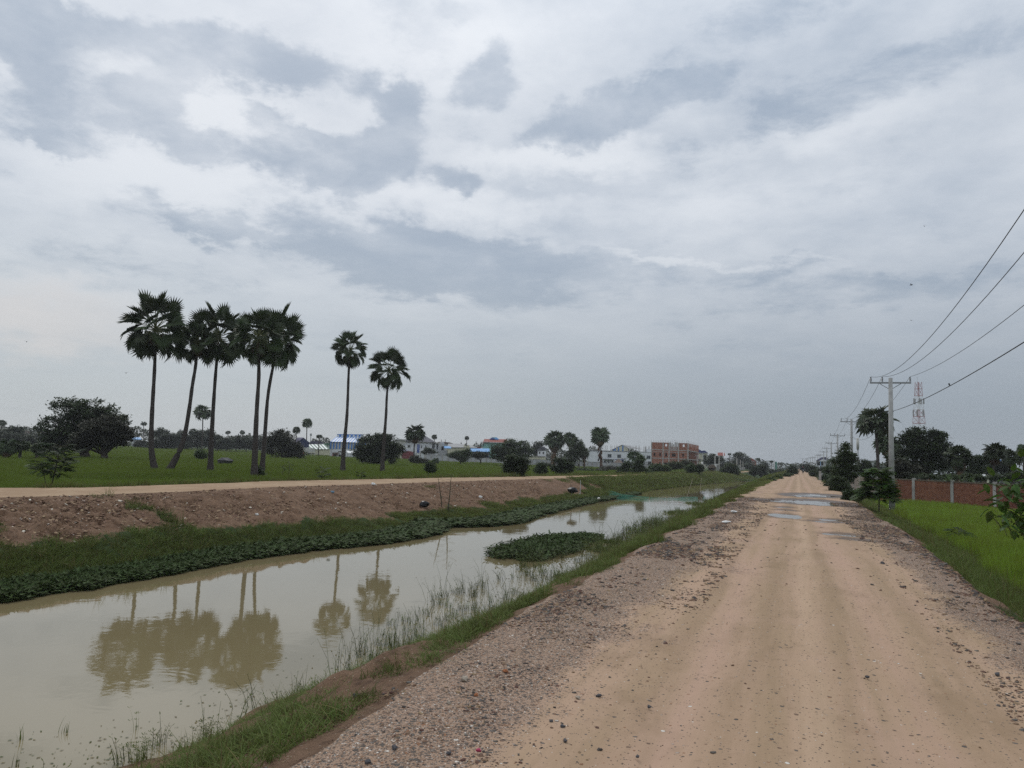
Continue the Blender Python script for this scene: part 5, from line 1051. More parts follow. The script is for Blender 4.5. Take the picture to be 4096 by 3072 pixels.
bwall('left stretch of the long grey concrete wall, from the villa to the pale green tree', ((1704, 1819), (1884, 1823)), 222, 215, np_=8)
bwall('stretch of the grey concrete wall below the teal building', ((1884, 1828), (2130, 1839)), 215, 215, np_=12)
bwall('stretch of the grey concrete wall below the small house and paired palms', ((2130, 1838), (2350, 1848)), 215, 218, np_=12)
bwall('right stretch of the grey concrete wall in front of the white row houses', ((2350, 1848), (2606, 1859)), 218, 222, np_=13)
# unfinished brick shell
f = Fac('brick_shell', 'unfinished three storey red brick building with open concrete frame and rebar', 'building', 2679, 300, z0=-.9, axis=True, py=1820)
X = lambda x, y=1800: f.P(x, y)[0]; Zt = lambda y, x=2679: f.P(x, y)[1]
ht = Zt(1771); b1_, b2_ = Zt(1802), Zt(1836); xs = [X(2606), X(2652.5), X(2676.5), X(2714), X(2752)]
def fr(px, py): return f.P(px, py)
def wallb(nm, x0, x1, z0, z1, holes):
    mb = MB(); xx = sorted({x0, x1, *[q for h in holes for q in h[:2]]}); zz = sorted({z0, z1, *[q for h in holes for q in h[2:]]})
    for i in range(len(xx)-1):
        for j in range(len(zz)-1):
            cx, cz = (xx[i]+xx[i+1])/2, (zz[j]+zz[j+1])/2
            if not any(h[0] < cx < h[1] and h[2] < cz < h[3] for h in holes): mb.box(xx[i], xx[i+1], 0, .2, zz[j], zz[j+1])
    return mb.build(nm, M['brick_face'], f.root)
def hol(x0, y0, x1, y1): a, z1 = f.P(x0, y0); b, z0 = f.P(x1, y1); return (a, b, z0, z1)
up = [hol(2616, 1777, 2619.5, 1789), hol(2637, 1777, 2643, 1789), hol(2661, 1776, 2668, 1790), hol(2731, 1778, 2738, 1792)]
md_ = [hol(2614.5, 1811, 2621.5, 1824), hol(2637, 1812, 2644, 1825), hol(2661, 1812.5, 2668, 1826), hol(2687.5, 1814, 2702.5, 1827), hol(2729, 1815, 2736.5, 1828)]
lw = [hol(2636.5, 1849.5, 2643.5, 1862), hol(2653.5, 1850, 2675, 1862), hol(2686, 1852, 2700, 1864), hol(2722, 1853, 2740, 1866)]
pw_ = .22
for k in range(4):
    x0, x1 = xs[k]+pw_, xs[k+1]-pw_; sel = lambda H: [h for h in H if h[0] > x0-.3 and h[1] < x1+.3]
    if k != 2: wallb('brick_wall', x0, x1, b1_+.3, ht, sel(up))
    wallb('brick_wall', x0, x1, b2_+.3, b1_, sel(md_)); wallb('brick_wall', x0, x1, 0, b2_, [(max(h[0], x0), min(h[1], x1), max(0, h[2]), h[3]) for h in sel(lw)])
    for zb in (b1_, b2_): mb = MB(); mb.box(x0, x1, -.05, .25, zb, zb+.3); mb.build('concrete_beam', M['concrete'], f.root)
    zl = Zt(1809); mb = MB(); mb.box(x0, x1, -.03, 0, zl-.05, zl+.12); mb.build('lintel', M['concrete'], f.root)
for x in xs: mb = MB(); mb.box(x-pw_, x+pw_, -.08, .3, 0, ht+.1); mb.build('concrete_column', M['concrete'], f.root)
for k in range(6):
    x = xs[2]+(xs[3]-xs[2])*(k+.5)/6; mb = MB(); mb.box(x-.2, x+.2, 1.2, 1.6, b1_+.3, ht+random.uniform(-.6, .5)); mb.build('concrete_column', M['concrete'], f.root)
DEPTH = 31.0; nb_ = 8
for k in range(nb_+1):
    y = .3+DEPTH*k/nb_
    mb = MB(); mb.box(xs[4]-.2, xs[4]+.22, y+.31, y+.62, 0, ht-.02); mb.build('brick_pier', M['brick_face'], f.root)
    if k == 0: continue
    if k < nb_:
        mb = MB(); mb.box(xs[0]+.21, xs[4]-.25, y, y+.2, b1_+.31, ht-1.4); mb.build('party_wall', M['brick_face'], f.root)
        mb = MB(); mb.box(xs[4]-.1, xs[4]+.1, y+.63, y+.36+(DEPTH/nb_-.36)*.6, b1_+.31, ht-1.2); mb.build('brick_wall', M['brick_face'], f.root)
        mb = MB(); mb.box(xs[0]+.21, xs[4]-.25, y, y+.2, 0, b1_-.05); mb.build('party_wall', M['brick_face'], f.root)
for zb in (b1_, b2_): mb = MB(); mb.box(xs[0]+.1, xs[4]+.35, .36, DEPTH, zb-.01, zb+.28); mb.build('floor_slab', M['concrete'], f.root)
mb = MB(); mb.box(xs[0], xs[0]+.2, .4, DEPTH, 0, ht-.2); mb.build('brick_wall', M['brick_face'], f.root)
for k in range(22):
    x = xs[0]+(xs[4]-xs[0])*k/21; mb = MB(); mb.box(x-.03, x+.03, .05, .12, ht, ht+random.uniform(.5, 1.3)); mb.build('rebar', M['hazy_brown'], f.root)
for k in range(9): mb = MB(); mb.box(xs[4]-.03, xs[4]+.03, .4+DEPTH*k/8, .46+DEPTH*k/8, ht, ht+.9); mb.build('rebar', M['hazy_brown'], f.root)
# right-hand cluster beyond the brick shell
f = Fac('house', 'cream house with dark blue hipped roof right of the brick shell', 'house', 2815, 360, py=1825, z0=-.6)
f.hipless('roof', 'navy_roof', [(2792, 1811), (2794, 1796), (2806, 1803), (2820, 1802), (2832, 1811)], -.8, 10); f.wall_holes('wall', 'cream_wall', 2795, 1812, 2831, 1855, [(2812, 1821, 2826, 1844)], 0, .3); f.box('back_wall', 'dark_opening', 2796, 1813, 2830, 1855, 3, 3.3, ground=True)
f.box('cornice', 'white_render', 2792, 1811, 2834, 1813.5, -.6, 1); 
for x in (2811, 2827): f.box('column', 'white_render', x, 1813.6, x+2, 1848, -.6, -.2, ground=True)
f.box('balcony', 'grey_roof', 2791, 1836, 2804, 1842, -1.5, -.1)
f = Fac('canopy', 'long wavy pale canopy in front of the cream house', 'canopy', 2838, 300, py=1850, z0=-.6)
for i in range(6): f.slope('tarpaulin', 'tarp', (2805+11*i, 1856+(i % 2)), (2816+11*i, 1857-(i % 2)), (2816+11*i, 1848+i*.4), (2805+11*i, 1847+i*.4), -1, 2)
for x in (2806, 2828, 2848, 2868): f.box('post', 'concrete', x, 1857, x+1.2, 1880, -.8, -.6, ground=True)
f = Fac('concrete_kiosk', 'small unfinished concrete kiosk near the far track', 'kiosk', 2873, 225, py=1870, z0=-.6)
for x in (2866, 2871.5, 2877): f.box('concrete_column', 'concrete', x, 1857, x+2.4, 1885, 0, .4, ground=True)
f.box('roof', 'concrete', 2865, 1855.5, 2881, 1858, -.3, 3); f.box('wall', 'grey_render', 2867, 1861, 2878, 1885, 1, 1.2, ground=True)
f = Fac('thatched_hut', 'low thatched hut with timber posts beside the far track', 'hut', 2846, 215, py=1875, z0=-.6)
f.hipless('roof', 'thatch', [(2827, 1872), (2836, 1862), (2847, 1857), (2858, 1860), (2866, 1871)], -2, 2)
for x in (2830, 2838, 2848, 2855, 2862): f.box('post', 'timber', x, 1868, x+1, 1884, -1.6, -1.4, ground=True)
f.box('wall', 'hazy_brown', 2833, 1870, 2860, 1884, 1, 1.2, ground=True)
f = Fac('hut', 'small yellowish hut with domed sheet roof left of the thatched hut', 'hut', 2812, 218, py=1875, z0=-.6)
f.box('wall', 'cream_wall', 2806, 1866, 2819, 1880, 0, 2, ground=True); f.hipless('roof', 'lightgrey_roof', [(2803, 1867), (2808, 1863), (2815, 1863), (2822, 1868)], -.3, 2.3)
f = Fac('house', 'white house with steep red tiled roof and white gable edge', 'house', 2885, 380, py=1825, z0=-.6)
f.box('wall', 'white_render', 2880, 1823, 2895, 1858, 0, 6, ground=True); f.slope('roof', 'red_roof', (2870, 1821), (2894, 1823), (2892, 1810), (2871, 1810), -.6, 3); f.slope('verge', 'white_render', (2892.5, 1823), (2895, 1823), (2893.6, 1809.6), (2891.8, 1809.6), -.7, 3.1); f.slope('roof', 'red_roof', (2894, 1822), (2900, 1822), (2898, 1811), (2894, 1811), .5, 4)
f = Fac('house', 'brick red house with brown hipped roof far along the canal', 'house', 3006, 420, py=1845, z0=-.6)
f.hipless('roof', 'red_roof', [(2988, 1843), (2999, 1830), (3008, 1833), (3026, 1846)], -.8, 8); f.box('wall', 'brick_face', 2998, 1846, 3025, 1866, 0, 7, ground=True); f.window(3004, 1849, 3008, 1855, mull=0); f.window(3014, 1850, 3018, 1856, mull=0)
f = Fac('apartment_building', 'white four storey building with green scaffold net on its right side', 'building', 3082, 470, py=1860, z0=-.6)
f.wall_holes('wall', 'white_render', 3063, 1844, 3099, 1890, [(3076.5, 1854, 3079, 1859), (3091, 1855, 3093.5, 1860), (3076.5, 1862.5, 3079, 1867.5), (3091, 1863.5, 3093.5, 1868.5), (3066, 1862, 3068, 1867)], 0, .4); f.box('wall', 'white_render', 3063, 1844, 3099, 1890, .5, 12, ground=True)
for h in [(3076.5, 1854, 3079, 1859), (3091, 1855, 3093.5, 1860), (3076.5, 1862.5, 3079, 1867.5), (3091, 1863.5, 3093.5, 1868.5), (3066, 1862, 3068, 1867)]: f.window(*h, mull=0)
f.box('parapet', 'white_render', 3064, 1842, 3100, 1844.2, -.2, 12); f.box('stair_block', 'hazy_brown', 3059, 1843, 3062.8, 1858, 1, 5, ground=True); f.box('scaffold_net', 'green_net', 3101, 1847, 3108, 1886, 0, 10, ground=True)
f = Fac('low_house', 'low grey concrete house behind the posts at the far track', 'house', 2964, 290, py=1870, z0=-.6)
f.box('wall', 'grey_render', 2951, 1864, 2965, 1884, 0, 5, ground=True); f.box('roof', 'lightgrey_roof', 2950, 1861.5, 2965.5, 1864, -.4, 5.2); f.box('annex', 'lightgrey_roof', 2965.5, 1868, 2979, 1882, .2, 4, ground=True); f.box('doorway', 'dark_opening', 2954.5, 1874, 2957.5, 1884, -.05, 0, ground=True)
f = Fac('brick_annex', 'low brick annex just left of the grey concrete house', 'annex', 2938, 292, py=1868, z0=-.6); f.box('wall', 'brick_face', 2922, 1857, 2947, 1884, 0, 5, ground=True); f.box('roof', 'hazy_brown', 2920, 1855, 2949, 1857, -.4, 5.3)
# concrete posts standing along the far track
for i, (x, y0, y1, D, lb) in enumerate([(2845, 1829, 1850, 320, 'thin lamp post left of the thick concrete posts'), (2859.5, 1821, 1880, 230, 'thick pale concrete post with white box'), (2876.5, 1823, 1860, 230, 'pale concrete post over the kiosk'), (2920, 1835, 1875, 330, 'first thin concrete post behind the round bush'), (2927, 1833, 1878, 300, 'second thin concrete post behind the round bush'), (2947, 1833, 1885, 262, 'concrete post right of the round bush'), (2961, 1840, 1884, 268, 'concrete post before the low grey house'), (2971.5, 1846, 1881, 290, 'shortest concrete post at the grey annex'), (2789.5, 1822, 1862, 250, 'slim lamp post in front of the brick shell side')]):
    b = at_d(x, y1, D); t = at_d(x, y0, D); b.z = float(min(b.z, -.2)); r = thing('concrete_post', lb, 'post', b, 0, 'concrete posts along the far track'); mb = MB(); hgt = t.z-b.z; w = .16 if i in (1, 2, 5) else .11
    mb.tube([(0, 0, 0), (0, 0, hgt)], [w*1.3, w], 8); mb.build('shaft', M['concrete'], r)
    if i == 1: mb = MB(); mb.box(-.1, 1.2, -.3, -.1, hgt*.16, hgt*.42); mb.build('box', M['white_paint'], r)
    if i == 8: mb = MB(); mb.box(-.7, .3, -.1, .1, hgt, hgt+.12); mb.build('lamp', M['lightgrey_roof'], r)
# right side
f = Fac('house', 'house with plum grey hipped roof seen between the far power poles', 'house', 3294, 280, py=1850, z0=-.6)
f.hipless('roof', 'plum_roof', [(3263, 1843), (3286, 1829), (3303, 1828), (3325, 1843)], -.8, 9); f.hipless('porch_gable', 'white_render', [(3273, 1845), (3293, 1836), (3312, 1845)], -1.4, -.9)
f.wall_holes('wall', 'white_render', 3264, 1844, 3324, 1878, [(3268, 1848, 3280, 1862), (3284, 1848, 3296, 1862), (3303, 1848, 3315, 1862)], 0, .3); f.box('back_wall', 'glass', 3265, 1845, 3323, 1878, 2, 2.2, ground=True); f.box('column', 'skyblue_sheet', 3281, 1846, 3283, 1878, -1.3, -1, ground=True)
f = Fac('outbuilding', 'plain grey outbuilding with dark flat roof at the foot of the panel antenna', 'house', 3432, 150, py=1850, z0=-.9); f.box('wall', 'grey_render', 3424, 1843, 3440, 1905, 0, 4, ground=True); f.box('roof', 'hazy_brown', 3421, 1839, 3441, 1842.5, -.4, 4.3)
f = Fac('house', 'pale house wall and roof glimpsed behind the large open palm', 'house', 3478, 160, py=1850, z0=-.9); f.box('wall', 'white_render', 3461, 1846, 3496, 1905, 0, 5, ground=True); f.box('roof', 'lightgrey_roof', 3459, 1842, 3498, 1845.6, -.4, 5.2)
f = Fac('house', 'white house with bright blue hipped roof beyond the slim palm', 'house', 3992, 200, py=1850, z0=-.9)
f.hipless('roof', 'blue_sheet', [(3958, 1853), (3980, 1838), (3993, 1835), (4003, 1839), (4024, 1854)], -.6, 8); f.box('wall', 'white_render', 3962, 1853, 4021, 1880, 0, 7.5, ground=True)
f = Fac('house', 'grey roofed house left of the blue hipped roof', 'house', 3945, 175, py=1865, z0=-.9); f.slope('roof', 'grey_roof', (3930, 1873), (3957, 1874), (3954, 1849), (3938, 1847), -.5, 4); f.box('wall', 'cream_wall', 3932, 1874, 3956, 1905, 0, 5, ground=True)
f = Fac('shack', 'small shack with pale sheet roof behind the brick wall', 'shack', 3937, 120, py=1900, z0=-.9); f.slope('roof', 'white_sheet', (3926, 1905), (3949, 1906), (3940, 1897), (3927, 1896), -.5, 2); f.box('wall', 'timber', 3927, 1906, 3947, 1925, 0, 2, ground=True)
# far left
f = Fac('house', 'far white house with wide brown hipped roof near the left edge', 'house', 96, 380, py=1735, z0=-.9)
f.hipless('roof', 'hazy_brown', [(56, 1734), (68, 1722), (77, 1724), (92, 1720.5), (103, 1721), (132, 1734)], -1, 12); f.box('wall', 'white_render', 60, 1734, 130, 1760, 0, 11, ground=True); f.window(70, 1738, 76, 1743); f.window(108, 1737, 113, 1742)
f = Fac('house', 'second far white house with hipped roof at the edge of the spreading tree', 'house', 158, 375, py=1735, z0=-.9)
f.hipless('roof', 'hazy_brown', [(143, 1732), (158, 1727), (172, 1727), (185, 1734)], -1, 10); f.box('wall', 'white_render', 136, 1736, 183, 1760, 0, 9, ground=True)
f = Fac('house', 'far house with blue roof left of the tallest palm', 'house', 549, 330, py=1760, z0=-.9)
f.slope('roof', 'skyblue_sheet', (527, 1756), (566, 1758), (562, 1750), (528, 1749), -.6, 5); f.wall_holes('wall', 'grey_render', 528, 1757, 565, 1768, [], 0, 6); f.window(541, 1760, 544, 1764, mull=0); f.window(553, 1760, 556, 1764, mull=0); f.box('terrace', 'white_render', 528, 1768, 548, 1772, -1, -.2, ground=True)
# a few hazy blocks of the town at the vanishing point
for i, (x0, y0, x1, y1, m_, lb) in enumerate([(3117, 1864, 3126, 1884, 'grey_render', 'tallest hazy block of the distant town'), (3131, 1872, 3142, 1884, 'white_render', 'low white block of the distant town'), (3146, 1868, 3153, 1884, 'grey_render', 'narrow hazy block of the distant town'), (3186, 1874, 3194, 1886, 'grey_render', 'hazy block beside the end of the road')]):
    f = Fac('town_block', lb, 'building', (x0+x1)/2, 700, py=(y0+y1)/2, z0=-.9, group='hazy blocks of the distant town'); f.box('wall', m_, x0, y0+1, x1, y1, 0, 12, ground=True); f.box('roof', 'lightgrey_roof', x0-.3, y0, x1+.3, y0+.9, -.5, 12.5)
f = Fac('market_tent', 'small orange tent near the vanishing point', 'tent', 3152, 420, py=1880, z0=-.7); f.hipless('canopy', 'orange_cloth', [(3147, 1882), (3148, 1877), (3154, 1876), (3157, 1881)], 0, 3)
for x in (3147.5, 3155.5): f.box('post', 'white_paint', x, 1882, x+.7, 1888, 0, .1, ground=True)
f = Fac('parked_van', 'white van parked on the far bank between the two dark bushes', 'van', 3031, 262, py=1875, z0=-.62)
f.hipless('body', 'white_paint', [(3025.5, 1882), (3025.5, 1877), (3028, 1874), (3036, 1874), (3037, 1882)], 0, 1.8); f.box('windscreen', 'glass', 3026.5, 1875.6, 3036, 1877.6, -.05, 0)
for x in (3027, 3035): a = f.P(x, 1882)[0]; mb = MB(); mb.tube([(a, -.03, .32), (a, .2, .32)], .32, 10); mb.build('wheel', M['dark_opening'], f.root)

# ------------------------------------------------------------------ power line
M['pole'] = mat('spun_concrete', (.33, .33, .32), .9, .2, var=.15, scale=4); M['steel'] = mat('galvanised_steel', (.26, .27, .28), .5, .4, metal=.3); M['insul'] = mat('dark_glazed_insulator', (.018, .016, .018), .35, .5); M['wire'] = mat('power_cable', (.05, .05, .055), .6)
def make_pole():
    r = thing('power_pole', 'x', 'power pole'); mb = MB(); mb.tube([(0, 0, -.3), (0, 0, 8.7)], [.19, .12], 14); mb.build('shaft', M['pole'], r, True)
    mb = MB(); mb.box(-1.2, 1.2, .10, .19, 8.35, 8.45); ca = mb.build('crossarm', M['steel'], r)
    for s in (-1, 1):
        mb = MB(); mb.tube([(s*.06, .14, 7.98), (s*.62, .15, 8.35)], .022, 5); mb.build('brace', M['steel'], r)
    for x in (-1.14, -.47, 1.14):
        mb = MB(); mb.tube([(x, .145, 8.45), (x, .145, 8.52)], .02, 6)
        for k in range(4): mb.tube([(x, .145, 8.50+k*.055), (x, .145, 8.53+k*.055)], [.075, .05], 10)
        mb.tube([(x, .145, 8.72), (x, .145, 8.78)], .04, 8); ins = mb.build('insulator', M['insul'], r)
    mb = MB(); mb.box(-.16, .16, -.02, .16, 6.5, 6.56); mb.build('cable_clamp', M['steel'], r)
    return r
def copy_thing(o, label):
    c = o.copy(); C.objects.link(c); c['label'] = label
    for ch in o.children:
        d = ch.copy(); C.objects.link(d); d.parent = c
        for g_ in ch.children: e = g_.copy(); C.objects.link(e); e.parent = d
    return c
tops = [(3562, 1512), (3406, 1677), (3350, 1736), (3325, 1768), (3307, 1789), (3295, 1804), (3280, 1817), (3271, 1819), (3259.5, 1826), (3251, 1828), (3242, 1829), (3231.5, 1832), (3225, 1835), (3210, 1834)]
Ds = [52.8, 96.5, 140, 183, 226, 268, 310, 330, 372, 400, 425, 450, 480, 500]
PL = ['nearest tall concrete power pole on the right, partly behind the big-leaved sapling', 'second concrete power pole, above the tall airy bush', 'third power pole along the right side of the road', 'fourth power pole along the right side of the road', 'fifth power pole, in front of the plum roofed house', 'sixth power pole, over the middle of the plum roofed house', 'seventh power pole, at the left end of the plum roofed house', 'eighth power pole, close beside the seventh', 'ninth power pole, just left of the plum roofed house', 'tenth power pole towards the vanishing point', 'eleventh power pole towards the vanishing point', 'twelfth power pole towards the vanishing point', 'thirteenth power pole towards the vanishing point', 'power pole farthest down the road, at its very end']
P0 = make_pole(); PO = []
for i, ((x, y), D) in enumerate(zip(tops, Ds)):
    p = at_d(x, y, D); o = P0 if i == 0 else copy_thing(P0, PL[i])
    o['label'] = PL[i]; o['group'] = 'power poles along the road'; o.location = (p.x, p.y, p.z-8.7); o.rotation_euler = (0, 0, random.uniform(-.02, .02) if i else 0); PO.append(o.location.copy())
    if i == 0: o.rotation_euler = (0, 0, 0)
prev = Vector((PO[0].x-.35, PO[0].y-43.5, PO[0].z))
o = copy_thing(P0, 'power pole standing beside the observer, outside the picture'); o.location = prev; o['group'] = 'power poles along the road'
def cable(name, label, a, b, sag, r):
    n = 28; pts = []
    for k in range(n+1):
        t = k/n; p = a.lerp(b, t); p.z -= sag*4*t*(1-t); pts.append(p)
    o0 = pts[0]; mb = MB(); mb.tube([p-o0 for p in pts], r, 5); q = mb.build(name, M['wire'], None, True, o0); return tag(q, label, 'cable', 'cables of the power line')
A = [prev]+PO[:7]
WN = ['left conductor', 'middle conductor', 'right conductor']
for i in range(len(A)-1):
    span = ['between the observer and the nearest pole', 'from the nearest to the second pole', 'from the second to the third pole', 'from the third to the fourth pole', 'from the fourth to the fifth pole', 'from the fifth to the sixth pole', 'from the sixth to the seventh pole'][i]
    for j, x in enumerate((-1.14, -.47, 1.14)):
        cable('power_cable', WN[j]+' '+span, A[i]+Vector((x, .145, 8.80)), A[i+1]+Vector((x, .145, 8.80)), (1.45, 1.3, .85)[j] if i == 0 else .95, .011 if i < 2 else .010)
    cable('power_cable', 'thick lower cable '+span, A[i]+Vector((.14, -.1, 6.55)), A[i+1]+Vector((.14, -.1, 6.55)), .42 if i == 0 else .95, .016 if i < 1 else .013)
# faint cables crossing over the far canal
def bird(label, px, py, D, s=.22, perch=False, group='birds in the sky'):
    p = at_d(px, py, D); mb = MB(); mb.ball((0, 0, 0), (s*.5, s*.2, s*.2), 8, 6); mb.ball((s*.48, 0, s*.14), s*.14, 6, 5); mb.add([(-s*.4, -s*.06, 0), (-s*.4, s*.06, 0), (-s*.95, s*.1, -.2*s), (-s*.95, -s*.1, -.2*s)], [(0, 1, 2, 3)]); mb.add([(s*.6, -.02*s, s*.14), (s*.6, .02*s, s*.14), (s*.78, 0, s*.12)], [(0, 1, 2)])
    o = mb.build('bird', M['insul'], None, True, p); tag(o, label, 'bird', group)
    w = MB()
    if not perch:
        for q in (-1, 1): w.add([(s*.25, q*s*.1, 0), (-s*.2, q*s*.1, 0), (-s*.15, q*s*.8, s*.45), (s*.1, q*s*.8, s*.5), (-s*.25, q*s*1.4, s*.25)], [(0, 1, 2, 3), (3, 2, 4)])
        w.build('wing', M['insul'], o)
    else:
        w.box(-s*.05, s*.05, -s*.06, s*.06, -s*.32, -s*.15); w.build('leg', M['insul'], o)
    o.rotation_euler = (0, 0, random.uniform(0, 6)); return o
t_ = .79; a_, b_ = A[0]+Vector((.14, -.1, 6.55)), A[1]+Vector((.14, -.1, 6.55))
# the perched bird sits where the lower cable passes
best = None
for k in range(200):
    t = k/199; p = a_.lerp(b_, t); p.z -= .42*4*t*(1-t); v = p-Vector((0, 0, EYE)); w = v.dot(B[2])
    if w > 1:
        px = 2048+F*v.dot(B[0])/w
        if best is None or abs(px-3796) < best[0]: best = (abs(px-3796), p)
o = bird('small dark bird perched on the thick lower cable', 3796, 1530, 30, .17, True, None); o.location = best[1]+Vector((0, 0, .075))
bird('dark bird flying above the left fields', 106, 1367, 90, .25); bird('bird flying between the left edge and the tallest palm', 505, 1492, 90, .25)
bird('bird high in the sky right of centre', 3645, 1140, 70, .2); bird('second bird high in the sky near the power cables', 3698, 905, 90, .16); bird('tiny bird over the low clouds right of centre', 3645, 1282, 90, .15)
# ------------------------------------------------------------------ lattice mast, panel antenna, far mast
def lattice(label, px, ytop, ybot, D, wt, wb, z0=-1.0):
    b = at_d(px, ybot, D); top = at_d(px, ytop, D); H = top.z-z0; r = thing('telecom_mast', label, 'mast', (b.x, b.y, z0), .5)
    N = 14
    for sct in range(7):
        mb = MB(); c = 'red_paint' if sct % 2 == 0 else 'white_paint'
        for q in range(2):
            k = sct*2+q; z1 = H*(1-k/N); z2 = H*(1-(k+1)/N)
            if z2 < 0: continue
            w1 = wt+(wb-wt)*(k/N)**1.2; w2 = wt+(wb-wt)*((k+1)/N)**1.2
            cs = [(-1, -1), (1, -1), (1, 1), (-1, 1)]
            for i in range(4):
                a, d = cs[i], cs[(i+1) % 4]; th = .07
                mb.tube([(a[0]*w1/2, a[1]*w1/2, z1), (a[0]*w2/2, a[1]*w2/2, z2)], th, 4, 0, False)
                mb.tube([(a[0]*w1/2, a[1]*w1/2, z1), (d[0]*w2/2, d[1]*w2/2, z2)], th*.5, 3, 0, False); mb.tube([(d[0]*w1/2, d[1]*w1/2, z1), (a[0]*w2/2, a[1]*w2/2, z2)], th*.5, 3, 0, False)
                mb.tube([(a[0]*w2/2, a[1]*w2/2, z2), (d[0]*w2/2, d[1]*w2/2, z2)], th*.8, 4, 0, False)
            mb.tube([(0, 0, z1), (0, 0, z2)], .07, 4, 0, False)
        mb.build('lattice_section', M[c], r)
    mb = MB(); mb.tube([(-wt*.3, 0, H), (-wt*.3, 0, H+1.8)], .05, 4); mb.build('lightning_rod', M['steel'], r)
    for z, w in ((H*.68, 1.0), (H*.48, 1.1), (H*.80, .9)):
        for k in range(5):
            a = k*1.257+z; rr = wt*.5+w; mb = MB(); mb.box(rr*math.cos(a)-.16, rr*math.cos(a)+.16, rr*math.sin(a)-.16, rr*math.sin(a)+.16, z-1, z+1); mb.build('panel_antenna', M['lightgrey_roof'], r)
    return r
lattice('tall red and white lattice telecom mast behind the big dark tree', 3679, 1528, 1895, 300, 1.5, 5.2)
f = Fac('panel_mast', 'slim monopole with tall pale cylindrical antenna shroud left of the open palm', 'mast', 3431, 160, py=1800, z0=-.9)
a, b, lo, hi = f.rect(3425.5, 1753, 3436.5, 1797); mb = MB(); mb.tube([((a+b)/2, 0, lo), ((a+b)/2, 0, hi)], (b-a)/2*.98, 12); mb.build('antenna_shroud', M['pale_sheet'], f.root, True); mb = MB(); mb.tube([((a+b)/2, 0, 0), ((a+b)/2, 0, lo)], [.22, .16], 10); mb.build('shaft', M['steel'], f.root, True)
f = Fac('thin_mast', 'thin far radio mast above the plum roofed hall', 'mast', 1243, 330, py=1750, z0=-.9)
a, b, lo, hi = f.rect(1242, 1733, 1244.5, 1790); mb = MB(); mb.tube([(0, 0, 0), (0, 0, hi)], [.28, .16], 6); mb.build('shaft', M['lightgrey_roof'], f.root); mb = MB(); mb.box(-.4, .4, -.3, .3, hi-1.2, hi-.2); mb.build('antenna', M['lightgrey_roof'], f.root)
# ------------------------------------------------------------------ brick wall with concrete posts, right
M['brick'] = mat('fired_brick', (.17, .062, .040), .9, .15, col2=(.28, .115, .072), scale=3.0, rand=.2)
PW = [at(3655, 1992, -.65), at(3818, 2003, -.65), at(3980, 2016, -.65)]
step = (PW[2]-PW[0])/2; step.z = 0; ang = math.atan2(step.y, step.x); SL = step.length
wallroot = thing('brick_wall', 'long red brick wall with pale concrete posts behind the right rice field', 'wall', (PW[0].x, PW[0].y, -1.15), ang)
def brick_panel(x0, x1, H, y=0.0, rows_=None):
    mb = MB(); rh = .078; nrow = int(H/rh)
    for j in range(nrow):
        o_ = (j % 2)*.115; x = x0-o_
        while x < x1:
            a = max(x, x0)+.005; b = min(x+.225, x1)
            if b-a > .03:
                d = random.uniform(-.012, .006)
                mb.add([(a, y+d, j*rh+.006), (b, y+d, j*rh+.006), (b, y+d, j*rh+rh-.006), (a, y+d, j*rh+rh-.006), (a, y+.06, j*rh+.006), (b, y+.06, j*rh+.006), (b, y+.06, j*rh+rh-.006), (a, y+.06, j*rh+rh-.006)], [(0, 1, 2, 3), (3, 2, 6, 7), (0, 3, 7, 4), (1, 5, 6, 2), (4, 5, 1, 0)])
            x += .235
    return mb, nrow*rh
HW = 1.15+1.65-2.3*0+ (1.65-75/105*0) - 1.65 + .0
topz = at_d(3818, 1921, math.hypot(PW[1].x, PW[1].y)).z; HW = topz+1.15
for i in range(-1, 5):
    x0, x1 = i*SL+.13, (i+1)*SL-.13; mb, h = brick_panel(x0, x1, HW-.12); q = mb.build('brick_panel', M['brick'], wallroot); q['kind'] = 'stuff'
    mb = MB(); mb.box(x0, x1, .015, .11, 0, h); mb.build('mortar_bed', M['mortar'], wallroot)
    mb = MB(); mb.box(x0, x1, -.04, .16, h+.002, h+.10); mb.build('coping', M['timber'], wallroot)
for i in range(-1, 6):
    mb = MB(); mb.box(i*SL-.12, i*SL+.12, -.05, .14, 0, HW+.03); mb.build('post', M['concrete'], wallroot)
# the same wall turns and follows the road behind the shrubs
cx = Vector((wallroot.location.x, wallroot.location.y, -1.15))+step.normalized()*(-1*SL-.2)
w2 = thing('brick_wall', 'roadside brick wall half hidden by shrubs below the tall airy bush', 'wall', cx, math.radians(96))
for i in range(6):
    x0, x1 = i*3.6+.13, (i+1)*3.6-.13; mb, h = brick_panel(x0, x1, HW-.1, -.0); 
    q = mb.build('brick_panel', M['brick'], w2); q['kind'] = 'stuff'; mb = MB(); mb.box(x0, x1, .015, .11, 0, h); mb.build('mortar_bed', M['mortar'], w2)
    mb = MB(); mb.box(i*3.6-.12, i*3.6+.12, -.05, .14, 0, HW); mb.build('post', M['concrete'], w2)
r = thing('concrete_wall', 'grey concrete wall end at the roadside right of the far road', 'wall', at(3284, 1925, -.15), math.radians(80)); mb = MB(); mb.box(0, 2.2, 0, .18, -.5, 1.1); mb.build('wall_panel', M['concrete'], r); mb = MB(); mb.box(-.2, -.01, -.05, .25, -.5, 1.4); mb.build('post', M['concrete'], r)
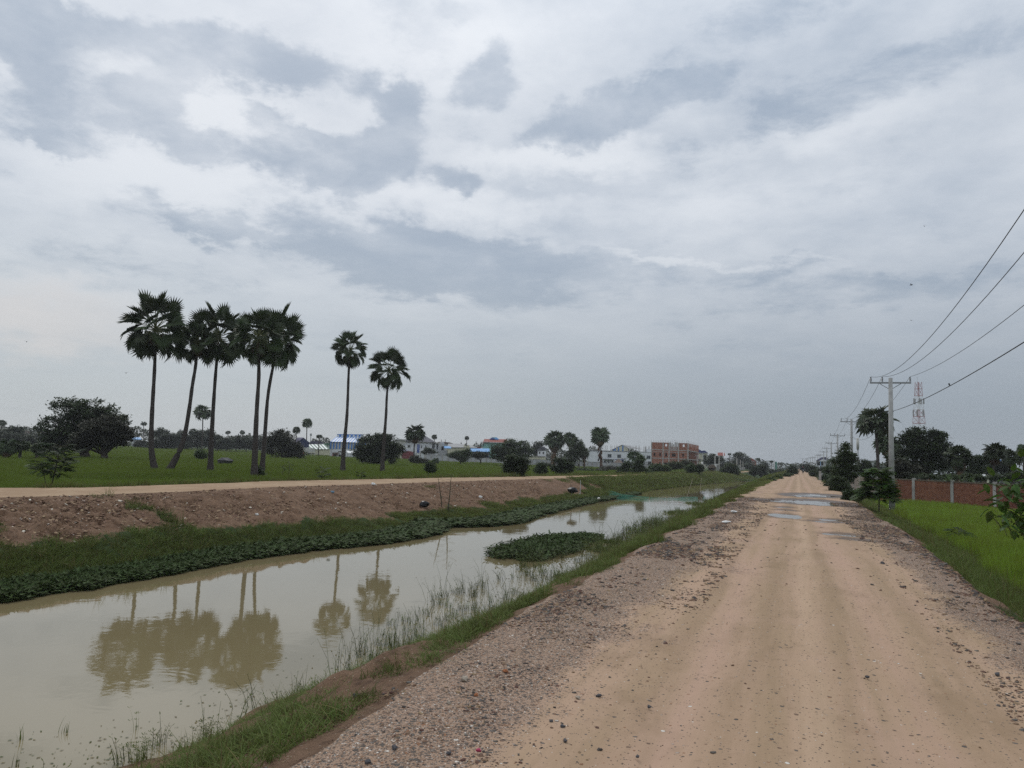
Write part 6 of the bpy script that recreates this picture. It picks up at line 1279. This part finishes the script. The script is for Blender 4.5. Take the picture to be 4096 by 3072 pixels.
# spiky plants on the wall top
for i, (px, s) in enumerate([(3800, 1.0), (3852, .8), (3888, .7)]):
    p = at_d(px, 1915, 71.5); p.z = topz-.1; mb = MB()
    for k in range(26):
        a = random.uniform(0, 6.28); el = random.uniform(.15, 1.2); L = s*random.uniform(.7, 1.25); d = Vector((math.cos(a)*math.cos(el), math.sin(a)*math.cos(el), math.sin(el))); sd = Vector((-math.sin(a), math.cos(a), 0))*.035
        mb.add([-sd, sd, d*L*.6+sd-Vector((0, 0, .02)), d*L*.6-sd-Vector((0, 0, .02)), d*L-Vector((0, 0, .18*L))], [(0, 1, 2, 3), (3, 2, 4)])
    o = mb.build('spiky_plant', M['leaf_light'], None, False, p+Vector((0, .5, 0))); tag(o, ['largest spiky plant over the brick wall top', 'middle spiky plant over the brick wall top', 'smallest spiky plant over the brick wall top'][i], 'plant', 'spiky plants behind the brick wall')
# ------------------------------------------------------------------ near plants with single leaves
def pinnate(mb, L, n=9, w=.35):                   # one compound leaf along +x with paired leaflets
    mb.tube([(0, 0, 0), (L*.5, 0, .04*L), (L, 0, -.06*L)], [.006, .005, .002], 3, 1, False)
    for k in range(n):
        t = .18+.82*k/(n-1); x = L*t; z = .04*L-.1*L*(t-.5)**2*2; ll = L*w*(1-.55*abs(t-.5)*1.2)
        for s in (-1, 1):
            a = Vector((x, 0, z)); b = Vector((x+ll*.35, s*ll*.5, z+.01)); c = Vector((x+ll*.45, s*ll, z-.05*ll)); d = Vector((x+ll*.05, s*ll*.55, z+.008))
            mb.add([a, b, c, d], [(0, 1, 2, 3)] if s > 0 else [(3, 2, 1, 0)], 0)
M['nleaf'] = mat('glossy_green_leaf', (.030, .060, .014), .5, .25, col2=(.080, .140, .025), scale=5, transl=.3, rand=.7)
M['nleaf_dark'] = mat('dark_green_leaflet', (.014, .028, .011), .65, .12, col2=(.026, .046, .018), scale=5, transl=.15, rand=.6)
M['twig'] = mat('green_brown_twig', (.07, .06, .035), .8)
def sapling(label, base, z0, H, wid, nleaf, L, m, seed, lean=(0, 0), leafname='leaf', spread=(.25, 1.0), nl=9, name='sapling', stems=1, shape=None, per=4, cat='sapling', w=.36):
    rn = random.Random(seed); b = at(base[0], base[1], z0); r = thing(name, label, cat, (b.x, b.y, z0-.05)); mb = MB()
    var = []
    for v in range(3):
        q = MB(); pinnate(q, 1.0, nl, w*rn.uniform(.9, 1.1)); var.append(q.mesh(leafname, [M[m], M['twig']]))
    tip = Vector((lean[0], lean[1], H*.92)); mb.tube([(0, 0, 0), tip*.5+Vector((.03, 0, 0)), tip], [.028*H/2.4+.008, .02*H/2.4+.006, .008], 6)
    pts = []
    for i in range(nleaf//per):
        t = spread[0]+(spread[1]-spread[0])*(i+.5)/(nleaf//per); a = i*2.4+rn.uniform(-.4, .4); env = wid*.5*(shape(t) if shape else math.sin(math.pi*min(1, (1-t)*1.1+.08))**.7); p0 = tip*t; e = p0+Vector((math.cos(a)*env*.6, math.sin(a)*env*.6, env*.25)); mb.tube([p0, p0.lerp(e, .5)+Vector((0, 0, .03)), e], [.010, .007, .004], 4, 0, False)
        for k in range(per):
            pos = p0.lerp(e, .35+.65*(k+1)/per); aa = a+rn.uniform(-1.1, 1.1); el = rn.uniform(-.45, .35); pts.append((pos, aa, el, L*rn.uniform(.75, 1.2)*(1.15-.5*t)))
    mb.build('stem', M['twig'], r)
    for pos, aa, el, l in pts:
        o = link(leafname, rn.choice(var), r, pos, (rn.uniform(-.4, .4), -el, aa), (l, l, l))
    return r
sapling('leafy sapling with big compound leaves in front of the nearest power pole', (3515, 2078), -.55, 2.45, 1.75, 250, .64, 'nleaf', 5, shape=lambda t: 1.05-.85*max(0, t-.4)/.6, nl=8, spread=(.36, 1.0), per=7, w=.5)
sapling('dark feathery sapling leaning right on the left field edge beside the far track', (203, 1951), -.62, 2.15, 1.9, 130, .60, 'nleaf_dark', 8, lean=(.35, 0), spread=(.28, .98), nl=10, per=5)
sapling('small pale feathery sapling close left of the dark one', (186, 1951), -.62, 1.2, 1.3, 40, .55, 'nleaf', 9, lean=(-.5, 0), spread=(.5, 1), nl=9, cat='sapling')
sapling('low dark fern-like seedling by the far track', (1285, 1924), -.5, .95, 1.0, 40, .45, 'nleaf_dark', 10, spread=(.2, 1))
sapling('round dark seedling on the far track edge right of the fern-like one', (1443, 1922), -.5, .65, .8, 36, .36, 'nleaf_dark', 11, spread=(.1, 1))
sapling('flat low seedling in the right rice field', (3830, 2175), -.9, .6, .8, 30, .36, 'nleaf_dark', 12, spread=(.6, 1), lean=(.05, 0))
sapling('thin weedy plant on the field left of the slim palms, left one', (1130, 1895), -.65, .9, .6, 16, .30, 'nleaf_dark', 13, spread=(.3, 1))
sapling('thin weedy plant on the field left of the slim palms, right one', (1155, 1895), -.65, 1.1, .7, 20, .30, 'nleaf_dark', 14, spread=(.3, 1))
sapling('nearly leafless sapling rising from the water plants at the far bank', (1788, 2068), -1.95, 2.7, 1.5, 26, .30, 'nleaf_dark', 15, lean=(.1, .1), spread=(.12, .98), nl=6, per=2)
sapling('second thin bare sapling beside the nearly leafless one', (1772, 2066), -1.95, 2.5, .9, 14, .28, 'nleaf_dark', 16, lean=(-.45, 0), spread=(.3, .95), nl=5, per=2)
sapling('feathery weed standing in the water right of the floating island', (2490, 2165), ZW, .75, .35, 14, .18, 'nleaf_dark', 17, spread=(.2, 1), nl=5, per=1)
# broad-leaved shrub at the right picture edge
def leafmesh(seed):
    rn = random.Random(seed); mb = MB(); n = 5; vs = []
    for k in range(n+1):
        t = k/n; w = .24*math.sin(math.pi*t**.8)**.8+.005; z = -.28*t*t; vs += [(t, -w, z+.05), (t, 0, z-.02), (t, w, z+.05)]
    fs = []
    for k in range(n): b = 3*k; fs += [(b, b+1, b+4, b+3), (b+1, b+2, b+5, b+4)]
    mb.add(vs, fs); return mb.mesh('leaf', M['nleaf'], True)
LM = [leafmesh(i) for i in range(3)]
rn = random.Random(21); base = Vector((3.75, 10.6, -.55)); r = thing('broad_leaved_shrub', 'broad-leaved green shrub at the right photo edge', 'shrub', base)
mb = MB(); tips = []
ends = [at_d(px, py, D)-base for px, py, D in ((4075, 1850, 10.9), (4110, 1800, 11.2), (4060, 1920, 10.5), (4040, 1960, 10.6), (3975, 1960, 10.4), (4000, 2010, 10.3), (4060, 2010, 10.4), (4110, 1960, 10.8), (4010, 2100, 10.2), (4060, 2090, 10.3), (4100, 2060, 10.5), (3990, 2060, 10.2), (4080, 2140, 10.4), (4120, 1860, 11), (4020, 1935, 10.5), (4085, 1985, 10.8), (4110, 2150, 10.6), (4045, 1880, 10.7), (4090, 1900, 10.8), (4030, 2040, 10.3))]
hub = Vector((.25, .1, .8))
mb.tube([(0, 0, -.1), (.1, 0, .4), hub], [.03, .026, .02], 7)
for e in ends:
    m_ = hub.lerp(e, .5)+Vector((rn.uniform(-.05, .05), rn.uniform(-.1, .1), rn.uniform(0, .1))); mb.tube([hub*.9, m_, e], [.012, .008, .004], 5, 0, False)
    for k in range(13):
        t = rn.uniform(.66, 1.05); p = (m_.lerp(e, (t-.5)*2) if t > .5 else hub.lerp(m_, t*2))+Vector((rn.gauss(0, .045), rn.gauss(0, .06), rn.gauss(0, .045))); a = rn.uniform(0, 6.28); up = rn.random() < .35; el = rn.uniform(.5, 1.2) if up else rn.uniform(-.9, .3); s = rn.uniform(.11, .17)
        link('leaf', rn.choice(LM), r, p, (rn.uniform(-.6, .6), -el, a), (s, s, s))
mb.build('stem', M['twig'], r)
# distinct grass clumps in the water's edge, left foreground
def clump(label, px, py, z, n, H, lean, seed, w=.006, name='grass_clump', mm='grass', heads=False):
    rn = random.Random(seed); p = at(px, py, z); mb = MB()
    for i in range(n):
        a = rn.uniform(0, 6.28); L = H*rn.uniform(.45, 1.1); k = rn.uniform(.05, lean); sx, sy = rn.gauss(0, .05), rn.gauss(0, .05); pts = []
        for q in range(5):
            t = q/4; pts.append(Vector((sx+math.cos(a)*k*L*t**1.6, sy+math.sin(a)*k*L*t**1.6, L*t*(1-.3*k*t))))
        ww = Vector((-math.sin(a), math.cos(a), 0))*w; vs = []
        for q, pp in enumerate(pts): vs += [pp-ww*(1-q/4.3), pp+ww*(1-q/4.3)]
        mb.add(vs, [(2*q, 2*q+1, 2*q+3, 2*q+2) for q in range(4)])
        if heads:
            e = pts[-1]
            for h in range(4): b = h*1.57+rn.random(); mb.add([e, e+Vector((math.cos(b)*.035, math.sin(b)*.035, .02)), e+Vector((math.cos(b+.3)*.03, math.sin(b+.3)*.03, .012))], [(0, 1, 2)])
    o = mb.build(name, M[mm], None, False, p); return tag(o, label, 'grass', 'separate grass clumps at the near waterline')
clump('tall spreading grass clump at the waterline, left foreground', 1080, 2930, -2.12, 46, .62, 1.0, 1)
clump('thin upright stalks behind the tall spreading clump, in the water', 1190, 2800, ZW, 10, .55, .5, 2)
clump('small green tuft at the waterline right of the tall clump', 1300, 2810, ZW, 22, .22, .9, 3)
clump('low sedge with tiny seed heads at the bottom left shore, larger one', 560, 3060, -2.15, 60, .30, .8, 4, .004, heads=True)
clump('sedge tuft with seed heads on the shore above the bare earth', 820, 2990, -2.1, 60, .30, .7, 5, .004, heads=True)
clump('short dark blades in the water near the left photo edge', 80, 2960, ZW, 7, .20, .3, 6)
clump('pair of dark blades in the water, second from the left edge', 250, 2930, ZW, 6, .26, .35, 7)
clump('dark blades at the bottom left corner', 70, 3065, ZW, 5, .16, .5, 8)
clump('feathery stalk in open water left of the tall clump', 545, 2920, ZW, 5, .30, .5, 9, .003, heads=True)
clump('tall seed stalks at the waterline below the long reflections', 1800, 2560, ZW, 14, .8, .3, 10, .004, heads=True)
clump('thin stalks in the shallows left of the grassy point', 1660, 2600, ZW, 8, .35, .6, 11, .004)
clump('single dark feathered seed stalk near the white bag', 1600, 2690, -2.15, 3, .42, .6, 12, .006, heads=True)
clump('tussock on the grassy point overhanging the gravel', 1880, 2620, -1.2, 90, .45, .8, 13)
clump('leafy tussock further along the grassy point', 2160, 2470, -1.3, 70, .55, .7, 14)
clump('dense brown tussock in the bare earth bottom left', 1440, 2950, -.9, 60, .22, .9, 15, mm='dry')
# ------------------------------------------------------------------ small things on bank and road
def lump(name, label, cat, px, py, z, s, m, group=None, flat_=.6, seed=0, rz=0):
    random.seed(seed+50); p = at(px, py, z); mb = MB(); mb.ball((0, 0, flat_*s*.4), (s, s*.7, s*flat_), 7, 5, 0, .3); o = mb.build(name, M[m], None, False, p); o.rotation_euler = (0, 0, rz); return tag(o, label, cat, group)
flat('bag_white', (.62, .62, .60), .5); flat('bag_blue', (.13, .22, .30), .6); flat('stone_pale', (.36, .31, .25), .9, .2, 12); flat('stone_dark', (.085, .083, .088), .8, .2, 12); flat('cup_pink', (.34, .04, .09), .5); flat('rust_stone', (.28, .11, .05), .9)
lump('plastic_bag', 'crumpled white plastic bag at the near waterline', 'plastic bag', 1630, 2690, -2.15, .11, 'bag_white', seed=1)
lump('plastic_bag', 'white plastic bag low on the far bank above the leafy mat', 'plastic bag', 1335, 2038, -1.35, .15, 'bag_white', 'litter on the far bank', seed=2)
lump('plastic_bag', 'blue plastic bag high on the far bank', 'plastic bag', 1330, 1970, -.55, .10, 'bag_blue', 'litter on the far bank', seed=3)
lump('plastic_bag', 'small blue bag by the crack in the far bank', 'plastic bag', 848, 1986, -.55, .08, 'bag_blue', 'litter on the far bank', seed=4)
lump('plastic_bag', 'white bag at the left part of the far bank', 'plastic bag', 375, 2063, -1.0, .09, 'bag_white', 'litter on the far bank', seed=5)
lump('plastic_bag', 'pale bag near the middle of the far bank', 'plastic bag', 1028, 2060, -1.1, .08, 'bag_white', 'litter on the far bank', seed=6)
lump('plastic_bag', 'white scrap on the far track edge', 'plastic bag', 1493, 1938, -.3, .13, 'bag_white', 'litter on the far bank', seed=7)
lump('plastic_bag', 'white scrap on the bank right of the bare sapling', 'plastic bag', 1922, 1990, -1.1, .14, 'bag_white', 'litter on the far bank', seed=8)
lump('plastic_bag', 'white scrap at the foot of the far bank below the right nets', 'plastic bag', 2395, 1994, -1.6, .12, 'bag_white', 'litter on the far bank', seed=9)
lump('plastic_bag', 'dark wet bag below the bare sapling', 'plastic bag', 1697, 2022, -1.3, .3, 'dark_opening', 'litter on the far bank', seed=10)
lump('plastic_cup', 'crushed pink cup on the gravel in the foreground', 'cup', 1914, 3003, .015, .016, 'cup_pink', seed=11)
lump('stone', 'pale brown stone lying in the shallow water', 'stone', 2001, 2436, ZW, .09, 'stone_pale', seed=12)
lump('stone', 'dark pair of clods in the water, left of the pale stone', 'stone', 1910, 2466, ZW, .05, 'stone_dark', seed=13)
lump('stone', 'dark clod in the water beside the pair', 'stone', 1940, 2466, ZW, .05, 'stone_dark', seed=14)
lump('broken_slab', 'white broken slab on the left road shoulder', 'slab', 2907, 2089, .03, .13, 'bag_white', flat_=.25, seed=15, rz=.3)
lump('paper_scrap', 'white scrap on the left road edge farther on', 'scrap', 2935, 2047, .02, .12, 'bag_white', flat_=.3, seed=16)
st = [(1430, 2795, -.18, .045, 'stone_dark', 'grey stone at the edge of the gravel under the grass'), (1455, 2785, -.18, .04, 'stone_dark', 'second grey stone at the gravel edge'), (1860, 2720, 0, .035, 'stone_pale', 'pale stone on the upper gravel edge'), (1795, 2812, 0, .018, 'stone_pale', 'cream pebble left of the rusty stones'), (2250, 2908, 0, .018, 'stone_dark', 'dark stone alone on the sandy part of the left shoulder'), (2260, 2965, 0, .018, 'stone_dark', 'dark stone below the lone dark stone'), (2205, 2885, 0, .014, 'stone_dark', 'small dark stone above left of the lone dark stone'), (1795, 3015, 0, .016, 'stone_dark', 'dark stone left of the pink cup'), (1578, 2993, 0, .022, 'stone_dark', 'flat dark stone on the lower left gravel'), (2312, 2793, 0, .022, 'stone_pale', 'cream stone on the left shoulder'), (2395, 2785, 0, .02, 'stone_dark', 'dark angular stone right of the cream stone'), (2550, 3028, 0, .014, 'stone_dark', 'dark stone at the bottom centre of the road'), (2597, 2830, 0, .018, 'stone_dark', 'dark flat stone between shoulder and wheel track'), (1470, 3050, 0, .02, 'stone_dark', 'dark stone at the bottom left of the gravel'), (1905, 2784, 0, .022, 'rust_stone', 'rusty orange stone on the upper left gravel'), (2022, 2690, 0, .03, 'rust_stone', 'rusty clod beside the tussock'), (3470, 2710, 0, .02, 'stone_dark', 'dark stone right of the wheel tracks'), (3990, 2700, 0, .028, 'stone_dark', 'dark stone on the right shoulder'), (3530, 2255, 0, .05, 'stone_dark', 'dark flat stone on the right shoulder farther up'), (3645, 2173, -.05, .07, 'stone_dark', 'dark rock at the right road edge')]
for i, (x, y, z, s, m_, lb) in enumerate(st): lump('stone', lb, 'stone', x, y, z, s, m_, 'larger stones on the road shoulders', seed=20+i, rz=i)
lump('earth_mound', 'low grey earth mound in the rice beyond the straight palm', 'mound', 903, 1853, -.7, 1.1, 'stone_dark', flat_=.45, seed=70)
lump('tyre_mound', 'dark heap of debris on the bank below the green bank corner', 'debris', 2292, 1966, -1.0, .4, 'dark_opening', seed=71)
# ------------------------------------------------------------------ fishing nets and stakes in the canal
def net_mat():
    m = bpy.data.materials.new('green_fishing_net'); m.use_nodes = True; t = m.node_tree; t.nodes.clear(); g = NB(t)
    d = g.n('ShaderNodeBsdfDiffuse'); d.inputs[0].default_value = (.045, .15, .11, 1); tr = g.n('ShaderNodeBsdfTransparent'); mx = g.n('ShaderNodeMixShader')
    v = g.n('ShaderNodeTexCoord').outputs['Object']; n_ = g.noise(v, 1.3, 3); g.l(g.mr(n_.outputs[0], .3, .7, .2, .55), mx.inputs[0]); g.l(tr.outputs[0], mx.inputs[1]); g.l(d.outputs[0], mx.inputs[2])
    o = g.n('ShaderNodeOutputMaterial'); g.l(mx.outputs[0], o.inputs[0]); return m
M['net'] = net_mat()
def net(label, top, bot, n=30, group='green fishing nets in the canal', wob=.12):
    """top and bottom rims as lists of world points"""
    o0 = top[0]; V = []; m_ = 6
    def samp(L, t):
        k = t*(len(L)-1); i = min(int(k), len(L)-2); return L[i].lerp(L[i+1], k-i)
    for i in range(n+1):
        a, b = samp(top, i/n), samp(bot, i/n)
        for j in range(m_+1):
            t = j/m_; p = a.lerp(b, t)-o0; p.y += wob*math.sin(i*1.3+j)*math.sin(math.pi*t); V.append(tuple(p))
    Fc = [(i*(m_+1)+j, i*(m_+1)+j+1, (i+1)*(m_+1)+j+1, (i+1)*(m_+1)+j) for i in range(n) for j in range(m_)]
    r = thing('fishing_net', label, 'net', o0, 0, group); link('netting', np_mesh('netting', V, Fc, M['net'], True), r)
    mb = MB(); mb.tube([samp(top, i/n)-o0 for i in range(n+1)], .012, 4, 0, False); mb.build('head_rope', M['green_net'], r); return r
w_ = lambda x, y, dz=0.0: at(x, y, ZW)+Vector((0, 0, dz))
def up_(x, y, yt):                                  # water point under a pixel column and the height its top reaches
    p = at(x, y, ZW); q = at_d(x, yt, math.hypot(p.x, p.y)); return q
net('green net draped from stakes on the far bank down into the water', [up_(2365, 1975, 1950), up_(2420, 1983, 1953), up_(2480, 1990, 1976), up_(2540, 1994, 1984), up_(2595, 1998, 1988)], [w_(2365, 1988), w_(2420, 1994), w_(2480, 1999), w_(2540, 2000), w_(2597, 2001)])
net('long low green net line across the middle of the canal', [up_(2600, 1998, 1989), up_(2660, 1998, 1993), up_(2705, 1998, 1993), up_(2740, 1998, 1988), up_(2790, 2000, 1988)], [w_(2600, 1999.5), w_(2660, 1999), w_(2705, 2000), w_(2745, 2003), w_(2792, 2002)])
net('small upright piece of green net in the open water', [up_(2810, 1998, 1994), up_(2817, 1998, 1984), up_(2825, 1998, 1993)], [w_(2810, 1999), w_(2817, 2003), w_(2825, 1999)], 8)
net('narrow green net strip floating near the right bank', [up_(2865, 2001, 1999), up_(2885, 2004, 2001), up_(2910, 2007, 2004)], [w_(2866, 2002.5), w_(2885, 2005.5), w_(2910, 2009)], 10)
net('distant bright green net hanging between stakes near the end of the canal', [up_(3027, 1929, 1917), up_(3045, 1930, 1916), up_(3063, 1931, 1917)], [w_(3023, 1930), w_(3045, 1932), w_(3063, 1932)], 12)
net('distant grey net spread beside the bright green one', [up_(2945, 1926, 1914), up_(2975, 1927, 1919), up_(3020, 1929, 1920)], [w_(2950, 1922), w_(2975, 1926), w_(3020, 1929)], 14)
for i, (x0, y0, x1, y1, m_, lb) in enumerate([(2320, 1968, 2322, 1920, 'tarp', 'white stake at the green bank corner'), (2286, 1975, 2283, 1935, 'timber', 'short stake left of the white stake'), (2745, 1992, 2771, 1913, 'stone_pale', 'tall leaning bamboo stake in the canal'), (2800, 1948, 2806, 1912, 'stone_pale', 'thin upright stake in the canal right of the leaning one'), (2562, 1968, 2562, 1944, 'timber', 'short brown post at the far waterline'), (3050, 1932, 3050, 1895, 'timber', 'stake at the distant green net'), (2940, 1995, 2943, 1950, 'timber', 'stake among weeds at the near bank'), (2365, 1990, 2364, 1948, 'timber', 'net stake at the left end of the draped net')]):
    p = at(x0, y0, ZW if i not in (0, 1) else -1.3); q = at_d(x1, y1, math.hypot(p.x, p.y)); mb = MB(); mb.tube([Vector((0, 0, -.2)), (q-p)*.5+Vector((.03, 0, 0)), q-p], [.035, .028, .02], 6); o = mb.build('stake', M[m_], None, False, p); tag(o, lb, 'stake', 'stakes in the canal')
p = at(1253, 2805, ZW); 
# ------------------------------------------------------------------ motorcyclist far down the road
def rider():
    p = at(3212, 1894, 0.0); Dd = math.hypot(p.x, p.y); p = Vector((p.x, p.y, float(road_z(np.array([p.x]), np.array([p.y]))[0])))
    M['tyre'] = M['dark_opening']; flat('bike_paint', (.03, .03, .035), .4); flat('jacket', (.02, .02, .028), .9); flat('skin', (.25, .14, .09), .7); flat('helmet', (.25, .05, .05), .4)
    r = thing('motorcycle', 'motorcycle coming along the dirt road near the vanishing point', 'motorcycle', p, .05)
    for y in (-.6, .6):
        mb = MB(); mb.tube([(-.05, y, .3), (.05, y, .3)], .3, 16); mb.build('wheel', M['tyre'], r)
    mb = MB(); mb.tube([(0, -.6, .32), (0, -.35, .62), (0, .1, .6), (0, .55, .45)], [.05, .11, .15, .08], 8); mb.tube([(0, -.6, .32), (0, -.42, .95)], .03, 6); mb.build('body', M['bike_paint'], r, True)
    mb = MB(); mb.box(-.12, .12, -.05, .55, .72, .80); mb.build('seat', M['jacket'], r); mb = MB(); mb.tube([(-.34, -.38, 1.0), (0, -.44, .96), (.34, -.38, 1.0)], .018, 6); mb.build('handlebar', M['steel'], r); mb = MB(); mb.ball((0, -.58, .85), (.09, .06, .09), 8, 6); mb.build('headlight', M['white_paint'], r)
    h = bpy.data.meshes.new('person')
    V = [(0, .2, .85), (0, .16, 1.1), (0, .10, 1.38), (0, .06, 1.50), (0, .05, 1.62), (.2, .10, 1.38), (.30, -.05, 1.15), (.32, -.34, 1.02), (-.2, .10, 1.38), (-.30, -.05, 1.15), (-.32, -.34, 1.02), (.13, .15, .84), (.22, -.22, .72), (.16, -.05, .3), (.16, -.18, .25), (-.13, .15, .84), (-.22, -.22, .72), (-.16, -.05, .3), (-.16, -.18, .25), (0, .04, 1.74)]
    E = [(0, 1), (1, 2), (2, 3), (3, 4), (4, 19), (2, 5), (5, 6), (6, 7), (2, 8), (8, 9), (9, 10), (0, 11), (11, 12), (12, 13), (13, 14), (0, 15), (15, 16), (16, 17), (17, 18)]
    h.from_pydata(V, E, []); h.materials.append(M['jacket']); o = link('person', h, None, p); o.rotation_euler = (0, 0, .05); tag(o, 'person in dark clothes riding the motorcycle far down the road', 'person')
    o.modifiers.new('skin', 'SKIN'); sv = h.skin_vertices[0].data
    rad = [.16, .15, .17, .07, .09, .07, .055, .04, .07, .055, .04, .1, .085, .05, .045, .1, .085, .05, .045, .10]
    for k, q in enumerate(rad): sv[k].radius = (q, q); sv[k].use_root = (k == 0)
    s_ = o.modifiers.new('sub', 'SUBSURF'); s_.levels = 1; s_.render_levels = 1
    mb = MB(); mb.ball((0, .04, 1.70), (.13, .15, .14), 10, 7); mb.build('helmet', M['helmet'], o, True); mb = MB(); mb.ball((0, -.06, 1.66), (.07, .05, .08), 8, 6); mb.build('face', M['skin'], o, True)
rider()
# ------------------------------------------------------------------ haze: one closed box of pale air round camera and scene
def haze(density):
    m = bpy.data.materials.new('pale_air'); m.use_nodes = True; t = m.node_tree; t.nodes.clear(); g = NB(t)
    v = g.n('ShaderNodeVolumePrincipled'); v.inputs['Density'].default_value = density; v.inputs['Color'].default_value = (.93, .96, 1, 1); v.inputs['Anisotropy'].default_value = .2
    o = g.n('ShaderNodeOutputMaterial'); g.l(v.outputs[0], o.inputs['Volume'])
    mb = MB(); mb.box(-1000, 1000, -130, 1300, -4.2, 46); q = mb.build('haze', m); tag(q, 'thin pale haze lying over the whole plain', 'haze', kind='stuff')
HAZE = .00024
if HAZE: haze(HAZE)
